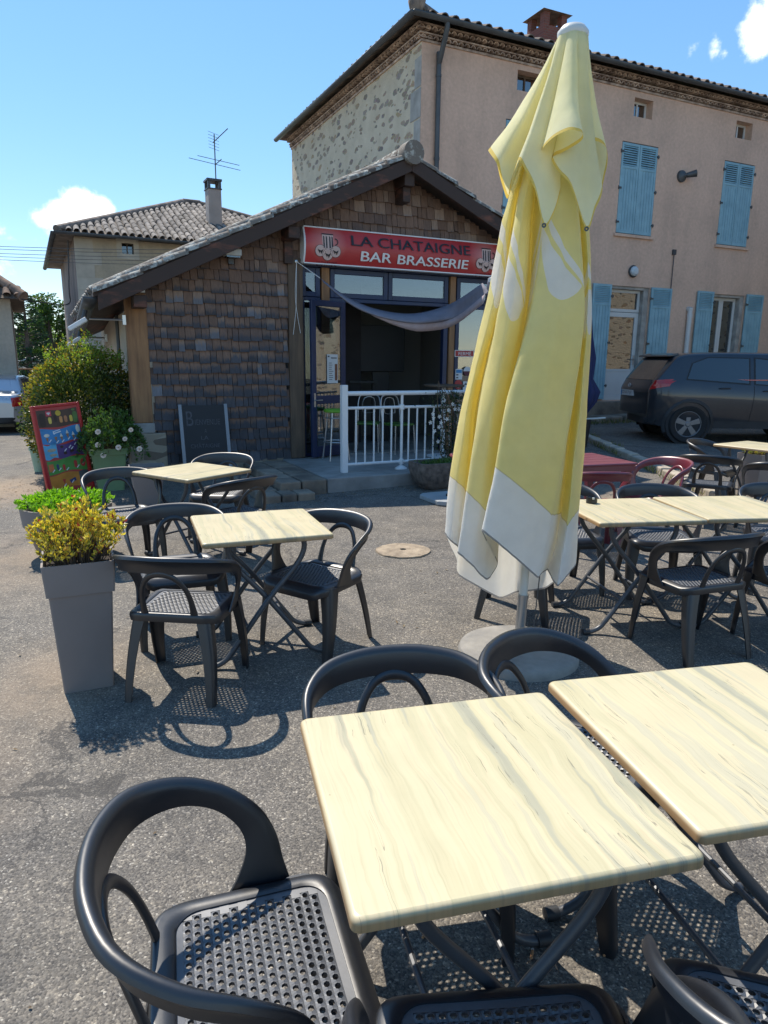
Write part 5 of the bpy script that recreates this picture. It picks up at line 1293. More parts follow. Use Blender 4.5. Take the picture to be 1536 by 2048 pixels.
mb = MB(); mb.tube([(0, 0, 0), (0, 0, ztg)], .02, 10); mb.build('pole', M_WHITE, t); mb = MB(); mb.lathe([(.045, ztg - .05), (.05, ztg - .03), (.05, ztg), (0, ztg + .02)], 16); mb.build('finial', M_WHITE, t, smooth=40)
mb = MB(); mb.lathe([(0, .07), (.04, .07), (.25, .05), (.25, 0)], 20); mb.build('base', M_ZINC, t, smooth=40)
mb = MB(); mb.tube(crom([Vector(q) for q in [(-.06, -.08, ztg - .15), (-.12, -.12, ztg - .7), (-.16, -.15, ztg - 1.25), (-.2, -.16, ztg - 1.42)]], 4), .007, 6); mb.build('tie_cord', M_WHITE, t)
t = thing('shade_sail', 'grey cloth shade sail sagging on ropes across the bar doorway', 'shade sail', QB, AZ)
UPc = [(640, 556), (700, 597), (760, 620), (830, 627), (900, 608), (965, 566)]; LOc = [(645, 563), (705, 612), (765, 636), (835, 647), (905, 637), (970, 588)]
vS = [-.30, -.42, -.55, -.68, -.80, gl.y + .05]
rows = [[], [], [], [], []]
for (a, b_, v) in zip(UPc, LOc, vS):
    P0 = on_plane(a[0], a[1], QB + EV * v, EV); P1 = on_plane(b_[0], b_[1], QB + EV * (v - .16), EV)
    for k in range(5):
        f = k / 4; P = P0.lerp(P1, f) + EV * (-.10 * sin(pi * f)) + Vector((0, 0, -.04 * sin(pi * f))); rows[k].append(to_loc(QB, P))
rows = [crom(r, 6) for r in rows]; mb = MB(); mb.grid(rows); 
mb.build('cloth', pm('grey sail cloth', (.21, .20, .235), .85, .12, 8, .12, 120), t, smooth=180, solid=.004)
mb = MB(); rr_ = rows[4]; lo2 = [p_ + Vector((0, .03, -.11 * max(0, min(1, (i - 10) / 8)))) for i, p_ in enumerate(rr_)]; mb.grid([rr_[10:], [p_ + Vector((0, -.01 + .008 * sin(i * 1.9), 0)) for i, p_ in enumerate(lo2[10:])]]); mb.build('valance', pm('pinkish sail valance', (.42, .33, .33), .85, .12, 12, .2, 40), t, smooth=180, solid=.003)
rk = B_(593, 523, -.1); pe = rows[0][0]
mb = MB(); mb.tube([(rk[0], -.1, rk[1]), pe], .005, 6); mb.tube(crom([Vector(q) for q in [(rk[0], -.1, rk[1]), (rk[0] - .02, -.11, rk[1] - .6), (rk[0] - .07, -.11, rk[1] - 1.0)]], 4), .0035, 5); mb.tube(crom([Vector(q) for q in [(rk[0], -.1, rk[1]), (rk[0] - .03, -.11, rk[1] - .5), (rk[0] + .04, -.11, rk[1] - .98)]], 4), .0035, 5); mb.build('rope', M_WHITE, t)
mb = MB(); mb.lathe([(.01, 0), (.022, .0), (.022, .03), (0, .035)], 10, M=Matrix.Translation((rk[0], -.07, rk[1])) @ Matrix.Rotation(R(90), 4, 'X')); mb.build('hook', M_CHROME, t)
# ---- lamps on the bar
fu, fz = B_(466, 507, -.22); t = thing('floodlight', 'white floodlight under the bargeboard on the shingled gable', 'lamp', bw(fu, -.03, fz), AZ)
mb = MB(); mb.box((-.11, -.24, -.03), (.11, -.05, .06)); mb.build('lamp_housing', pm('white lamp housing', (.55, .56, .53), .4, .1), t, smooth=0, bevel=.015)
mb = MB(); mb.box((-.09, -.22, -.05), (.09, -.07, -.031)); mb.build('lamp_glass', M_GLASSD, t, smooth=0); mb = MB(); mb.tube([(0, -.05, 0), (0, .03, -.03)], .018, 8); mb.box((-.035, -.07, -.12), (.035, -.03, -.051)); mb.build('bracket', M_ZINC, t)
def arm_flood(label, px0, py0, px1, py1, v, rz=0):
    ua, za = B_(px0, py0, v); ub, zb = B_(px1, py1, v); L = ub - ua
    t = thing('arm_floodlight', label, 'lamp', bw(ub, v, zb), AZ, 'floodlights on long arms at the bar corner')
    mb = MB(); mb.tube([(0, 0, .0), (-L + .16, 0, za - zb + .06)], .014, 8); mb.box((-.02, -.03, -.06), (.02, .03, .06)); mb.build('arm', M_CHROME, t)
    M_ = Matrix.Translation((-L + .04, 0, za - zb)) @ Matrix.Rotation(R(-32), 4, 'Y')
    mb = MB(); mb.box((-.15, -.10, -.02), (.10, .10, .035), M=M_); mb.build('lamp_housing', M_WHITE, t, smooth=0, bevel=.012)
    mb = MB(); mb.box((-.14, -.09, -.026), (.09, .09, -.0205), M=M_); mb.build('lamp_glass', M_GLASSD, t, smooth=0); mb = MB(); mb.tube([(.06, 0, .01), (.16, 0, .10)], .03, 8, M=M_); mb.build('knuckle', M_PLASTG, t)
arm_flood('near floodlight on a steel arm at the top of the orange corner post', 152, 647, 248, 640, -.12)
arm_flood('second lower floodlight on a steel arm under the gutter behind the shrub top', 146, 682, 212, 676, 2.6)
# ---- chalkboard
cu0, cz0 = B_(358, 808, -.10); cu1, _ = B_(449, 808, -.10); cz1 = .24
t = thing('chalkboard', 'black chalkboard reading BIENVENUE A LA CHATAIGNE leaning on the shingles', 'board', bw((cu0 + cu1) / 2, -.34, .12), AZ)
cw2 = (cu1 - cu0) / 2; chh = cz0 - .12; Mt = Matrix.Rotation(R(-12), 4, 'X')
mb = MB(); mb.box((-cw2 + .02, 0, .02), (cw2 - .02, .02, chh), M=Mt); mb.build('slate', pm('black slate', (.016, .017, .02), .6, .3, 5, .03, 60), t, smooth=0)
for s_ in (-1, 1): mb = MB(); mb.box((s_ * cw2 - .022, -.006, 0), (s_ * cw2 + .022, .03, chh + .015), M=Mt); mb.build('side_rail', pm('grey aluminium rail', (.22, .23, .25), .4, .1, 4, 0, 10, metal=.6) if s_ < 0 else bpy.data.materials['grey aluminium rail'], t, smooth=0)
M_CHALK = pm('faint chalk', (.10, .10, .11), .9, .4, 30, 0)
f2 = lambda ox, oz: (lambda x, y: Mt @ Vector((ox + x, -.003, oz + y)))
for (tx_, w1_, h1_, o1_, o2_) in (('B', .095, .20, -.24, .70), ('IENVENUE', .34, .075, -.125, .71), ('A', .035, .055, -.01, .59), ('LA', .10, .055, -.06, .49), ('CHÂTAIGNE', .40, .07, -.21, .37)):
    mb = MB(); fit_text(mb, tx_, w1_, h1_, f2(o1_, chh * o2_)); mb.build('chalk_lettering', M_CHALK, t, smooth=0)
# ------------------------------------------------------------------ plants and planters
def leaf(mb, p, d, n, L, W, uvs=None):
    d = d.normalized(); s_ = d.cross(n)
    if s_.length < 1e-4: s_ = d.orthogonal()
    s_.normalize(); nn = s_.cross(d)
    mb.add([p, p + d * L * .45 + s_ * W * .5 + nn * W * .12, p + d * L, p + d * L * .45 - s_ * W * .5 + nn * W * .12, p + d * L * .5 - nn * W * .10], [(0, 1, 4), (1, 2, 4), (2, 3, 4), (3, 0, 4)])
def rv(r=1.0):
    while True:
        v = Vector((rnd.uniform(-1, 1), rnd.uniform(-1, 1), rnd.uniform(-1, 1)))
        if 0.05 < v.length < 1: return v.normalized() * r
M_TWIG = pm('brown twig bark', (.13, .09, .06), .9, .4, 12, .3, 60)
M_TAUPE = pm('taupe plastic planter', (.235, .20, .185), .6, .10, 3, .12, 180)
def tall_planter(label, group, wt, wb, h, plant):
    t = thing('tall_planter', label, 'planter', group=group)
    mb = MB()
    def sq(w, z, r=.012): return [(x, y, z) for x, y in rrect(w / 2, w / 2, r, 4)]
    hb = h - .165; wm = wb + (wt - .03 - wb) * .80
    rows = [sq(wb, 0), sq(wm, hb), sq(wm + .022, hb + .004), sq(wt, h), sq(wt - .02, h), sq(wt - .03, h - .06), sq(wt - .06, h - .07)]
    mb.grid(rows, closed=True); mb.add(rows[-1], [tuple(range(len(rows[-1])))]); mb.build('pot', M_TAUPE, t, smooth=35)
    mb = MB(); mb.prism(rrect((wt - .035) / 2, (wt - .035) / 2, .01, 3), h - .062, h - .05, axis='z'); mb.build('soil', pm('dark potting soil', (.03, .022, .017), .95, .5, 30, .8, 40), t, smooth=0)
    return t
GP = 'square tall grey planters'
B0 = at_z(129, 1388); B1 = at_z(228, 1371); e0 = (B1 - B0).normalized(); pc = (B0 + B1) / 2 + Vector((-e0.y, e0.x, 0)) * .115
ra = math.atan2(e0.y, e0.x)
tp = tall_planter('tall taupe square planter at left foreground', GP, .335, .235, .685, None); tp.location = (pc.x, pc.y, 0); tp.rotation_euler = (0, 0, ra)
def spray_plant(name, label, cat, loc, R_, H_, nst, mats, leafL, per, seed, up_=.35, lean=1.0, flower=None, droop=0.0):
    """many twiggy shoots carrying small leaves"""
    global rnd
    keep = rnd; rnd = random.Random(seed)
    t = thing(name, label, cat, loc)
    mbs = [MB() for m in mats]; st = MB()
    for k in range(nst):
        a = rnd.uniform(0, 2 * pi); rr = R_ * math.sqrt(rnd.random()); base = Vector((cos(a) * rr * .45, sin(a) * rr * .45, 0))
        hh = H_ * rnd.uniform(.55, 1.0) * (1.12 - .45 * (rr / R_) ** 2)
        tip = Vector((cos(a) * rr * lean * 1.05, sin(a) * rr * lean * 1.05, hh)); md = (base + tip) / 2 + Vector((0, 0, hh * .12)) + rv(.02)
        if droop: tip.z -= droop * (rr / R_) ** 2
        P = crom([base, md, tip], 6)
        st.tube(P, [.003 - .0022 * i / (len(P) - 1) for i in range(len(P))], 4, cap=False)
        for q in range(per):
            f = up_ + (1 - up_) * rnd.random() ** .7; i = min(len(P) - 2, int(f * (len(P) - 1))); p = P[i].lerp(P[i + 1], f * (len(P) - 1) - i)
            d = (rv() + Vector((0, 0, .55)) + (tip - base).normalized() * .6)
            mi = 0
            if len(mats) > 1:
                x = rnd.random(); mi = min(len(mats) - 1, (0 if x < .5 else 1 if x < .8 else 2 if x < .955 else 3))
            leaf(mbs[mi], p, d, rv(), leafL * rnd.uniform(.6, 1.25), leafL * rnd.uniform(.35, .55))
    st.build('twigs', M_TWIG, t)
    for m, b_ in zip(mats, mbs):
        if b_.v: tag(b_.build('foliage' if m is mats[0] else m.name.replace(' ', '_'), m, t, smooth=0, fixn=False), kind='stuff')
    rnd = keep
    return t
M_YEL = leaf_mat('yellow variegated leaf', [(0, (.64, .46, .05)), (.3, (.76, .60, .10)), (.55, (.55, .44, .06)), (.72, (.36, .35, .06)), (.88, (.72, .42, .06)), (1, (.82, .70, .26))])
M_GRN1 = leaf_mat('young green leaf', [(0, (.10, .16, .03)), (.5, (.16, .22, .04)), (1, (.26, .26, .05))])
M_REDL = leaf_mat('purple red leaf', [(0, (.16, .015, .03)), (.5, (.26, .03, .05)), (1, (.34, .08, .03))])
spray_plant('abelia_plant', 'yellow variegated bushy plant with some red leaves in the tall planter', 'plant', (pc.x, pc.y, .625), .225, .335, 170, [M_YEL, M_YEL, M_GRN1, M_REDL], .030, 19, 5, .30)
tp2 = dup(tp, (4.78, 8.85, -.14), R(32), 'square taupe planter behind the farthest right table'); 
spray_plant('bedding_plant', 'low yellow flowering plant seen under the farthest right table', 'plant', (4.78, 8.85, .50), .20, .16, 90, [M_YEL, M_GRN1], .026, 14, 6, .3)
# round planter with bright green plant
c0 = at_z(133, 1008, .44)
t = thing('round_planter', 'wide round taupe planter behind the tall square planter', 'planter', (c0.x, c0.y, 0))
mb = MB(); mb.lathe([(.22, 0), (.25, .02), (.335, .27), (.35, .28), (.365, .44), (.35, .44), (.34, .40), (0, .39)], 40); mb.build('pot', M_TAUPE, t, smooth=40)
mb = MB(); mb.lathe([(0, .402), (.338, .402), (.338, .395)], 30); mb.build('soil', bpy.data.materials['dark potting soil'], t)
M_LIME = leaf_mat('bright lime green leaf', [(0, (.13, .30, .012)), (.5, (.20, .40, .02)), (.8, (.27, .48, .04)), (1, (.10, .22, .015))], .45)
spray_plant('basil_plant', 'bright lime green leafy plant filling the round planter', 'plant', (c0.x, c0.y, .39), .37, .15, 330, [M_LIME], .040, 11, 8, .25, 1.0)
# roses in the pale green pot
p = at_z(222, 978, .02)
M_GPOT = pm('pale green glazed pot', (.20, .30, .15), .45, .15, 3, .04, 60)
rose_loc = Vector((p.x, p.y, .02))
t = thing('rose_pot', 'large green square pot holding the white rose bush', 'pot', rose_loc, R(24))
mb = MB()
rows = [[(x, y, z) for x, y in rrect(w_, w_, .03, 4)] for w_, z in ((.155, 0), (.205, .46), (.225, .465), (.23, .54), (.21, .54), (.20, .48))]
mb.grid(rows, closed=True); mb.add(rows[-1], [tuple(range(len(rows[-1])))]); mb.build('pot', M_GPOT, t, smooth=35)
M_ROSEL = leaf_mat('rose leaf', [(0, (.045, .095, .025)), (.4, (.07, .14, .03)), (.8, (.11, .20, .045)), (1, (.05, .08, .03))], .35, .38)
rt = spray_plant('rose_bush', 'leafy rose bush with white and pale pink blooms beside the red ice cream board', 'rose bush', rose_loc + Vector((.06, 0, .48)), .46, .54, 190, [M_ROSEL], .052, 28, 11, .15, 1.0, droop=.35)
M_PETAL = pm('cream pink petal', (.78, .62, .50), .6, .12, 20, 0)
for (px, py) in ((196, 864), (196, 890), (207, 911), (237, 895), (262, 860), (250, 878), (279, 898)):
    P = on_plane(px, py, rose_loc + Vector((0, -.40, 0)), Vector((0, 1, 0))) - rt.location; mb = MB(); rad = .036 if px not in (262, 250) else .03
    for k in range(3):
        n_ = 5 + k
        for i in range(n_):
            a = 2 * pi * i / n_ + k; r_ = rad * (.35 + .33 * k); M2 = Matrix.Translation(P) @ Vector((.1, -1, .45)).normalized().to_track_quat('Z', 'Y').to_matrix().to_4x4()
            cc = Vector((cos(a), sin(a), 0)); tt = Vector((-sin(a), cos(a), 0)); z = .022 - .008 * k
            mb.add([M2 @ q for q in (cc * r_ * .2, cc * r_ * .7 + tt * r_ * .55 + Vector((0, 0, z * .8)), cc * r_ + Vector((0, 0, z)), cc * r_ * .7 - tt * r_ * .55 + Vector((0, 0, z * .8)))], [(0, 1, 2, 3)])
    mb.build('rose_bloom', M_PETAL, rt, smooth=180, fixn=False)
p = at_z(83, 945, .0); t = thing('small_pot', 'small pale green pot half hidden behind the ice cream board', 'pot', (p.x, p.y, ground_h(p.x, p.y)))
mb = MB(); mb.lathe([(0, 0), (.09, 0), (.125, .30), (.14, .31), (.14, .36), (.12, .36), (.115, .30), (0, .29)], 24); mb.build('pot', pm('mint green pot', (.34, .46, .32), .5, .1), t, smooth=40)
mb = MB()
for k in range(30): a = rnd.uniform(0, 2 * pi); leaf(mb, Vector((cos(a) * .05, sin(a) * .05, .30)), Vector((cos(a), sin(a), 1.5)), rv(), rnd.uniform(.08, .16), .035)
mb.build('foliage', M_ROSEL, t, smooth=0, fixn=False)
p = at_z(298, 1010, .0); t = thing('grey_pot', 'plain dark grey tapered pot under the farthest left table', 'pot', (p.x, p.y, 0), R(20))
mb = MB(); rows = [[(x, y, z) for x, y in rrect(w_, w_, .025, 4)] for w_, z in ((.13, 0), (.18, .40), (.195, .405), (.195, .46), (.18, .46), (.17, .40))]
mb.grid(rows, closed=True); mb.add(rows[-1], [tuple(range(len(rows[-1])))]); mb.build('pot', M_TAUPE, t, smooth=35)
mb = MB(); mb.prism(rrect(.165, .165, .02, 3), .40, .415, axis='z'); mb.build('soil', bpy.data.materials['dark potting soil'], t, smooth=0)
# big shrub
SC = Vector((-4.22, 9.75, 0))
t = thing('shrub', 'large rounded green shrub with orange young tips at the left corner of the bar', 'shrub', SC)
M_SHL = leaf_mat('glossy dark shrub leaf', [(0, (.03, .055, .015)), (.4, (.05, .085, .02)), (.75, (.085, .12, .028)), (1, (.14, .16, .04))], .28, .28)
M_SHT = leaf_mat('young orange green leaf', [(0, (.20, .20, .03)), (.35, (.28, .20, .035)), (.6, (.15, .19, .03)), (.8, (.34, .17, .03)), (1, (.22, .27, .05))], .45, .4)
M_SHG = leaf_mat('light green shoot leaf', [(0, (.15, .24, .03)), (.5, (.21, .31, .05)), (1, (.11, .18, .025))], .45, .4)
mb = MB(); mo = MB(); mg = MB()
def srad(d): return 1 + .10 * mnoise.noise(d * 2.3) + .10 * mnoise.noise(d * 5.5 + Vector((3, 1, 2)))
for k in range(27000):
    d = rv(); r = srad(d) * rnd.uniform(.12, 1.0) ** .4
    p = Vector((d.x * .79 * r, d.y * .76 * r, .88 + d.z * .89 * r))
    if p.z < .04 or p.z < .3 and rnd.random() < .5: continue
    q = mnoise.noise(p * 4.2) + .35 * (p.z - .9) + .25 * max(0, -d.x) * (1 if p.z > .5 else .6)
    tgt = mo if (r > .88 and q > .16 and rnd.random() < .75) else mb
    leaf(tgt, p, d + rv() * .9 + Vector((0, 0, .3)), rv(), rnd.uniform(.034, .055), rnd.uniform(.020, .032))
for k in range(58):   # upright shoots on top
    a = rnd.uniform(0, 2 * pi); rr = .58 * math.sqrt(rnd.random()); b0 = Vector((cos(a) * rr + .10, sin(a) * rr, 1.50 + .25 * (1 - rr / .6))); L = rnd.uniform(.15, .38) * (1.15 - rr)
    tp_ = b0 + Vector((rnd.uniform(-.12, .12), rnd.uniform(-.1, .1), L))
    for j in range(34): f = rnd.random(); leaf(mg if rnd.random() < .7 else mo, b0.lerp(tp_, f) + rv(.035), rv() + Vector((0, 0, .7)), rv(), rnd.uniform(.03, .045), .02)
stm = MB()
for k in range(26): d = rv(); d.z = abs(d.z) * .8 + .1; stm.tube(crom([Vector((d.x * .08, d.y * .08, 0)), Vector((d.x * .35, d.y * .35, .45)), Vector((d.x * .72, d.y * .65, .8 + d.z * .75))], 4), .009, 5)
mb.build('foliage', M_SHL, t, smooth=0, fixn=False); mo.build('young_tips', M_SHT, t, smooth=0, fixn=False); mg.build('top_shoots', M_SHG, t, smooth=0, fixn=False); stm.build('stems', M_TWIG, t)
# stone trough with jasmine on the railing
tc_ = at_z(868, 962, .12); tl = to_loc(QB, tc_); ta = B_(827, 950, tl.y)[0]; tb = B_(925, 950, tl.y)[0]
tz = B_(868, 922, tl.y)[1]
t = thing('stone_trough', 'old rounded stone trough planted in front of the terrace', 'trough', bw((ta + tb) / 2, v0_ - .24, 0), AZ)
mb = MB(); hw_2 = (tb - ta) / 2; rows = []
for (ins, z) in ((.22, 0), (.12, .06), (.04, .16), (.0, .30), (0, tz), (.05, tz), (.06, tz - .08)):
    ring_ = rrect(hw_2 - ins * .9, .22 - ins * .55, .07, 6); rows.append([(x + .008 * mnoise.noise(Vector((x * 9, y * 9, z * 9))), y + .008 * mnoise.noise(Vector((x * 8, y * 8, z * 8 + 4))), z) for x, y in ring_])
mb.grid(rows, closed=True); mb.add(rows[-1], [tuple(range(len(rows[-1])))]); mb.add(rows[0], [tuple(range(len(rows[0])))]); mb.build('stone_basin', pm('rough brown granite', (.17, .135, .11), .95, .5, 14, .9, 60, col2=(.075, .06, .05), dist=.012), t, smooth=60)
mb = MB()
for k in range(260): leaf(mb, Vector((rnd.uniform(-hw_2 + .1, hw_2 - .08), rnd.uniform(-.14, .12), tz - .06)), rv() * .7 + Vector((0, 0, 1)), rv(), rnd.uniform(.05, .12), .03)
mb.build('weeds', M_ROSEL, t, smooth=0, fixn=False)
M_JAS = leaf_mat('dark jasmine leaf', [(0, (.018, .035, .012)), (.6, (.035, .06, .018)), (1, (.07, .10, .028))], .3, .4)
t = thing('jasmine', 'climbing plant with white star flowers on the railing above the stone trough', 'climber', bw(0, pv - .05, 0), AZ)
mb = MB(); st_ = MB(); ju = RZ(893, 900)[0]
for k in range(9):
    x = ju + rnd.uniform(-.15, .1); P = [Vector((x, -.12, tz - .1))]
    for j in range(6): P.append(P[-1] + Vector((rnd.uniform(-.1, .08), rnd.uniform(-.03, .05), rnd.uniform(.13, .2))))
    st_.tube(crom(P, 3), .005, 4)
for k in range(1500):
    f = rnd.random(); z = tz - .05 + f * (ztop + .06 - tz); cx = ju + .05 * sin(z * 9) + .03; wd = .12 + .22 * max(0, min(1, (z - tz) / .35)) * (1.0 - .25 * f)
    x = cx + rnd.gauss(0, .55) * wd; leaf(mb, Vector((x, rnd.gauss(-.02, .06), z)), rv() + Vector((0, -.2, 0)), rv(), rnd.uniform(.03, .055), rnd.uniform(.016, .026))
st_.build('stems', M_TWIG, t); mb.build('foliage', M_JAS, t, smooth=0, fixn=False)
M_STAR = pm('white jasmine petal', (.80, .80, .76), .6, .05, 20, 0)
for (px, py) in ((904, 808), (865, 828), (866, 836), (878, 833), (881, 845), (868, 862), (877, 854), (909, 818), (917, 818), (896, 820), (875, 883), (860, 845), (893, 838)):
    u_, z_ = B_(px, py, pv - .17); mb = MB(); c = Vector((u_, -.13, z_))
    for i in range(5):
        a = 2 * pi * i / 5 + px; e = Vector((cos(a), -.15, sin(a))); s_ = Vector((-sin(a), 0, cos(a))); mb.add([c, c + e * .018 + s_ * .008, c + e * .034, c + e * .018 - s_ * .008], [(0, 1, 2, 3)])
    mb.build('flower', M_STAR, t, smooth=0, fixn=False)
p = at_z(880, 997, .03); t = thing('parasol_slab', 'grey white plastic slab lying on the asphalt before the stone trough', 'slab', (p.x + .12, p.y, ground_h(p.x, p.y)), AZ)
mb = MB(); mb.prism([(-.30, -.22), (-.22, -.30), (.22, -.30), (.30, -.22), (.30, .22), (.22, .30), (-.22, .30), (-.30, .22)], 0, .055, axis='z'); mb.build('plate', pm('grey white plastic', (.36, .38, .38), .5, .15), t, smooth=0, bevel=.012)
mb = MB(); mb.lathe([(.05, .055), (.05, .075), (.03, .075)], 16); mb.build('socket', M_PLASTG, t, smooth=40)
# ------------------------------------------------------------------ ice cream board
t_bl, t_br = at_z(99, 998, .0), at_z(190, 984, .0)
gx = (t_bl + t_br) / 2; dirx = (t_br - t_bl); dirx.z = 0; ang = math.atan2(dirx.y, dirx.x)
ice = thing('ice_cream_board', 'tall red framed ice cream board with rows of pictured ices, tilted beside the shrub', 'board', (gx.x, gx.y, ground_h(gx.x, gx.y)), ang)
IW = dirx.length / 2 * 1.02; IH = on_plane(130, 815, gx, Vector((0, 1, 0))).z * 1.03
Mi = Matrix.Rotation(R(-6), 4, 'X') @ Matrix.Rotation(R(-3.2), 4, 'Y')
def ib(mb, x0, z0, x1, z1, y0=-.012, y1=0): mb.box((x0, y0, z0), (x1, y1, z1), M=Mi)
M_ICER = pm('glossy red frame', (.45, .018, .022), .3, .1, 3, 0)
mb = MB(); fr = .035
ib(mb, -IW, 0, -IW + fr, IH, -.02, .03); ib(mb, IW - fr, 0, IW, IH, -.02, .03); ib(mb, -IW + fr, 0, IW - fr, fr * 1.8, -.02, .03); ib(mb, -IW + fr, IH - fr, IW - fr, IH, -.02, .03)
mb.build('frame', M_ICER, ice, smooth=0, bevel=.008)
mb = MB(); ib(mb, -IW + fr, fr * 1.8, IW - fr, IH - fr, -.010, .02); mb.build('backing', pm('red print', (.46, .05, .045), .35, .1, 3, 0), ice, smooth=0)
# rear leg frame
mb = MB(); Mr = Matrix.Rotation(R(-3.2), 4, 'Y')
for xa in (-IW + .14, IW - .10): mb.prism([(.36, 0), (.39, 0), (.17, IH * .95), (.14, IH * .95)], xa, xa + .03, axis='x', M=Mr)
mb.box((-IW + .14, .31, .12), (IW - .10, .33, .15), M=Mr); mb.build('rear_frame', M_PLASTG, ice, smooth=0)
iw = IW - fr - .012; z0 = fr * 2.2; zz_ = IH - fr * 1.6
def band(x0, x1, za, zb, col, nm, wav=.012, y=-.0115, seed=0):
    P = []
    n = 16
    for i in range(n + 1): f = i / n; P.append((x0 + (x1 - x0) * f, zb + wav * sin(f * 2 * pi + seed)))
    for i in range(n, -1, -1): f = i / n; P.append((x0 + (x1 - x0) * f, za + wav * sin(f * 2 * pi + seed + .8)))
    mb = MB(); mb.prism(P, y, y + .001, M=Mi); return mb.build(nm, pm(nm.replace('_', ' '), col, .35, .25, 6, 0), ice, smooth=0)
HZ = zz_ - z0
def zf(f): return z0 + HZ * f
band(-iw, iw, zf(.785), zf(.99), (.075, .04, .028), 'brown_picture_band', .008, seed=1)
band(-iw * .98, iw, zf(.585), zf(.765), (.035, .24, .52), 'blue_picture_band', .016, seed=2)
band(-iw * .98, -iw * .35, zf(.40), zf(.575), (.10, .42, .66), 'light_blue_picture_band', .012, seed=2.5)
band(-iw * .33, iw * .98, zf(.40), zf(.57), (.10, .05, .19), 'purple_picture_band', .014, seed=3)
band(-iw * .96, iw * .98, zf(.215), zf(.385), (.09, .30, .06), 'green_picture_band', .014, seed=3.6)
band(-iw * .96, iw * .6, zf(.03), zf(.20), (.62, .24, .035), 'orange_picture_band', .012, seed=4.2)
band(iw * .5, iw * .97, zf(.06), zf(.20), (.09, .10, .11), 'dark_picture_band', .006, y=-.0128, seed=4.2)
def flat(nm, col, shapes, y=-.0145):
    mb = MB()
    for P in shapes: mb.prism(P, y, y + .0015, M=Mi)
    return mb.build(nm, pm('print ' + nm.replace('_', ' '), col, .4, .2, 20, 0), ice, smooth=0)
def pill(cx, cz, w_, h_): return [(cx + cos(a) * w_, cz + sin(a) * w_ + (h_ if sin(a) > -.01 else 0)) for a in [2 * pi * i / 14 for i in range(14)]]
def cone_(cx, cz, w_, h_): return [(cx - w_, cz + h_), (cx, cz), (cx + w_, cz + h_)]
def blob(cx, cz, w_, h_): return [(cx + cos(a) * w_, cz + sin(a) * h_) for a in [2 * pi * i / 14 for i in range(14)]]
def strip(cx, cz, L, w_, an):
    c, s_ = cos(an), sin(an); return [(cx + c * a - s_ * b_, cz + s_ * a + c * b_) for a, b_ in ((-L, -w_), (L, -w_), (L, w_), (-L, w_))]
k = iw
for (cx, col, nm) in ((-.42, (.70, .52, .10), 'yellow_lolly'), (.12, (.62, .28, .09), 'orange_lolly'), (.36, (.50, .20, .09), 'caramel_lolly'), (.63, (.66, .48, .07), 'golden_lolly')):
    flat(nm, col, [pill(cx * k, zf(.845), .020, .04)])
flat('dark_lolly', (.035, .02, .015), [pill(-.78 * k, zf(.83), .038, .09)]); flat('dark_lolly', (.035, .02, .015), [pill(-.14 * k, zf(.86), .018, .05)])
flat('green_lolly', (.09, .17, .04), [pill(.84 * k, zf(.84), .030, .075), blob(.80 * k, zf(.97), .022, .014)])
flat('yellow_round', (.58, .40, .04), [blob(.03 * k, zf(.945), .034, .034)], -.0155)
flat('pink_logo_square', (.62, .06, .09), [strip(-.44 * k, zf(.95), .034, .030, 0)], -.0155)
flat('white_heart_swirl', (.78, .72, .70), [blob(-.44 * k - .010, zf(.955), .010, .011), blob(-.44 * k + .010, zf(.955), .010, .011), cone_(-.44 * k, zf(.93), .020, .022)], -.017)
flat('wafer_cone', (.33, .16, .06), [cone_(c_ * k, zf(z_), .018, .06) for c_, z_ in ((-.72, .60), (-.30, .60), (-.02, .60), (.30, .62), (.58, .60), (.86, .60))])
flat('cream_top', (.70, .66, .56), [cone_(c_ * k, zf(z_) + .095, .020, -.045) for c_, z_ in ((-.02, .605), (.30, .635), (.58, .605))] + [blob(-.72 * k, zf(.69), .034, .02), blob(.86 * k, zf(.73), .026, .05)], -.0150)
flat('price_label', (.76, .76, .76), [strip(c_ * k, zf(z_), .022, .0055, .75) for c_, z_ in ((-.60, .62), (-.25, .60), (.02, .60), (.34, .625), (.62, .605), (.90, .64), (.05, .485), (.40, .50), (.78, .46), (-.72, .25), (-.40, .26), (-.02, .25), (.52, .26), (.84, .30), (-.30, .055), (.12, .085), (.30, .52), (.6, .55))] + [strip(.78 * k, zf(.105), .045, .02, .1)], -.0165)
flat('white_script', (.72, .78, .84), [strip(-.36 * k, zf(.712), .006, .02, .2), strip(-.20 * k, zf(.712), .05, .006, .2), strip(-.2 * k, zf(.735), .045, .004, .2)], -.0150)
flat('dessert_tub', (.42, .36, .26), [blob(-.62 * k, zf(.505), .055, .020), blob(-.58 * k, zf(.445), .045, .016)])
flat('chocolate_piece', (.055, .028, .02), [blob(.02 * k, zf(.45), .022, .02), strip(.36 * k, zf(.465), .025, .016, .4), blob(.80 * k, zf(.52), .022, .05), blob(-.1 * k, zf(.53), .02, .015)])
flat('red_lolly', (.52, .04, .035), [pill(-.18 * k, zf(.255), .016, .04), pill(.42 * k, zf(.27), .020, .05), blob(.80 * k, zf(.30), .034, .05), cone_(-.30 * k, zf(.07), .020, .06)])
flat('orange_tub', (.62, .17, .05), [strip(-.80 * k, zf(.29), .03, .045, 0)]); flat('dark_blue_lolly', (.03, .05, .16), [pill(-.48 * k, zf(.27), .015, .04), strip(.14 * k, zf(.10), .04, .02, .3)])
mb = MB(); fit_text(mb, 'Glaces', .11, .028, lambda x, y: Mi @ Vector((-.05 + x, -.022, z0 - .018 + y))); mb = None
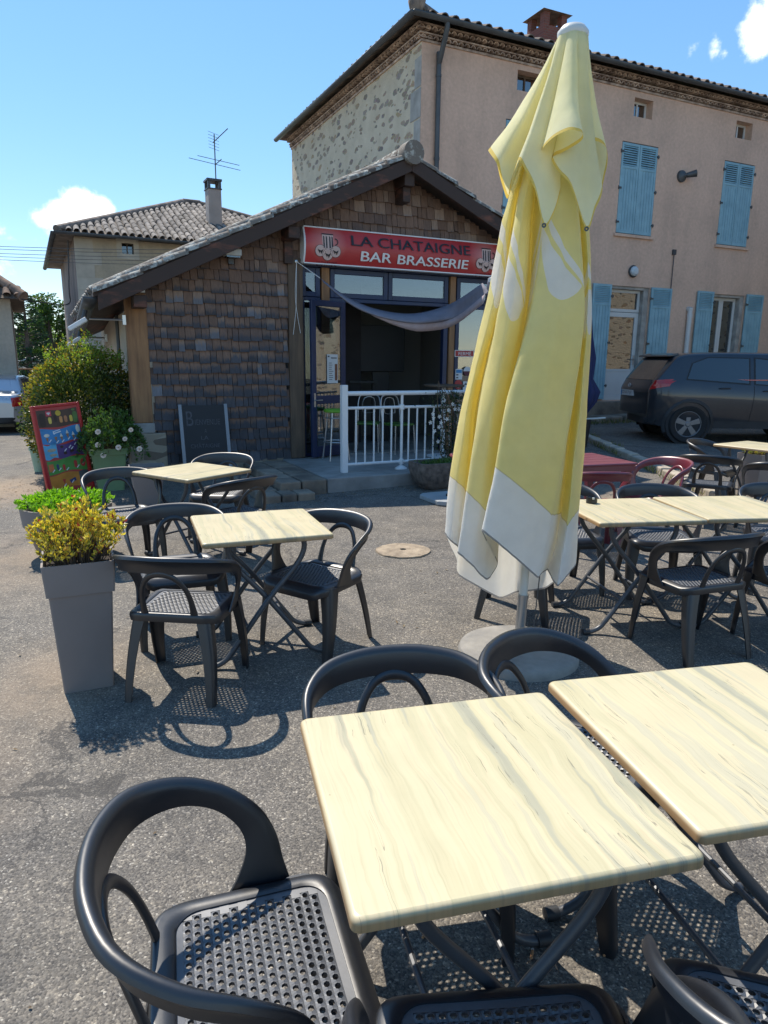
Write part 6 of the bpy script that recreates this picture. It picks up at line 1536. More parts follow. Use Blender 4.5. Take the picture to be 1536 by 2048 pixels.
# ------------------------------------------------------------------ small things on the ground
p = at_z(806, 1103); t = thing('manhole_cover', 'round sandy stone manhole cover set in the asphalt', 'manhole cover', (p.x, p.y, 0))
mb = MB(); rows = []
for (r_, z) in ((.245, -.01), (.24, .014), (.20, .020), (.12, .022), (.03, .022), (.028, .004)):
    rows.append([(cos(a) * r_ * (1 + .05 * mnoise.noise(Vector((cos(a) * 2, sin(a) * 2, r_ * 3)))), sin(a) * r_ * .97 * (1 + .05 * mnoise.noise(Vector((cos(a) * 3, sin(a) * 3, 4)))), z + .004 * mnoise.noise(Vector((cos(a) * 5, sin(a) * 5, r_ * 30)))) for a in [2 * pi * i / 40 for i in range(40)]])
mb.grid(rows, closed=True); mb.build('stone_disc', pm('sandy worn stone', (.36, .285, .20), .95, .4, 12, .8, 60, col2=(.22, .17, .12), dist=.012), t, smooth=50)
mb = MB(); mb.lathe([(0, .006), (.03, .006)], 12); mb.build('lifting_hole', M_DARK, t)
GB2 = 'cigarette butts on the asphalt'
M_BUTT = pm('orange filter paper', (.52, .26, .12), .8, .15, 40, 0)
for (px, py, a, lab) in ((850, 1868, 60, 'cigarette butt on the asphalt under the left edge of the front table'), (1208, 1903, 75, 'cigarette butt lying free on the sunlit asphalt under the front tables'), (1064, 1908, 70, 'cigarette butt by the table foot in the shade of the front table')):
    p = at_z(px, py, .004); t = thing('cigarette_butt', lab, 'cigarette butt', (p.x, p.y, .005), R(a), GB2)
    mb = MB(); mb.tube([(-.016, 0, 0), (.012, 0, 0)], .004, 8); mb.build('filter', M_BUTT, t); mb = MB(); mb.tube([(.012, 0, 0), (.018, .001, 0)], .0041, 8); mb.build('paper', M_PAPER, t)
mb = MB()
def litter(n, f):
    for k in range(n):
        x, y, z = f(); a = rnd.uniform(0, 6.28); leaf(mb, Vector((x, y, z + .004)), Vector((cos(a), sin(a), rnd.uniform(0, .4))), Vector((0, 0, 1)), rnd.uniform(.012, .04), rnd.uniform(.006, .016))
def f1():
    u = rnd.uniform(uL_ - .3, 3.4); P = bw(u, v0_ - abs(rnd.gauss(0, .16)) - .02 - (.3 if u < u0_ - .2 else 0), 0); return P.x, P.y, ground_h(P.x, P.y)
def f2_():
    x = rnd.gauss(-4.3, .6); y = rnd.gauss(8.7, .5); return x, y, ground_h(x, y)
def f3(): x = rnd.uniform(-2.2, 2.6); y = rnd.uniform(1.0, 7); return x, y, 0
litter(420, f1); litter(420, f2_); litter(120, f3)
o = mb.build('leaf_litter', leaf_mat('dry leaf', [(0, (.10, .065, .035)), (.5, (.24, .16, .08)), (.8, (.17, .12, .06)), (1, (.34, .26, .15))], .1, .8), smooth=0, fixn=False); tag(o, 'dry leaf litter scattered along the step and by the shrub', 'leaves', kind='stuff')
# kerb strip with weeds in front of the dark car
ka, kb = at_z(1268, 925, .08), at_z(1316, 943, .08); kd = (kb - ka); kd.z = 0; kd.normalize(); kp = Vector((-kd.y, kd.x, 0))
mb = MB()
for i in range(-6, 5):
    a = ka + kd * (i * .62); b_ = a + kd * .60; hz = ground_h(a.x, a.y)
    vs_ = [a - kp * .09, b_ - kp * .09, b_ + kp * .09, a + kp * .09]
    mb.add([(q.x, q.y, hz - .1) for q in vs_] + [(q.x, q.y, hz + .09) for q in vs_], [(0, 3, 2, 1), (4, 5, 6, 7), (0, 1, 5, 4), (1, 2, 6, 5), (2, 3, 7, 6), (3, 0, 4, 7)])
tag(mb.build('kerb', pm('pale kerb stone', (.44, .38, .30), .9, .3, 5, .4, 50), smooth=0, bevel=.02), kind='structure')
mb = MB()
for k in range(900):
    i = rnd.uniform(-3.6, 3); P = ka + kd * i + kp * rnd.choice((-.14, .14, .16)) * rnd.uniform(.8, 1.3); P.z = ground_h(P.x, P.y)
    if mnoise.noise(P * 1.7) < -.05: continue
    leaf(mb, P, Vector((rnd.uniform(-.6, .6), rnd.uniform(-.6, .6), 1)), rv(), rnd.uniform(.05, .16), .012)
for k in range(700):
    u = rnd.uniform(-1.5, 5); P = QH + EU * u + EV * (-.72 - abs(rnd.gauss(0, .12))); P.z = ground_h(P.x, P.y)
    if mnoise.noise(P * 1.3) < -.1: continue
    leaf(mb, P, Vector((rnd.uniform(-.6, .6), rnd.uniform(-.6, .6), 1)), rv(), rnd.uniform(.06, .18), .016)
o = mb.build('weeds', leaf_mat('dry green weed', [(0, (.08, .11, .03)), (.5, (.15, .16, .05)), (1, (.28, .22, .10))], .3, .7), smooth=0, fixn=False); tag(o, 'grassy weeds along the kerb and the foot of the pink house', 'weeds', kind='stuff')
# ------------------------------------------------------------------ cars
def paint(name, col, rough=.3, metal=.4):
    m, nt, b = newmat(name); co = coords(nt)
    n = noise(nt, co, 3.0, 5); d = mixc(nt, math_n(nt, 'MULTIPLY', n, .18), col, (.12, .115, .105)); nt.links.new(d, b.inputs['Base Color'])
    b.inputs['Metallic'].default_value = metal; nt.links.new(math_n(nt, 'MULTIPLY_ADD', n, .2, rough - .1), b.inputs['Roughness'])
    b.inputs['Coat Weight'].default_value = .8; b.inputs['Coat Roughness'].default_value = .06; return m
M_TYRE = pm('tyre rubber', (.018, .018, .019), .85, .2, 10, .2, 60)
M_RIM = pm('alloy rim', (.17, .175, .19), .35, .12, 6, 0, 10, metal=.6)
M_TRIM = pm('black car trim', (.014, .015, .017), .55, .15, 8, .03, 60)
M_TAIL = pm('red tail light', (.42, .012, .012), .15, .1, 5, 0, 10, coat=.8)
M_CGLASS = glass_mat('dark car glass', (.10, .115, .12), .10)
def interp(P, x):
    if x <= P[0][0]: return P[0][1]
    for (a, b_), (c, d) in zip(P, P[1:]):
        if x <= c:
            t = (x - a) / (c - a); return b_ + (d - b_) * t
    return P[-1][1]
def sm(P, x, w_=.10): return (interp(P, x - w_) + interp(P, x) * 2 + interp(P, x + w_)) / 4
def make_car(name, label, loc, rz, mat, S):
    """x forward from the tail, y left, z up. S: L, W, roof, belt, hood profiles"""
    t = thing(name, label, 'car', loc, rz); L, W = S['L'], S['W'] / 2
    def plan(x):   # rounded corners in plan
        r = S['cr']; k = 1.0
        if x < r: k = 1 - .26 * ((r - x) / r) ** 2.2
        if x > L - r * 1.4: k = 1 - .34 * ((x - L + r * 1.4) / (r * 1.4)) ** 2
        return W * k
    def top(x): return sm(S['roof'], x, .05)
    def belt(x): return sm(S['belt'], x)
    def half(x, z):
        b_ = belt(x); w_ = plan(x)
        if z <= b_:
            f = max(0, min(1, (z - S['zb']) / (b_ - S['zb']))); return w_ * (.93 + .07 * sin(pi * min(1, f * 1.25) * .5) - .03 * max(0, f - .75) / .25)
        tz = S['roof_z']; f = (z - b_) / max(.05, tz - b_); return w_ * (.965 - S['tum'] * f - .10 * max(0, f - .75) ** 1.4)
    nx = 72; rows = []
    for i in range(nx + 1):
        x = L * (.5 - .5 * cos(pi * i / nx)); zt = max(top(x), S['zb'] + .3); ring_ = []
        zb = S['zb'] + (.08 * max(0, 1 - x / .35) ** 2) + .05 * max(0, (x - L + .4) / .4)
        zz = [zb + (zt - .07 - zb) * k / 13 for k in range(14)]
        side = [(half(x, z), z) for z in zz]; wt = side[-1][0]
        cap_ = [(wt * .985, zt - .04), (wt * .93, zt - .015), (wt * .78, zt), (wt * .4, zt + .012), (0, zt + .016)]
        hf = [(-.0, zb - .02), (side[0][0] * .8, zb - .02)] + side + cap_
        ring_ = [(x, -a, z) for a, z in hf] + [(x, a, z) for a, z in hf[-2:0:-1]]
        rows.append(ring_)
    mb = MB(); mb.grid(rows, closed=True); n = len(rows[0]); mb.add(rows[0], [tuple(range(n))]); mb.add(rows[-1], [tuple(range(n))])
    body = mb.build('body', mat, t, smooth=45)
    def side_panel(poly, nm, mt, off, par, s_):
        """flat-ish panel on the body side from an (x,z) outline, finely sampled"""
        mb = MB(); P = []
        k = 8
        for (a, b_), (c, d) in zip(poly, poly[1:] + poly[:1]):
            for j in range(k): f = j / k; P.append((a + (c - a) * f, b_ + (d - b_) * f))
        cx = sum(p[0] for p in P) / len(P); cz = sum(p[1] for p in P) / len(P); rr = []
        for q in (1.0, .8, .55, .3, .05): rr.append([(cx + (x - cx) * q, s_ * (half(cx + (x - cx) * q, cz + (z - cz) * q) + off), cz + (z - cz) * q) for x, z in P])
        mb.grid(rr, closed=True); mb.add(rr[-1], [tuple(range(len(P)))]); return mb.build(nm, mt, par, smooth=60)
    for s_ in (-1, 1):
        for poly in S['windows']: 
            fr_ = side_panel([(x + (x - sum(p[0] for p in poly) / len(poly)) * .05, z + (z - sum(p[1] for p in poly) / len(poly)) * .10) for x, z in poly], 'window_surround', M_TRIM, .003, t, s_); side_panel(poly, 'window', M_CGLASS, .007, t, s_)
        for x in S['seams']:
            mb = MB(); P = [(x + .04 * sin((z - .4) * 3), s_ * (half(x, z) + .001), z) for z in [S['zb'] + .12 + k * (belt(x) - S['zb'] - .1) / 10 for k in range(11)]]; mb.tube(P, .005, 4); mb.build('door_seam', M_TRIM, t)
        for x, z in S['handles']:
            mb = MB(); y = half(x, z); mb.tube(crom([Vector((x - .10, s_ * (y + .002), z)), Vector((x - .06, s_ * (y + .028), z + .008)), Vector((x + .06, s_ * (y + .028), z + .010)), Vector((x + .10, s_ * (y + .002), z + .006))], 3), .013, 8); mb.build('door_handle', mat, t)
        # sill and arch trim
        mb = MB(); zz0 = S['zb']; mb.grid([[(x, s_ * (half(x, z) + .006), z) for x in [S['wx'][0] + .42 + (S['wx'][1] - S['wx'][0] - .84) * i / 12 for i in range(13)]] for z in (zz0 - .01, zz0 + .06, zz0 + .13)]); mb.build('sill_trim', S.get('cladding', M_TRIM), t, smooth=60)
        for wx in S['wx']:
            R_ = S['wr']; y0 = half(wx, R_) 
            mb = MB(); mb.lathe([(0, 0), (R_ * 1.14, 0), (R_ * 1.14, .30)], 32, M=Matrix.Translation((wx, s_ * (y0 + .016), R_)) @ Matrix.Rotation(R(90 * s_), 4, 'X')); mb.build('wheel_well', M_DARK, t, smooth=40)
            mb = MB(); rr = []
            for a in [R(-22) + R(224) * i / 24 for i in range(25)]:
                rr.append([(wx + cos(a) * q, s_ * (half(wx + cos(a) * q, max(S['zb'], R_ + sin(a) * q)) + o_), R_ + sin(a) * q) for q, o_ in ((R_ * 1.30, .002), (R_ * 1.26, .020), (R_ * 1.14, .022), (R_ * 1.12, .0))])
            mb.grid(rr); mb.build('wheel_arch', S.get('cladding', mat), t, smooth=50)
            w_ = bpy.data.objects.new('wheel', None); mb = MB()
            wM = Matrix.Translation((wx, s_ * (y0 - .055), R_)) @ Matrix.Rotation(R(-90 * s_), 4, 'X')
            mb.lathe([(R_ * .66, .085), (R_ * .70, .10), (R_ * .92, .105), (R_ * .985, .08), (R_, .04), (R_, -.06), (R_ * .9, -.11), (R_ * .6, -.11)], 40, M=wM); wh = mb.build('wheel', M_TYRE, t, smooth=50)
            mb = MB(); ri = R_ * .68
            mb.lathe([(ri, .088), (ri * .95, .09), (ri * .90, .07), (ri * .88, -.02)], 40, M=wM); mb.lathe([(0, .085), (ri * .16, .085), (ri * .22, .072), (ri * .22, .03)], 20, M=wM)
            for k in range(5):
                a = 2 * pi * k / 5 + .3; c, s2 = cos(a), sin(a); tx = Vector((c, s2, 0)); ty = Vector((-s2, c, 0))
                q = [tx * ri * .15 - ty * ri * .15, tx * ri * .15 + ty * ri * .15, tx * ri * .92 + ty * ri * .22, tx * ri * .92 - ty * ri * .22]
                mb.add([v_ + Vector((0, 0, z)) for z in (.074, .03) for v_ in q], [(0, 1, 2, 3), (7, 6, 5, 4), (0, 4, 5, 1), (1, 5, 6, 2), (2, 6, 7, 3), (3, 7, 4, 0)], 0, wM)
            mb.build('rim', M_RIM, wh, smooth=40, bevel=.004)
            mb = MB(); mb.lathe([(0, .015), (ri * .9, .015)], 24, M=wM); mb.build('brake_disc', M_DARK, wh)
    # rear: window, plate, lights
    def rear_x(z, y):  # x of the tail surface at height z, lateral y
        lo, hi = 0.0, L * .5
        for _ in range(26):
            mid = (lo + hi) / 2
            if top(mid) > z + .004 and half(mid, min(z, top(mid) - .07)) > abs(y): hi = mid
            else: lo = mid
        return hi
    def rear_panel(poly, nm, mt, off, par=None, dx=0.0):
        mb = MB(); P = []
        for (a, b_), (c, d) in zip(poly, poly[1:] + poly[:1]):
            for j in range(8): f = j / 8; P.append((a + (c - a) * f, b_ + (d - b_) * f))
        cy = sum(p[0] for p in P) / len(P); cz = sum(p[1] for p in P) / len(P); rr = []
        for q in (1.0, .8, .55, .3, .05):
            row = []
            for y, z in P: yy, z2 = cy + (y - cy) * q, cz + (z - cz) * q; row.append((rear_x(z2, yy) - off, yy, z2))
            rr.append(row)
        mb.grid(rr, closed=True); mb.add(rr[-1], [tuple(range(len(P)))]); return mb.build(nm, mt, par or t, smooth=60)
    if not S.get('gate'): rear_panel(S['rear_glass'], 'rear_window', M_CGLASS, .012)
    else:
        GH = S['gate']; yh = -.66; gz0, gz1 = .52, 1.63
        rear_panel([(-.60, gz0), (.66, gz0), (.60, 1.58), (-.55, 1.58)], 'dark_boot_panel', M_DARK, .004)  # tail stays closed; dark panel painted in for the shaded boot inside
        def gx(z): return rear_x(z, 0.0)
        hinge = Vector((gx(.9) + .06, yh, 0)); MG = Matrix.Translation(hinge) @ Matrix.Rotation(GH, 4, 'Z') @ Matrix.Translation(-hinge)
        def gp_(y, z, off): 
            w_ = abs(y - .0) / .70; return MG @ Vector((gx(z) - off + .10 * w_ ** 4, y, z))
        def ghalf(z): return .67 - .10 * max(0, (z - 1.15) / .5) ** 1.5 - .03 * max(0, (.75 - z) / .25)
        zs__ = [gz0 + (gz1 - gz0) * k / 22 for k in range(23)]; ff = []; bb = []
        for z in zs__:
            h_ = ghalf(z); bul = .035 * math.exp(-((z - .98) / .10) ** 2)
            ff.append([gp_(-h_ + 2 * h_ * k / 20, z, .02 + bul * (1 - abs(k - 10) / 10.5)) for k in range(21)]); bb.append([gp_(-h_ + 2 * h_ * k / 20, z, -.05) for k in range(21)])
        mb = MB(); mb.grid(ff); mb.grid(bb); mb.grid([ff[0], bb[0]]); mb.grid([ff[-1], bb[-1]]); mb.grid([[r[0] for r in ff], [r[0] for r in bb]]); mb.grid([[r[-1] for r in ff], [r[-1] for r in bb]])
        gate = mb.build('tailgate', mat, t, smooth=45)
        mb = MB(); rr = []
        for z in [1.17 + (1.53 - 1.17) * k / 8 for k in range(9)]:
            h_ = ghalf(z) - .07; rr.append([gp_(-h_ + 2 * h_ * k / 16, z, .028) for k in range(17)])
        mb.grid(rr); mb.build('rear_window', M_CGLASS, gate, smooth=60)
        mb = MB(); x_ = gx(gz1); pr_ = [(x_ - .18, gz1 - .03), (x_ - .17, gz1 + .0), (x_ + .04, gz1 + .045), (x_ + .04, gz1 - .02)]
        mb.add([MG @ Vector((x, y, z)) for y in (-.58, .58) for x, z in pr_], [(0, 1, 2, 3), (7, 6, 5, 4), (0, 4, 5, 1), (1, 5, 6, 2), (2, 6, 7, 3), (3, 7, 4, 0)]); mb.build('roof_spoiler', mat, gate, smooth=0, bevel=.012)
        pz, py = .90, .16; P_ = gp_(py, pz, .05); Rg = MG.to_3x3(); ly = Rg @ Vector((0, 1, 0)); lxv = Rg @ Vector((-1, 0, 0))
        def gq(y, z, o_): return P_ + ly * y + Vector((0, 0, z)) + lxv * o_
        def slab3(y0, y1, z0, z1, o0, o1): mb.add([gq(y, z, o_) for o_ in (o0, o1) for y, z in ((y0, z0), (y1, z0), (y1, z1), (y0, z1))], [(0, 1, 2, 3), (7, 6, 5, 4), (0, 4, 5, 1), (1, 5, 6, 2), (2, 6, 7, 3), (3, 7, 4, 0)])
        mb = MB(); slab3(-.26, .26, -.055, .055, -.02, .004); pl = mb.build('number_plate', pm('plate white', (.55, .56, .56), .45, .05), gate, smooth=0)
        mb = MB(); fit_text(mb, S['plate'], .40, .075, lambda x, y: gq(.20 - x, -.037 + y, .006)); mb.build('plate_lettering', M_INK, pl, smooth=0)
        mb = MB(); slab3(.212, .255, -.05, .05, .004, .0055); mb.build('blue_strip', M_STBLUE, pl, smooth=0)
        mb = MB()
        def bq(a_, ry, rz_, dz=0): return gp_(.10, 1.05, .06) + ly * (cos(a_) * ry) + Vector((0, 0, sin(a_) * rz_ + dz))
        for ry, rz_, dz in ((.055, .038, 0), (.022, .036, 0), (.045, .016, .014)): mb.tube([bq(2 * pi * i / 20, ry, rz_, dz) for i in range(20)], .0045, 6, closed=True)
        mb.build('badge', M_CHROME, gate)
    for s_ in (-1, 1): rear_panel([(s_ * y, z) for y, z in S['tail']], 'tail_light', M_TAIL, .012)
    pz = S['plate_z']; py = S['plate_y']; px = rear_x(pz, py) - .02
    if not S.get('gate'): mb = MB(); mb.box((px - .006, py - .26, pz - .055), (px + .03, py + .26, pz + .055)); pl = mb.build('number_plate', pm('plate white', (.55, .56, .56), .45, .05), t, smooth=0, bevel=.004)
    if S.get('plate') and not S.get('gate'):
        mb = MB(); fit_text(mb, S['plate'], .40, .07, lambda x, y: (px - .008, py + .20 - x, pz - .035 + y)); mb.build('plate_lettering', M_INK, pl, smooth=0); mb = MB(); mb.box((px - .0075, py + .212, pz - .05), (px - .006, py + .255, pz + .05)); mb.build('blue_strip', M_STBLUE, pl, smooth=0)
    if S.get('badge') and not S.get('gate'):
        by, bz = S['badge']; bx = rear_x(bz, by) - .012; mb = MB()
        mb.tube([(bx, by + cos(a) * .055, bz + sin(a) * .038) for a in [2 * pi * i / 20 for i in range(20)]], .005, 6, closed=True); mb.tube([(bx, by + cos(a) * .022, bz + sin(a) * .036) for a in [2 * pi * i / 16 for i in range(16)]], .004, 6, closed=True); mb.tube([(bx, by + cos(a) * .045, bz + .014 + sin(a) * .016) for a in [2 * pi * i / 16 for i in range(16)]], .004, 6, closed=True)
        mb.build('badge', M_CHROME, t)
    rear_panel([(-.72, S['zb'] + .03), (.72, S['zb'] + .03), (.76, S['zb'] + .16), (-.76, S['zb'] + .16)], 'rear_bumper_trim', S.get('cladding', M_TRIM), .010)
    if S.get('spoiler'):
        x0, z0_ = S['spoiler']; mb = MB(); mb.prism([(x0 - .22, z0_ - .03), (x0 - .21, z0_ - .005), (x0 + .1, z0_ + .035), (x0 + .1, z0_ - .03)], -.60, .60, axis='y'); mb.build('roof_spoiler', mat, t, smooth=40, bevel=.012)
    for s_ in (-1, 1):
        mx, mz = S['mirror']; mb = MB(); y = half(mx, mz); mb.lathe([(0, -.12), (.07, -.11), (.085, -.03), (.07, .05), (.0, .06)], 14, M=Matrix.Translation((mx, s_ * (y + .12), mz + .03)) @ Matrix.Rotation(R(90), 4, 'Y') @ Matrix.Scale(1.25, 4, (0, 1, 0))); mb.tube([(mx, s_ * (y - .02), mz - .03), (mx, s_ * (y + .07), mz)], .025, 6); mb.build('side_mirror', mat, t, smooth=60)
    return t
SUV = dict(L=4.4, W=1.83, zb=.30, cr=.55, tum=.20, roof_z=1.69, wr=.362, wx=(.70, 3.26), cladding=pm('dusty grey bumper plastic', (.03, .032, .036), .6, .4, 3, .05, 40),
    roof=[(0, .92), (.03, 1.10), (.08, 1.16), (.42, 1.60), (.60, 1.66), (1.2, 1.69), (2.2, 1.685), (2.75, 1.62), (3.35, 1.13), (3.5, 1.08), (4.2, .93), (4.34, .80), (4.4, .62)],
    belt=[(0, 1.13), (1.0, 1.10), (3.4, .98), (4.4, .9)],
    windows=[[(.62, 1.20), (1.74, 1.125), (1.74, 1.575), (1.0, 1.585), (.72, 1.48)], [(1.86, 1.12), (2.98, 1.06), (2.92, 1.16), (2.42, 1.52), (1.86, 1.575)]],
    seams=[1.80, 2.98], handles=[(1.30, 1.03), (2.10, .99)], rear_glass=[(-.55, 1.20), (.55, 1.20), (.50, 1.52), (-.50, 1.52)],
    tail=[(.66, .98), (.70, 1.16), (.86, 1.20), (.86, 1.06)], plate_z=.90, plate_y=.08, plate='CE 017 JV', badge=(.12, 1.05), gate=R(10), mirror=(2.95, 1.10))
SUVP = Vector((5.06, 14.03, 0)); zg = ground_h(5.6, 13.4)
make_car('parked_car', 'dark blue grey dusty off road estate car parked before the pink house, tailgate ajar', SUVP + Vector((0, 0, zg)), R(-3), paint('dark blue grey car paint', (.022, .028, .04), .32, .5), SUV)
SED = dict(L=4.1, W=1.70, zb=.24, cr=.5, tum=.22, roof_z=1.40, wr=.30, wx=(.80, 3.25),
    roof=[(0, .70), (.02, .88), (.08, .95), (.42, 1.0), (.90, 1.33), (1.2, 1.39), (1.9, 1.40), (2.4, 1.33), (3.0, .95), (3.9, .80), (4.1, .55)],
    belt=[(0, .93), (2.0, .90), (4.1, .8)], windows=[[(.85, .98), (1.55, .95), (1.55, 1.30), (1.15, 1.30)], [(1.65, .95), (2.7, .93), (2.3, 1.25), (1.65, 1.30)]],
    seams=[1.60, 2.6], handles=[(1.2, .84), (1.9, .83)], rear_glass=[(-.52, 1.03), (.52, 1.03), (.46, 1.30), (-.46, 1.30)], tail=[(.60, .66), (.58, .88), (.78, .90), (.80, .68)], plate_z=.72, plate_y=0.0, mirror=(2.6, .98))
p = on_plane(47, 873, (0, 17.3, 0), Vector((0, 1, 0))); hd = R(-18); fx = Vector((sin(hd), cos(hd), 0)); lx = Vector((-fx.y, fx.x, 0))
sp_ = p + lx * .78; zg = ground_h(sp_.x, sp_.y)
make_car('parked_car', 'silver hatchback cut by the left picture edge, seen from behind', Vector((sp_.x, sp_.y, zg)), math.atan2(fx.y, fx.x), paint('silver car paint', (.50, .53, .57), .3, .55), SED)

# ------------------------------------------------------------------ cream house behind the bar
YC = 20.0
P0 = on_plane(148, 472, (0, YC, 0), Vector((0, 1, 0))); QC = Vector((P0.x, P0.y, 0)); AC = R(27); CU = Vector((cos(AC), sin(AC), 0)); CV = Vector((-sin(AC), cos(AC), 0))
zc0 = P0.z
def C_(px, py, v=0.0): P = on_plane(px, py, QC + CV * v, CV); return (P - QC).dot(CU), P.z
ch_ = thing('cream_house', 'cream rendered house with a grey tiled hip roof behind the shingled bar', 'house', QC, AC)
CL, CD = 9.0, 8.0; wa = C_(243, 486); wb = C_(268, 509)
mb = MB(); wall_holes(mb, 0, CL, -1, zc0, [(wa[0], wb[0], wb[1], wa[1])], depth=.2); mb.build('front_wall', M_CREAM, ch_, smooth=0)
mb = MB(); mb.add([(0, 0, -1), (0, CD, -1), (0, CD, zc0), (0, 0, zc0)], [(0, 1, 2, 3)]); mb.build('stained_side_wall', M_GREYR, ch_, smooth=0)
mb = MB(); mb.add([(CL, 0, -1), (CL, CD, -1), (CL, CD, zc0), (CL, 0, zc0), (0, CD, -1), (0, CD, zc0)], [(0, 1, 2, 3), (1, 4, 5, 2)]); mb.build('rear_wall', M_CREAM, ch_, smooth=0)
mb = MB()
for i in range(18):
    if -.6 + i * .34 + .335 < zc0: mb.box((-.012, -.012, -.6 + i * .34), (.46 if i % 2 else .66, .05, -.6 + i * .34 + .335))
mb.build('corner_quoins', pm('pale limestone quoin', (.52, .47, .39), .9, .15, 3, .2, 40, island=.2), ch_, smooth=0)
mb = MB(); g = .14; mb.box((wa[0] - g, -.02, wb[1] - g), (wa[0], .1, wa[1] + g)); mb.box((wb[0], -.02, wb[1] - g), (wb[0] + g, .1, wa[1] + g)); mb.box((wa[0], -.02, wa[1]), (wb[0], .1, wa[1] + g)); mb.box((wa[0], -.02, wb[1] - g), (wb[0], .1, wb[1])); mb.build('window_surround', bpy.data.materials['pale limestone quoin'], ch_, smooth=0)
mb = MB(); mb.box((wa[0], .15, wb[1]), (wb[0], .17, wa[1])); at_ = mb.build('attic_window', M_GLASSD, ch_, smooth=0); mb = MB(); mb.box((wa[0], .3, wb[1] - .2), (wb[0], .32, wa[1] + .2)); mb.build('dark_interior', M_DARK, at_, smooth=0)
mb = MB(); mb.box(((wa[0] + wb[0]) / 2 - .015, .13, wb[1]), ((wa[0] + wb[0]) / 2 + .015, .15, wa[1])); mb.build('glazing_bar', M_POST, at_, smooth=0)
eo = .45; ze = zc0 + .02; ua_, zap = C_(366, 408, CD / 2); ub_, _z = C_(400, 412, CD / 2)
mb = MB(); a0 = (-eo, -eo, ze); a1 = (CL + eo, -eo, ze); a2 = (CL + eo, CD + eo, ze); a3 = (-eo, CD + eo, ze); r0 = (ua_, CD / 2, zap); r1 = (max(ub_, ua_ + .4), CD / 2, zap)
mb.add([a0, a1, a2, a3, r0, r1], [(0, 1, 5, 4), (1, 2, 5), (2, 3, 4, 5), (3, 0, 4), (3, 2, 1, 0)]); mb.build('roof', M_TILEG, ch_, smooth=0)
pitv = Vector((0, CD / 2 + eo, zap - ze)); pl_ = pitv.length
def lfc(tt):
    u = -eo + tt * (CL + 2 * eo); k = min((u + eo) / (ua_ + eo), (CL + eo - u) / (CL + eo - r1[0]), 1.0); return max(.25, k * pl_)
mb = MB(); nrow = int((CL + 2 * eo) / .20)
for i in range(nrow):
    tt = (i + .5) / nrow; L = lfc(tt); n_ = max(1, int(L / .36))
    for j in range(n_):
        base = Vector((-eo + tt * (CL + 2 * eo) + rnd.uniform(-.01, .01), -eo, ze + .02)) + pitv.normalized() * (L * j / n_)
        d = pitv.normalized(); upv = Vector((1, 0, 0)).cross(d); r_ = .085
        rr = []
        for f, k in ((0, 1.0), (1.06, .93)):
            q = base + d * (L / n_ * f) + upv * (.008 * (1 - f) + rnd.uniform(0, .006)); rr.append([q + Vector((1, 0, 0)) * (cos(a) * r_ * k) + upv * (sin(a) * r_ * k) for a in [pi * s_ / 6 for s_ in range(7)]])
        mb.grid(rr)
mb.build('roof_tiles', M_TILEG, ch_, smooth=50)
mb = MB(); mb.tube([Vector(a0) + Vector((0, 0, .05)), Vector(r0) + Vector((0, 0, .06))], .11, 8); mb.tube([Vector(r0) + Vector((0, 0, .06)), Vector(r1) + Vector((0, 0, .06))], .12, 8); mb.tube([Vector(r1) + Vector((0, 0, .06)), Vector(a1) + Vector((0, 0, .05))], .10, 8); mb.build('hip_ridge', M_TILE, ch_, smooth=60)
mb = MB(); halfgut(mb, (-eo - .05, -eo - .07, ze), (CL, -eo - .07, ze), (0, -1, 0)); halfgut(mb, (-eo - .07, -eo, ze), (-eo - .07, CD + eo, ze), (-1, 0, 0)); mb.build('gutter', M_ZINC, ch_, smooth=60, solid=.004)
vch = 1.6; c1 = C_(415, 440, vch); c2 = C_(442, 440, vch); ctop = C_(428, 381, vch)[1]; cc = (c1[0] + c2[0]) / 2; cw = (c2[0] - c1[0]) / 2 * .95
mb = MB(); mb.box((cc - cw, vch - cw * 1.0, zc0), (cc + cw, vch + cw * 1.2, ctop)); cch = mb.build('chimney', pm('grey beige chimney render', (.36, .32, .29), .9, .15, 3, .15, 50), ch_, smooth=0, bevel=.01)
mb = MB(); mb.box((cc - cw * 1.12, vch - cw * 1.1, ctop), (cc + cw * 1.12, vch + cw * 1.3, ctop + .03))
for sx in (-1, 1):
    for sy in (-.85, 1.05): mb.box((cc + sx * cw * .82 - .04, vch + sy * cw - .04, ctop + .03), (cc + sx * cw * .82 + .04, vch + sy * cw + .04, ctop + .24))
mb.box((cc - cw * 1.15, vch - cw * 1.15, ctop + .24), (cc + cw * 1.15, vch + cw * 1.35, ctop + .30)); mb.build('chimney_cap', M_ZINC, cch, smooth=0)
# television aerial on the chimney
zA = C_(436, 280, vch)[1]; zB = C_(436, 330, vch)[1]; ant = thing('television_aerial', 'thin television aerial on a mast above the cream house chimney', 'aerial', QC + CU * (cc + cw * .5) + CV * vch + Vector((0, 0, ctop + .2)), AC)
hA = zA - ctop - .2; hB = zB - ctop - .2
mb = MB(); mb.tube([(0, 0, 0), (0, 0, hA + .15)], .018, 6); mb.build('mast', M_ZINC, ant)
mb = MB(); mb.tube([(-.85, -.2, hB + .04), (.85, .2, hB - .02)], .009, 5); mb.tube([(-.62, -.35, hB + .1), (.75, -.05, hB + .06)], .009, 5); mb.tube([(.0, .05, hB), (.12, -.3, hB + .1)], .014, 5); mb.build('long_elements', M_ZINC, ant)
mb = MB(); mb.tube([(-.05, .0, hA - .1), (.30, -.5, hA + .22)], .014, 5)
for i in range(6): z = hA + .22 - i * .09; mb.tube([(-.16, .1, z + .02), (.18, .15, z - .04)], .006, 4)
mb.build('grid_reflector', M_ZINC, ant)
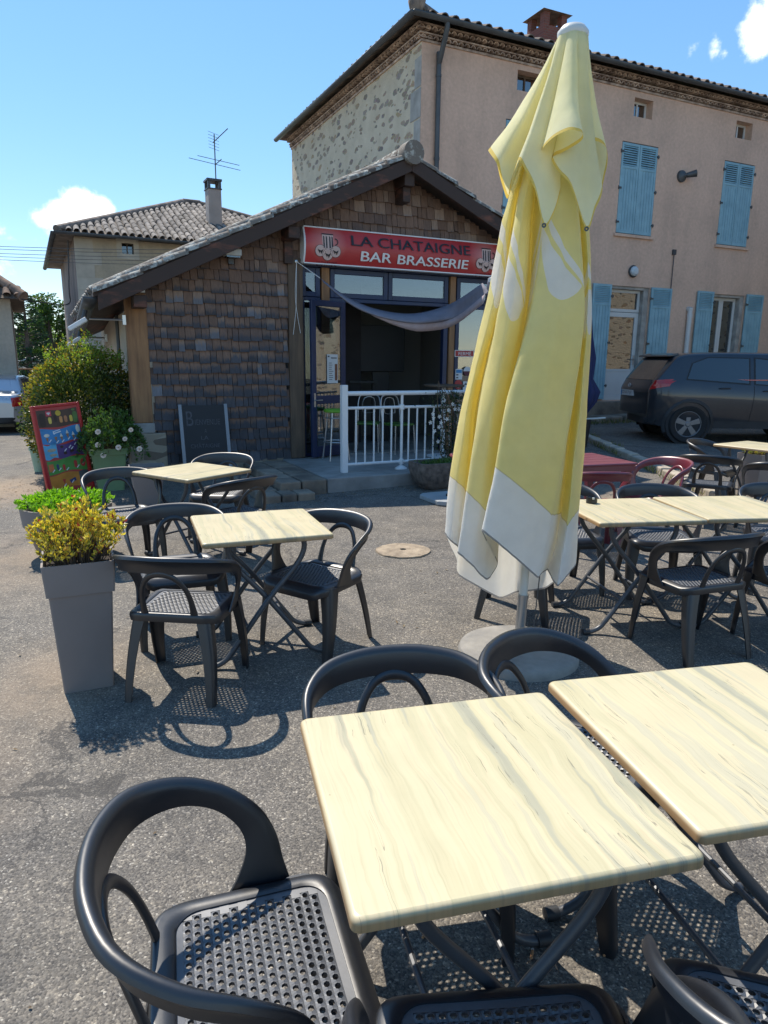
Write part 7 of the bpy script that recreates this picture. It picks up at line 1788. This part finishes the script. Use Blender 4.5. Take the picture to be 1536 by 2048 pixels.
# ------------------------------------------------------------------ low house at the left edge
YL = 19.5
P1 = on_plane(34, 740, (0, YL, 0), Vector((0, 1, 0))); QL = Vector((P1.x, P1.y, 0)); lh = thing('low_house', 'low beige rendered house with a brown tiled roof at the left edge', 'house', QL, AC)
def Lf(px, py, v=0.0): P = on_plane(px, py, QL + CV * v, CV); return (P - QL).dot(CU), P.z
zl = Lf(34, 597)[1]
mb = MB(); mb.box((-8, 0, -1), (0, 6, zl)); mb.build('wall', M_BEIGE, lh, smooth=0)
ue2, ze2 = Lf(48, 598, -.35); mb = MB(); rz2 = ze2 + 2.6; mb.add([(-8.4, -.4, ze2), (ue2, -.4, ze2), (ue2, 6.4, ze2), (-8.4, 6.4, ze2), (-4.6, 3, rz2), (ue2 - 3.4, 3, rz2)], [(0, 1, 5, 4), (1, 2, 5), (2, 3, 4, 5), (3, 0, 4), (3, 2, 1, 0)]); mb.build('roof', M_TILE, lh, smooth=0)
mb = MB(); d_ = Vector((0, 3.4, rz2 - ze2)); n_ = 33; wl_ = ue2 + 8.4
for i in range(n_):
    u = -8.4 + wl_ * (i + .5) / n_; L = d_.length * min(1, (ue2 - u) / 3.4, (u + 8.4) / 3.8)
    for j in range(max(1, int(L / .4))):
        q0 = Vector((u, -.4, ze2 + .03)) + d_.normalized() * (.4 * j); upv = Vector((1, 0, 0)).cross(d_.normalized()); rr = []
        for f, k in ((0, 1), (1.1, .82)): q = q0 + d_.normalized() * .4 * f + upv * (.025 * (1 - f) + rnd.uniform(0, .012)); rr.append([q + Vector((cos(a) * .11 * k, 0, 0)) + upv * (sin(a) * .11 * k) for a in [pi * s_ / 6 for s_ in range(7)]])
        mb.grid(rr)
for j in range(12):
    q0 = Vector((ue2, -.4, ze2 + .06)).lerp(Vector((ue2 - 3.4, 3, rz2 + .06)), j / 12); q1 = Vector((ue2, -.4, ze2 + .1)).lerp(Vector((ue2 - 3.4, 3, rz2 + .08)), (j + 1.1) / 12); mb.tube([q0, q1], [.15, .115], 10)
mb.build('roof_tiles', pm('warm brown roof tile', (.30, .19, .13), .9, .5, 5, .4, 40, col2=(.12, .085, .07), island=.6), lh, smooth=50)
# ------------------------------------------------------------------ overhead wires
GWI = 'overhead wires crossing to the cream house'
for i, (y0, y1) in enumerate(((491, 500), (496, 508), (505, 515), (511, 523), (517, 531))):
    A_ = on_plane(-60, y0, (0, 19.0 + .1 * i, 0), Vector((0, 1, 0))); B2_ = on_plane(420, y1, (0, 19.2 + .1 * i, 0), Vector((0, 1, 0)))
    mid = (A_ + B2_) / 2 + Vector((0, 0, -.03)); mb = MB(); pts = crom([A_, mid, B2_], 6); b0 = A_.copy(); mb.tube([p_ - b0 for p_ in pts], .008, 4); o = mb.build('overhead_wire', M_ZINC); o.location = b0
    tag(o, 'one of the thin parallel overhead wires before the cream house', 'wire', GWI)
A_ = on_plane(42, 598, (0, 17.4, 0), Vector((0, 1, 0))); B2_ = on_plane(137, 604, (0, 20.2, 0), Vector((0, 1, 0))); mb = MB(); pts = crom([A_ - A_, (B2_ - A_) / 2 + Vector((0, 0, -.06)), B2_ - A_ + Vector((0, 0, -.05)), on_plane(138, 575, (0, 20.2, 0), Vector((0, 1, 0))) - A_, on_plane(136, 480, (0, 20.2, 0), Vector((0, 1, 0))) - A_], 5); mb.tube(pts, .016, 5); o = mb.build('service_cable', M_PLASTG); o.location = A_; tag(o, 'dark cable from the low house running up the stained wall of the cream house', 'cable')
# ------------------------------------------------------------------ trees, gate and cows in the gap at left
M_CONI = leaf_mat('blue green conifer needles', [(0, (.015, .04, .02)), (.5, (.03, .075, .03)), (1, (.055, .11, .035))], .25, .5)
M_DEC = leaf_mat('bright deciduous leaf', [(0, (.06, .12, .02)), (.5, (.11, .19, .03)), (1, (.20, .28, .05))], .4, .5)  # brighter yellow-green leaf colours
M_DEC2 = leaf_mat('darker deciduous leaf', [(0, (.03, .07, .02)), (.5, (.06, .12, .025)), (1, (.10, .16, .03))], .35, .5)
M_BARK = pm('grey brown bark', (.12, .095, .075), .95, .4, 6, .6, 30)
def gp(px, py, Y): return on_plane(px, py, (0, Y, 0), Vector((0, 1, 0)))
def conifer(px, pyt, Y, zb, wid, label):
    tpx = gp(px, pyt, Y); H = tpx.z - zb; t = thing('conifer_tree', label, 'tree', (tpx.x, Y, zb)); mb = MB(); mb.tube([(0, 0, 0), (0, 0, H * .96)], [.22, .04], 8); mb.build('trunk', M_BARK, t)
    lf_ = MB(); lb = MB()
    for k in range(34):
        f = .14 + .85 * k / 34; z = H * f; L = wid * (1 - f) ** .8 + .25
        for q in range(5):
            a = rnd.uniform(0, 2 * pi); tip = Vector((cos(a) * L, sin(a) * L, z + L * rnd.uniform(-.05, .25))); b0 = Vector((0, 0, z)); lb.tube([b0, tip], [.03, .008], 4)
            for j in range(int(26 * L)): g_ = rnd.random() ** .6; p_ = b0.lerp(tip, g_) + rv(.12 * L * .5); leaf(lf_, p_, (tip - b0).normalized() + rv() * .6 + Vector((0, 0, -.3)), rv(), rnd.uniform(.16, .34), .07)
    lb.build('branches', M_BARK, t); lf_.build('crown', M_CONI, t, smooth=0, fixn=False)
def decid(px, pyt, Y, zb, wid, label, mat, name='leafy_tree', n=5200, ls=.20, trunk=.35):
    tpx = gp(px, pyt, Y); H = tpx.z - zb; t = thing(name, label, 'tree', (tpx.x, Y, zb)); mb = MB(); mb.tube(crom([Vector((0, 0, 0)), Vector((.1, 0, H * .3)), Vector((-.05, .1, H * .7))], 4), [.16 - .014 * i for i in range(9)], 8); br = MB()
    lf_ = MB(); cl = []
    for k in range(16):
        d = rv(); c = Vector((d.x * wid * .72, d.y * wid * .6, H * (trunk + (1 - trunk) * .5) + d.z * H * (1 - trunk) * .42)); cl.append((c, wid * rnd.uniform(.28, .48))); br.tube(crom([Vector((0, 0, H * trunk * .8)), Vector((c.x * .4, c.y * .4, (c.z + H * trunk) / 2)), c], 3), .03, 5)
    for k in range(n):
        c, r_ = rnd.choice(cl); d = rv(); p_ = c + d * r_ * rnd.random() ** .45
        if p_.z > H: continue
        leaf(lf_, p_, d + rv(), rv(), ls * rnd.uniform(.6, 1.2), ls * .5)
    mb.build('trunk', M_BARK, t); br.build('limbs', M_BARK, t); lf_.build('crown', mat, t, smooth=0, fixn=False)
conifer(45, 585, 38, -.9, 1.45, 'blue green conifer with layered branches beside the low house')
decid(82, 640, 44, -.9, 1.7, 'sunlit drooping tree against the stained wall of the cream house', M_DEC, n=6500, ls=.17)
decid(94, 588, 40, -.5, 1.1, 'tall dark leafy tree mostly behind the cream house corner', M_DEC2, n=3600, ls=.2)
decid(62, 682, 52, -.9, 2.2, 'low bright green bush in the gap between the houses', M_DEC, 'garden_bush', n=3600, ls=.16, trunk=.12)
decid(30, 660, 60, -.9, 3.4, 'dark green tree in the far background of the gap', M_DEC2, n=4500, ls=.3, trunk=.15)
# far wood on the horizon
mb = MB()
for k in range(9000):
    a = R(rnd.uniform(-75, 8)); d_ = rnd.uniform(150, 175); h_ = 5 + 4 * mnoise.noise(Vector((a * 16, 1, 0))) + 2 * mnoise.noise(Vector((a * 60, 4, 0)))
    leaf(mb, Vector((sin(a) * d_, cos(a) * d_, rnd.uniform(-2, max(1, h_)))), rv(), rv(), rnd.uniform(1.2, 2.4), 1.2)
o = mb.build('distant_wood', M_DEC2, smooth=0, fixn=False); tag(o, 'far off line of woodland on the horizon', 'wood', kind='stuff')
g0, g1 = gp(36, 738, 27), gp(88, 738, 27); zgb = gp(60, 764, 27).z; gt = thing('field_gate', 'low rusty metal gate across the gap left of the shrub', 'gate', (g0.x, 27, zgb - .5), 0)
W2 = g1.x - g0.x + .6; Hg = g0.z - zgb + .5; mb = MB(); mb.tube([(0, 0, Hg), (W2, 0, Hg)], .03, 6); mb.tube([(0, 0, .5), (W2, 0, .5)], .025, 6)
for i in range(4): mb.tube([(W2 * i / 3, 0, .0), (W2 * i / 3, 0, Hg)], .025, 6)
mb.build('gate_frame', pm('rusty steel', (.14, .075, .04), .8, .4, 9, .2, 50), gt)
mb = MB(); mb.box((W2 / 3, .01, .52), (W2, .025, Hg - .02)); mb.build('gate_panel', pm('rust stained sheet', (.30, .21, .10), .8, .4, 5, .1, 40), gt, smooth=0)
def cow(px, py, Y, rz, label, mat):
    c = gp(px, py, Y); s_ = 1.0; t = thing('cow', label, 'cow', (c.x, Y, c.z - 1.42), rz, 'cows in the field between the houses')
    mb = MB()
    mb.tube(crom([Vector(q) for q in [(-.85, 0, 1.22), (-.6, 0, 1.12), (0, 0, 1.05), (.55, 0, 1.10), (.75, 0, 1.18)]], 4), [.12, .20, .28, .32, .34, .345, .35, .355, .36, .355, .35, .345, .34, .30, .26, .22, .16][:17], 14)
    mb.tube(crom([Vector(q) for q in [(.6, 0, 1.15), (.95, 0, 1.12), (1.15, .02, .95), (1.28, .05, .72), (1.33, .06, .55)]], 4), [.24, .22, .20, .18, .17, .16, .15, .15, .15, .15, .14, .13, .115, .105, .10, .09, .07], 12)
    for (x, y) in ((-.58, .18), (-.58, -.18), (.52, .17), (.52, -.17)):
        bk = x < 0; mb.tube(crom([Vector(q) for q in [(x, y, 1.0), (x + (-.02 if bk else .0), y, .72), (x + (-.14 if bk else .02), y, .48), (x - (.06 if bk else 0), y, .12), (x - (.04 if bk else 0), y, 0)]], 3), [.17, .15, .13, .11, .09, .075, .065, .06, .055, .055, .055, .06, .065], 9)
    mb.tube(crom([Vector(q) for q in [(-.84, 0, 1.25), (-.95, 0, 1.1), (-.97, 0, .5)]], 4), .025, 6)
    for s2 in (-1, 1): mb.tube([(1.16, s2 * .10, 1.02), (1.14, s2 * .27, 1.03)], [.05, .02], 6)
    o = mb.build('body', mat, t, smooth=180); md = o.modifiers.new('remesh', 'REMESH'); md.mode = 'VOXEL'; md.voxel_size = .035; md.use_smooth_shade = True
    mb = MB()
    for s2 in (-1, 1): mb.tube(crom([Vector(q) for q in [(1.12, s2 * .07, 1.08), (1.10, s2 * .14, 1.18), (1.14, s2 * .17, 1.26)]], 3), [.022, .02, .018, .015, .012, .009, .005], 6)
    mb.build('horns', M_PVC, t)
def cow_mat():
    m, nt, b = newmat('pied cow hide'); rp = ramp(nt, [(.49, (.72, .70, .66)), (.52, (.03, .027, .025))]); nt.links.new(noise(nt, coords(nt), 1.9, 2, .4), rp.inputs[0]); nt.links.new(rp.outputs[0], b.inputs['Base Color']); b.inputs['Roughness'].default_value = .8; return m
MCOW = cow_mat()
cow(50, 716, 42, R(160), 'black and white cow standing left in the gap beside the low house', MCOW); cow(86, 711, 40, R(200), 'mostly white cow grazing nearer the stained house wall', pm('white cow hide', (.68, .65, .60), .8, .15, 3, .1, 30))
# ------------------------------------------------------------------ dark blue folded parasol by the parked car
p = at_z(1158, 900); t = thing('blue_parasol', 'dark blue folded cloth parasol leaning out behind the yellow one near the car', 'parasol', (p.x * .93, p.y * .93, ground_h(p.x, p.y)), 0)
q0 = on_plane(1160, 800, t.location + Vector((0, 0, 0)), Vector((0, 1, 0))); 
mb = MB(); rows = []
for (z, r_, dx) in ((2.3, .05, .0), (1.9, .10, .0), (1.55, .15, .02), (1.2, .12, .03), (.98, .24, .04), (.80, .20, .03), (.55, .06, .0)):
    rows.append([(dx + cos(a) * r_ * (.8 + .3 * abs(sin(3.5 * a))), sin(a) * r_ * (.8 + .3 * abs(sin(3.5 * a))), z) for a in [2 * pi * i / 36 for i in range(36)]])
mb.grid(rows, closed=True); mb.build('canopy', pm('navy cloth', (.012, .02, .085), .8, .2, 8, .2, 90), t, smooth=60)
mb = MB(); mb.tube([(0, 0, .5), (0, 0, 2.35)], .02, 8); mb.build('pole', M_CHROME, t); mb = MB(); mb.lathe([(0, 0), (.13, 0), (.17, .42), (.18, .5), (.16, .5), (0, .45)], 20); mb.build('foot_tub', M_TRIM, t, smooth=40)
mb = MB(); mb.tube([(.05, -.05, .50), (.40, -.1, .53)], .014, 6); mb.build('side_bar', M_PVC, t)
# ------------------------------------------------------------------ stone house to the right, seen only mirrored in the door glass
sh_ = thing('stone_house', 'sunlit rubble stone house front mirrored in the white door glass', 'house', (20, 14, 0), R(100))
mb = MB(); mb.box((-9, 0, 0), (10, 6, 6.5)); mb.build('wall', M_RUBBLE, sh_, smooth=0)
mb = MB(); mb.prism([(-9.3, 6.4), (10.3, 6.4), (10.3, 6.55), (-9.3, 6.55)], -.5, 6.5); mb.add([(-9.3, -.5, 6.55), (10.3, -.5, 6.55), (10.3, 6.5, 6.55), (-9.3, 6.5, 6.55), (-9.3, 3, 8.4), (10.3, 3, 8.4)], [(0, 1, 5, 4), (2, 3, 4, 5), (1, 2, 5), (3, 0, 4)]); mb.build('roof', M_TILE, sh_, smooth=0)
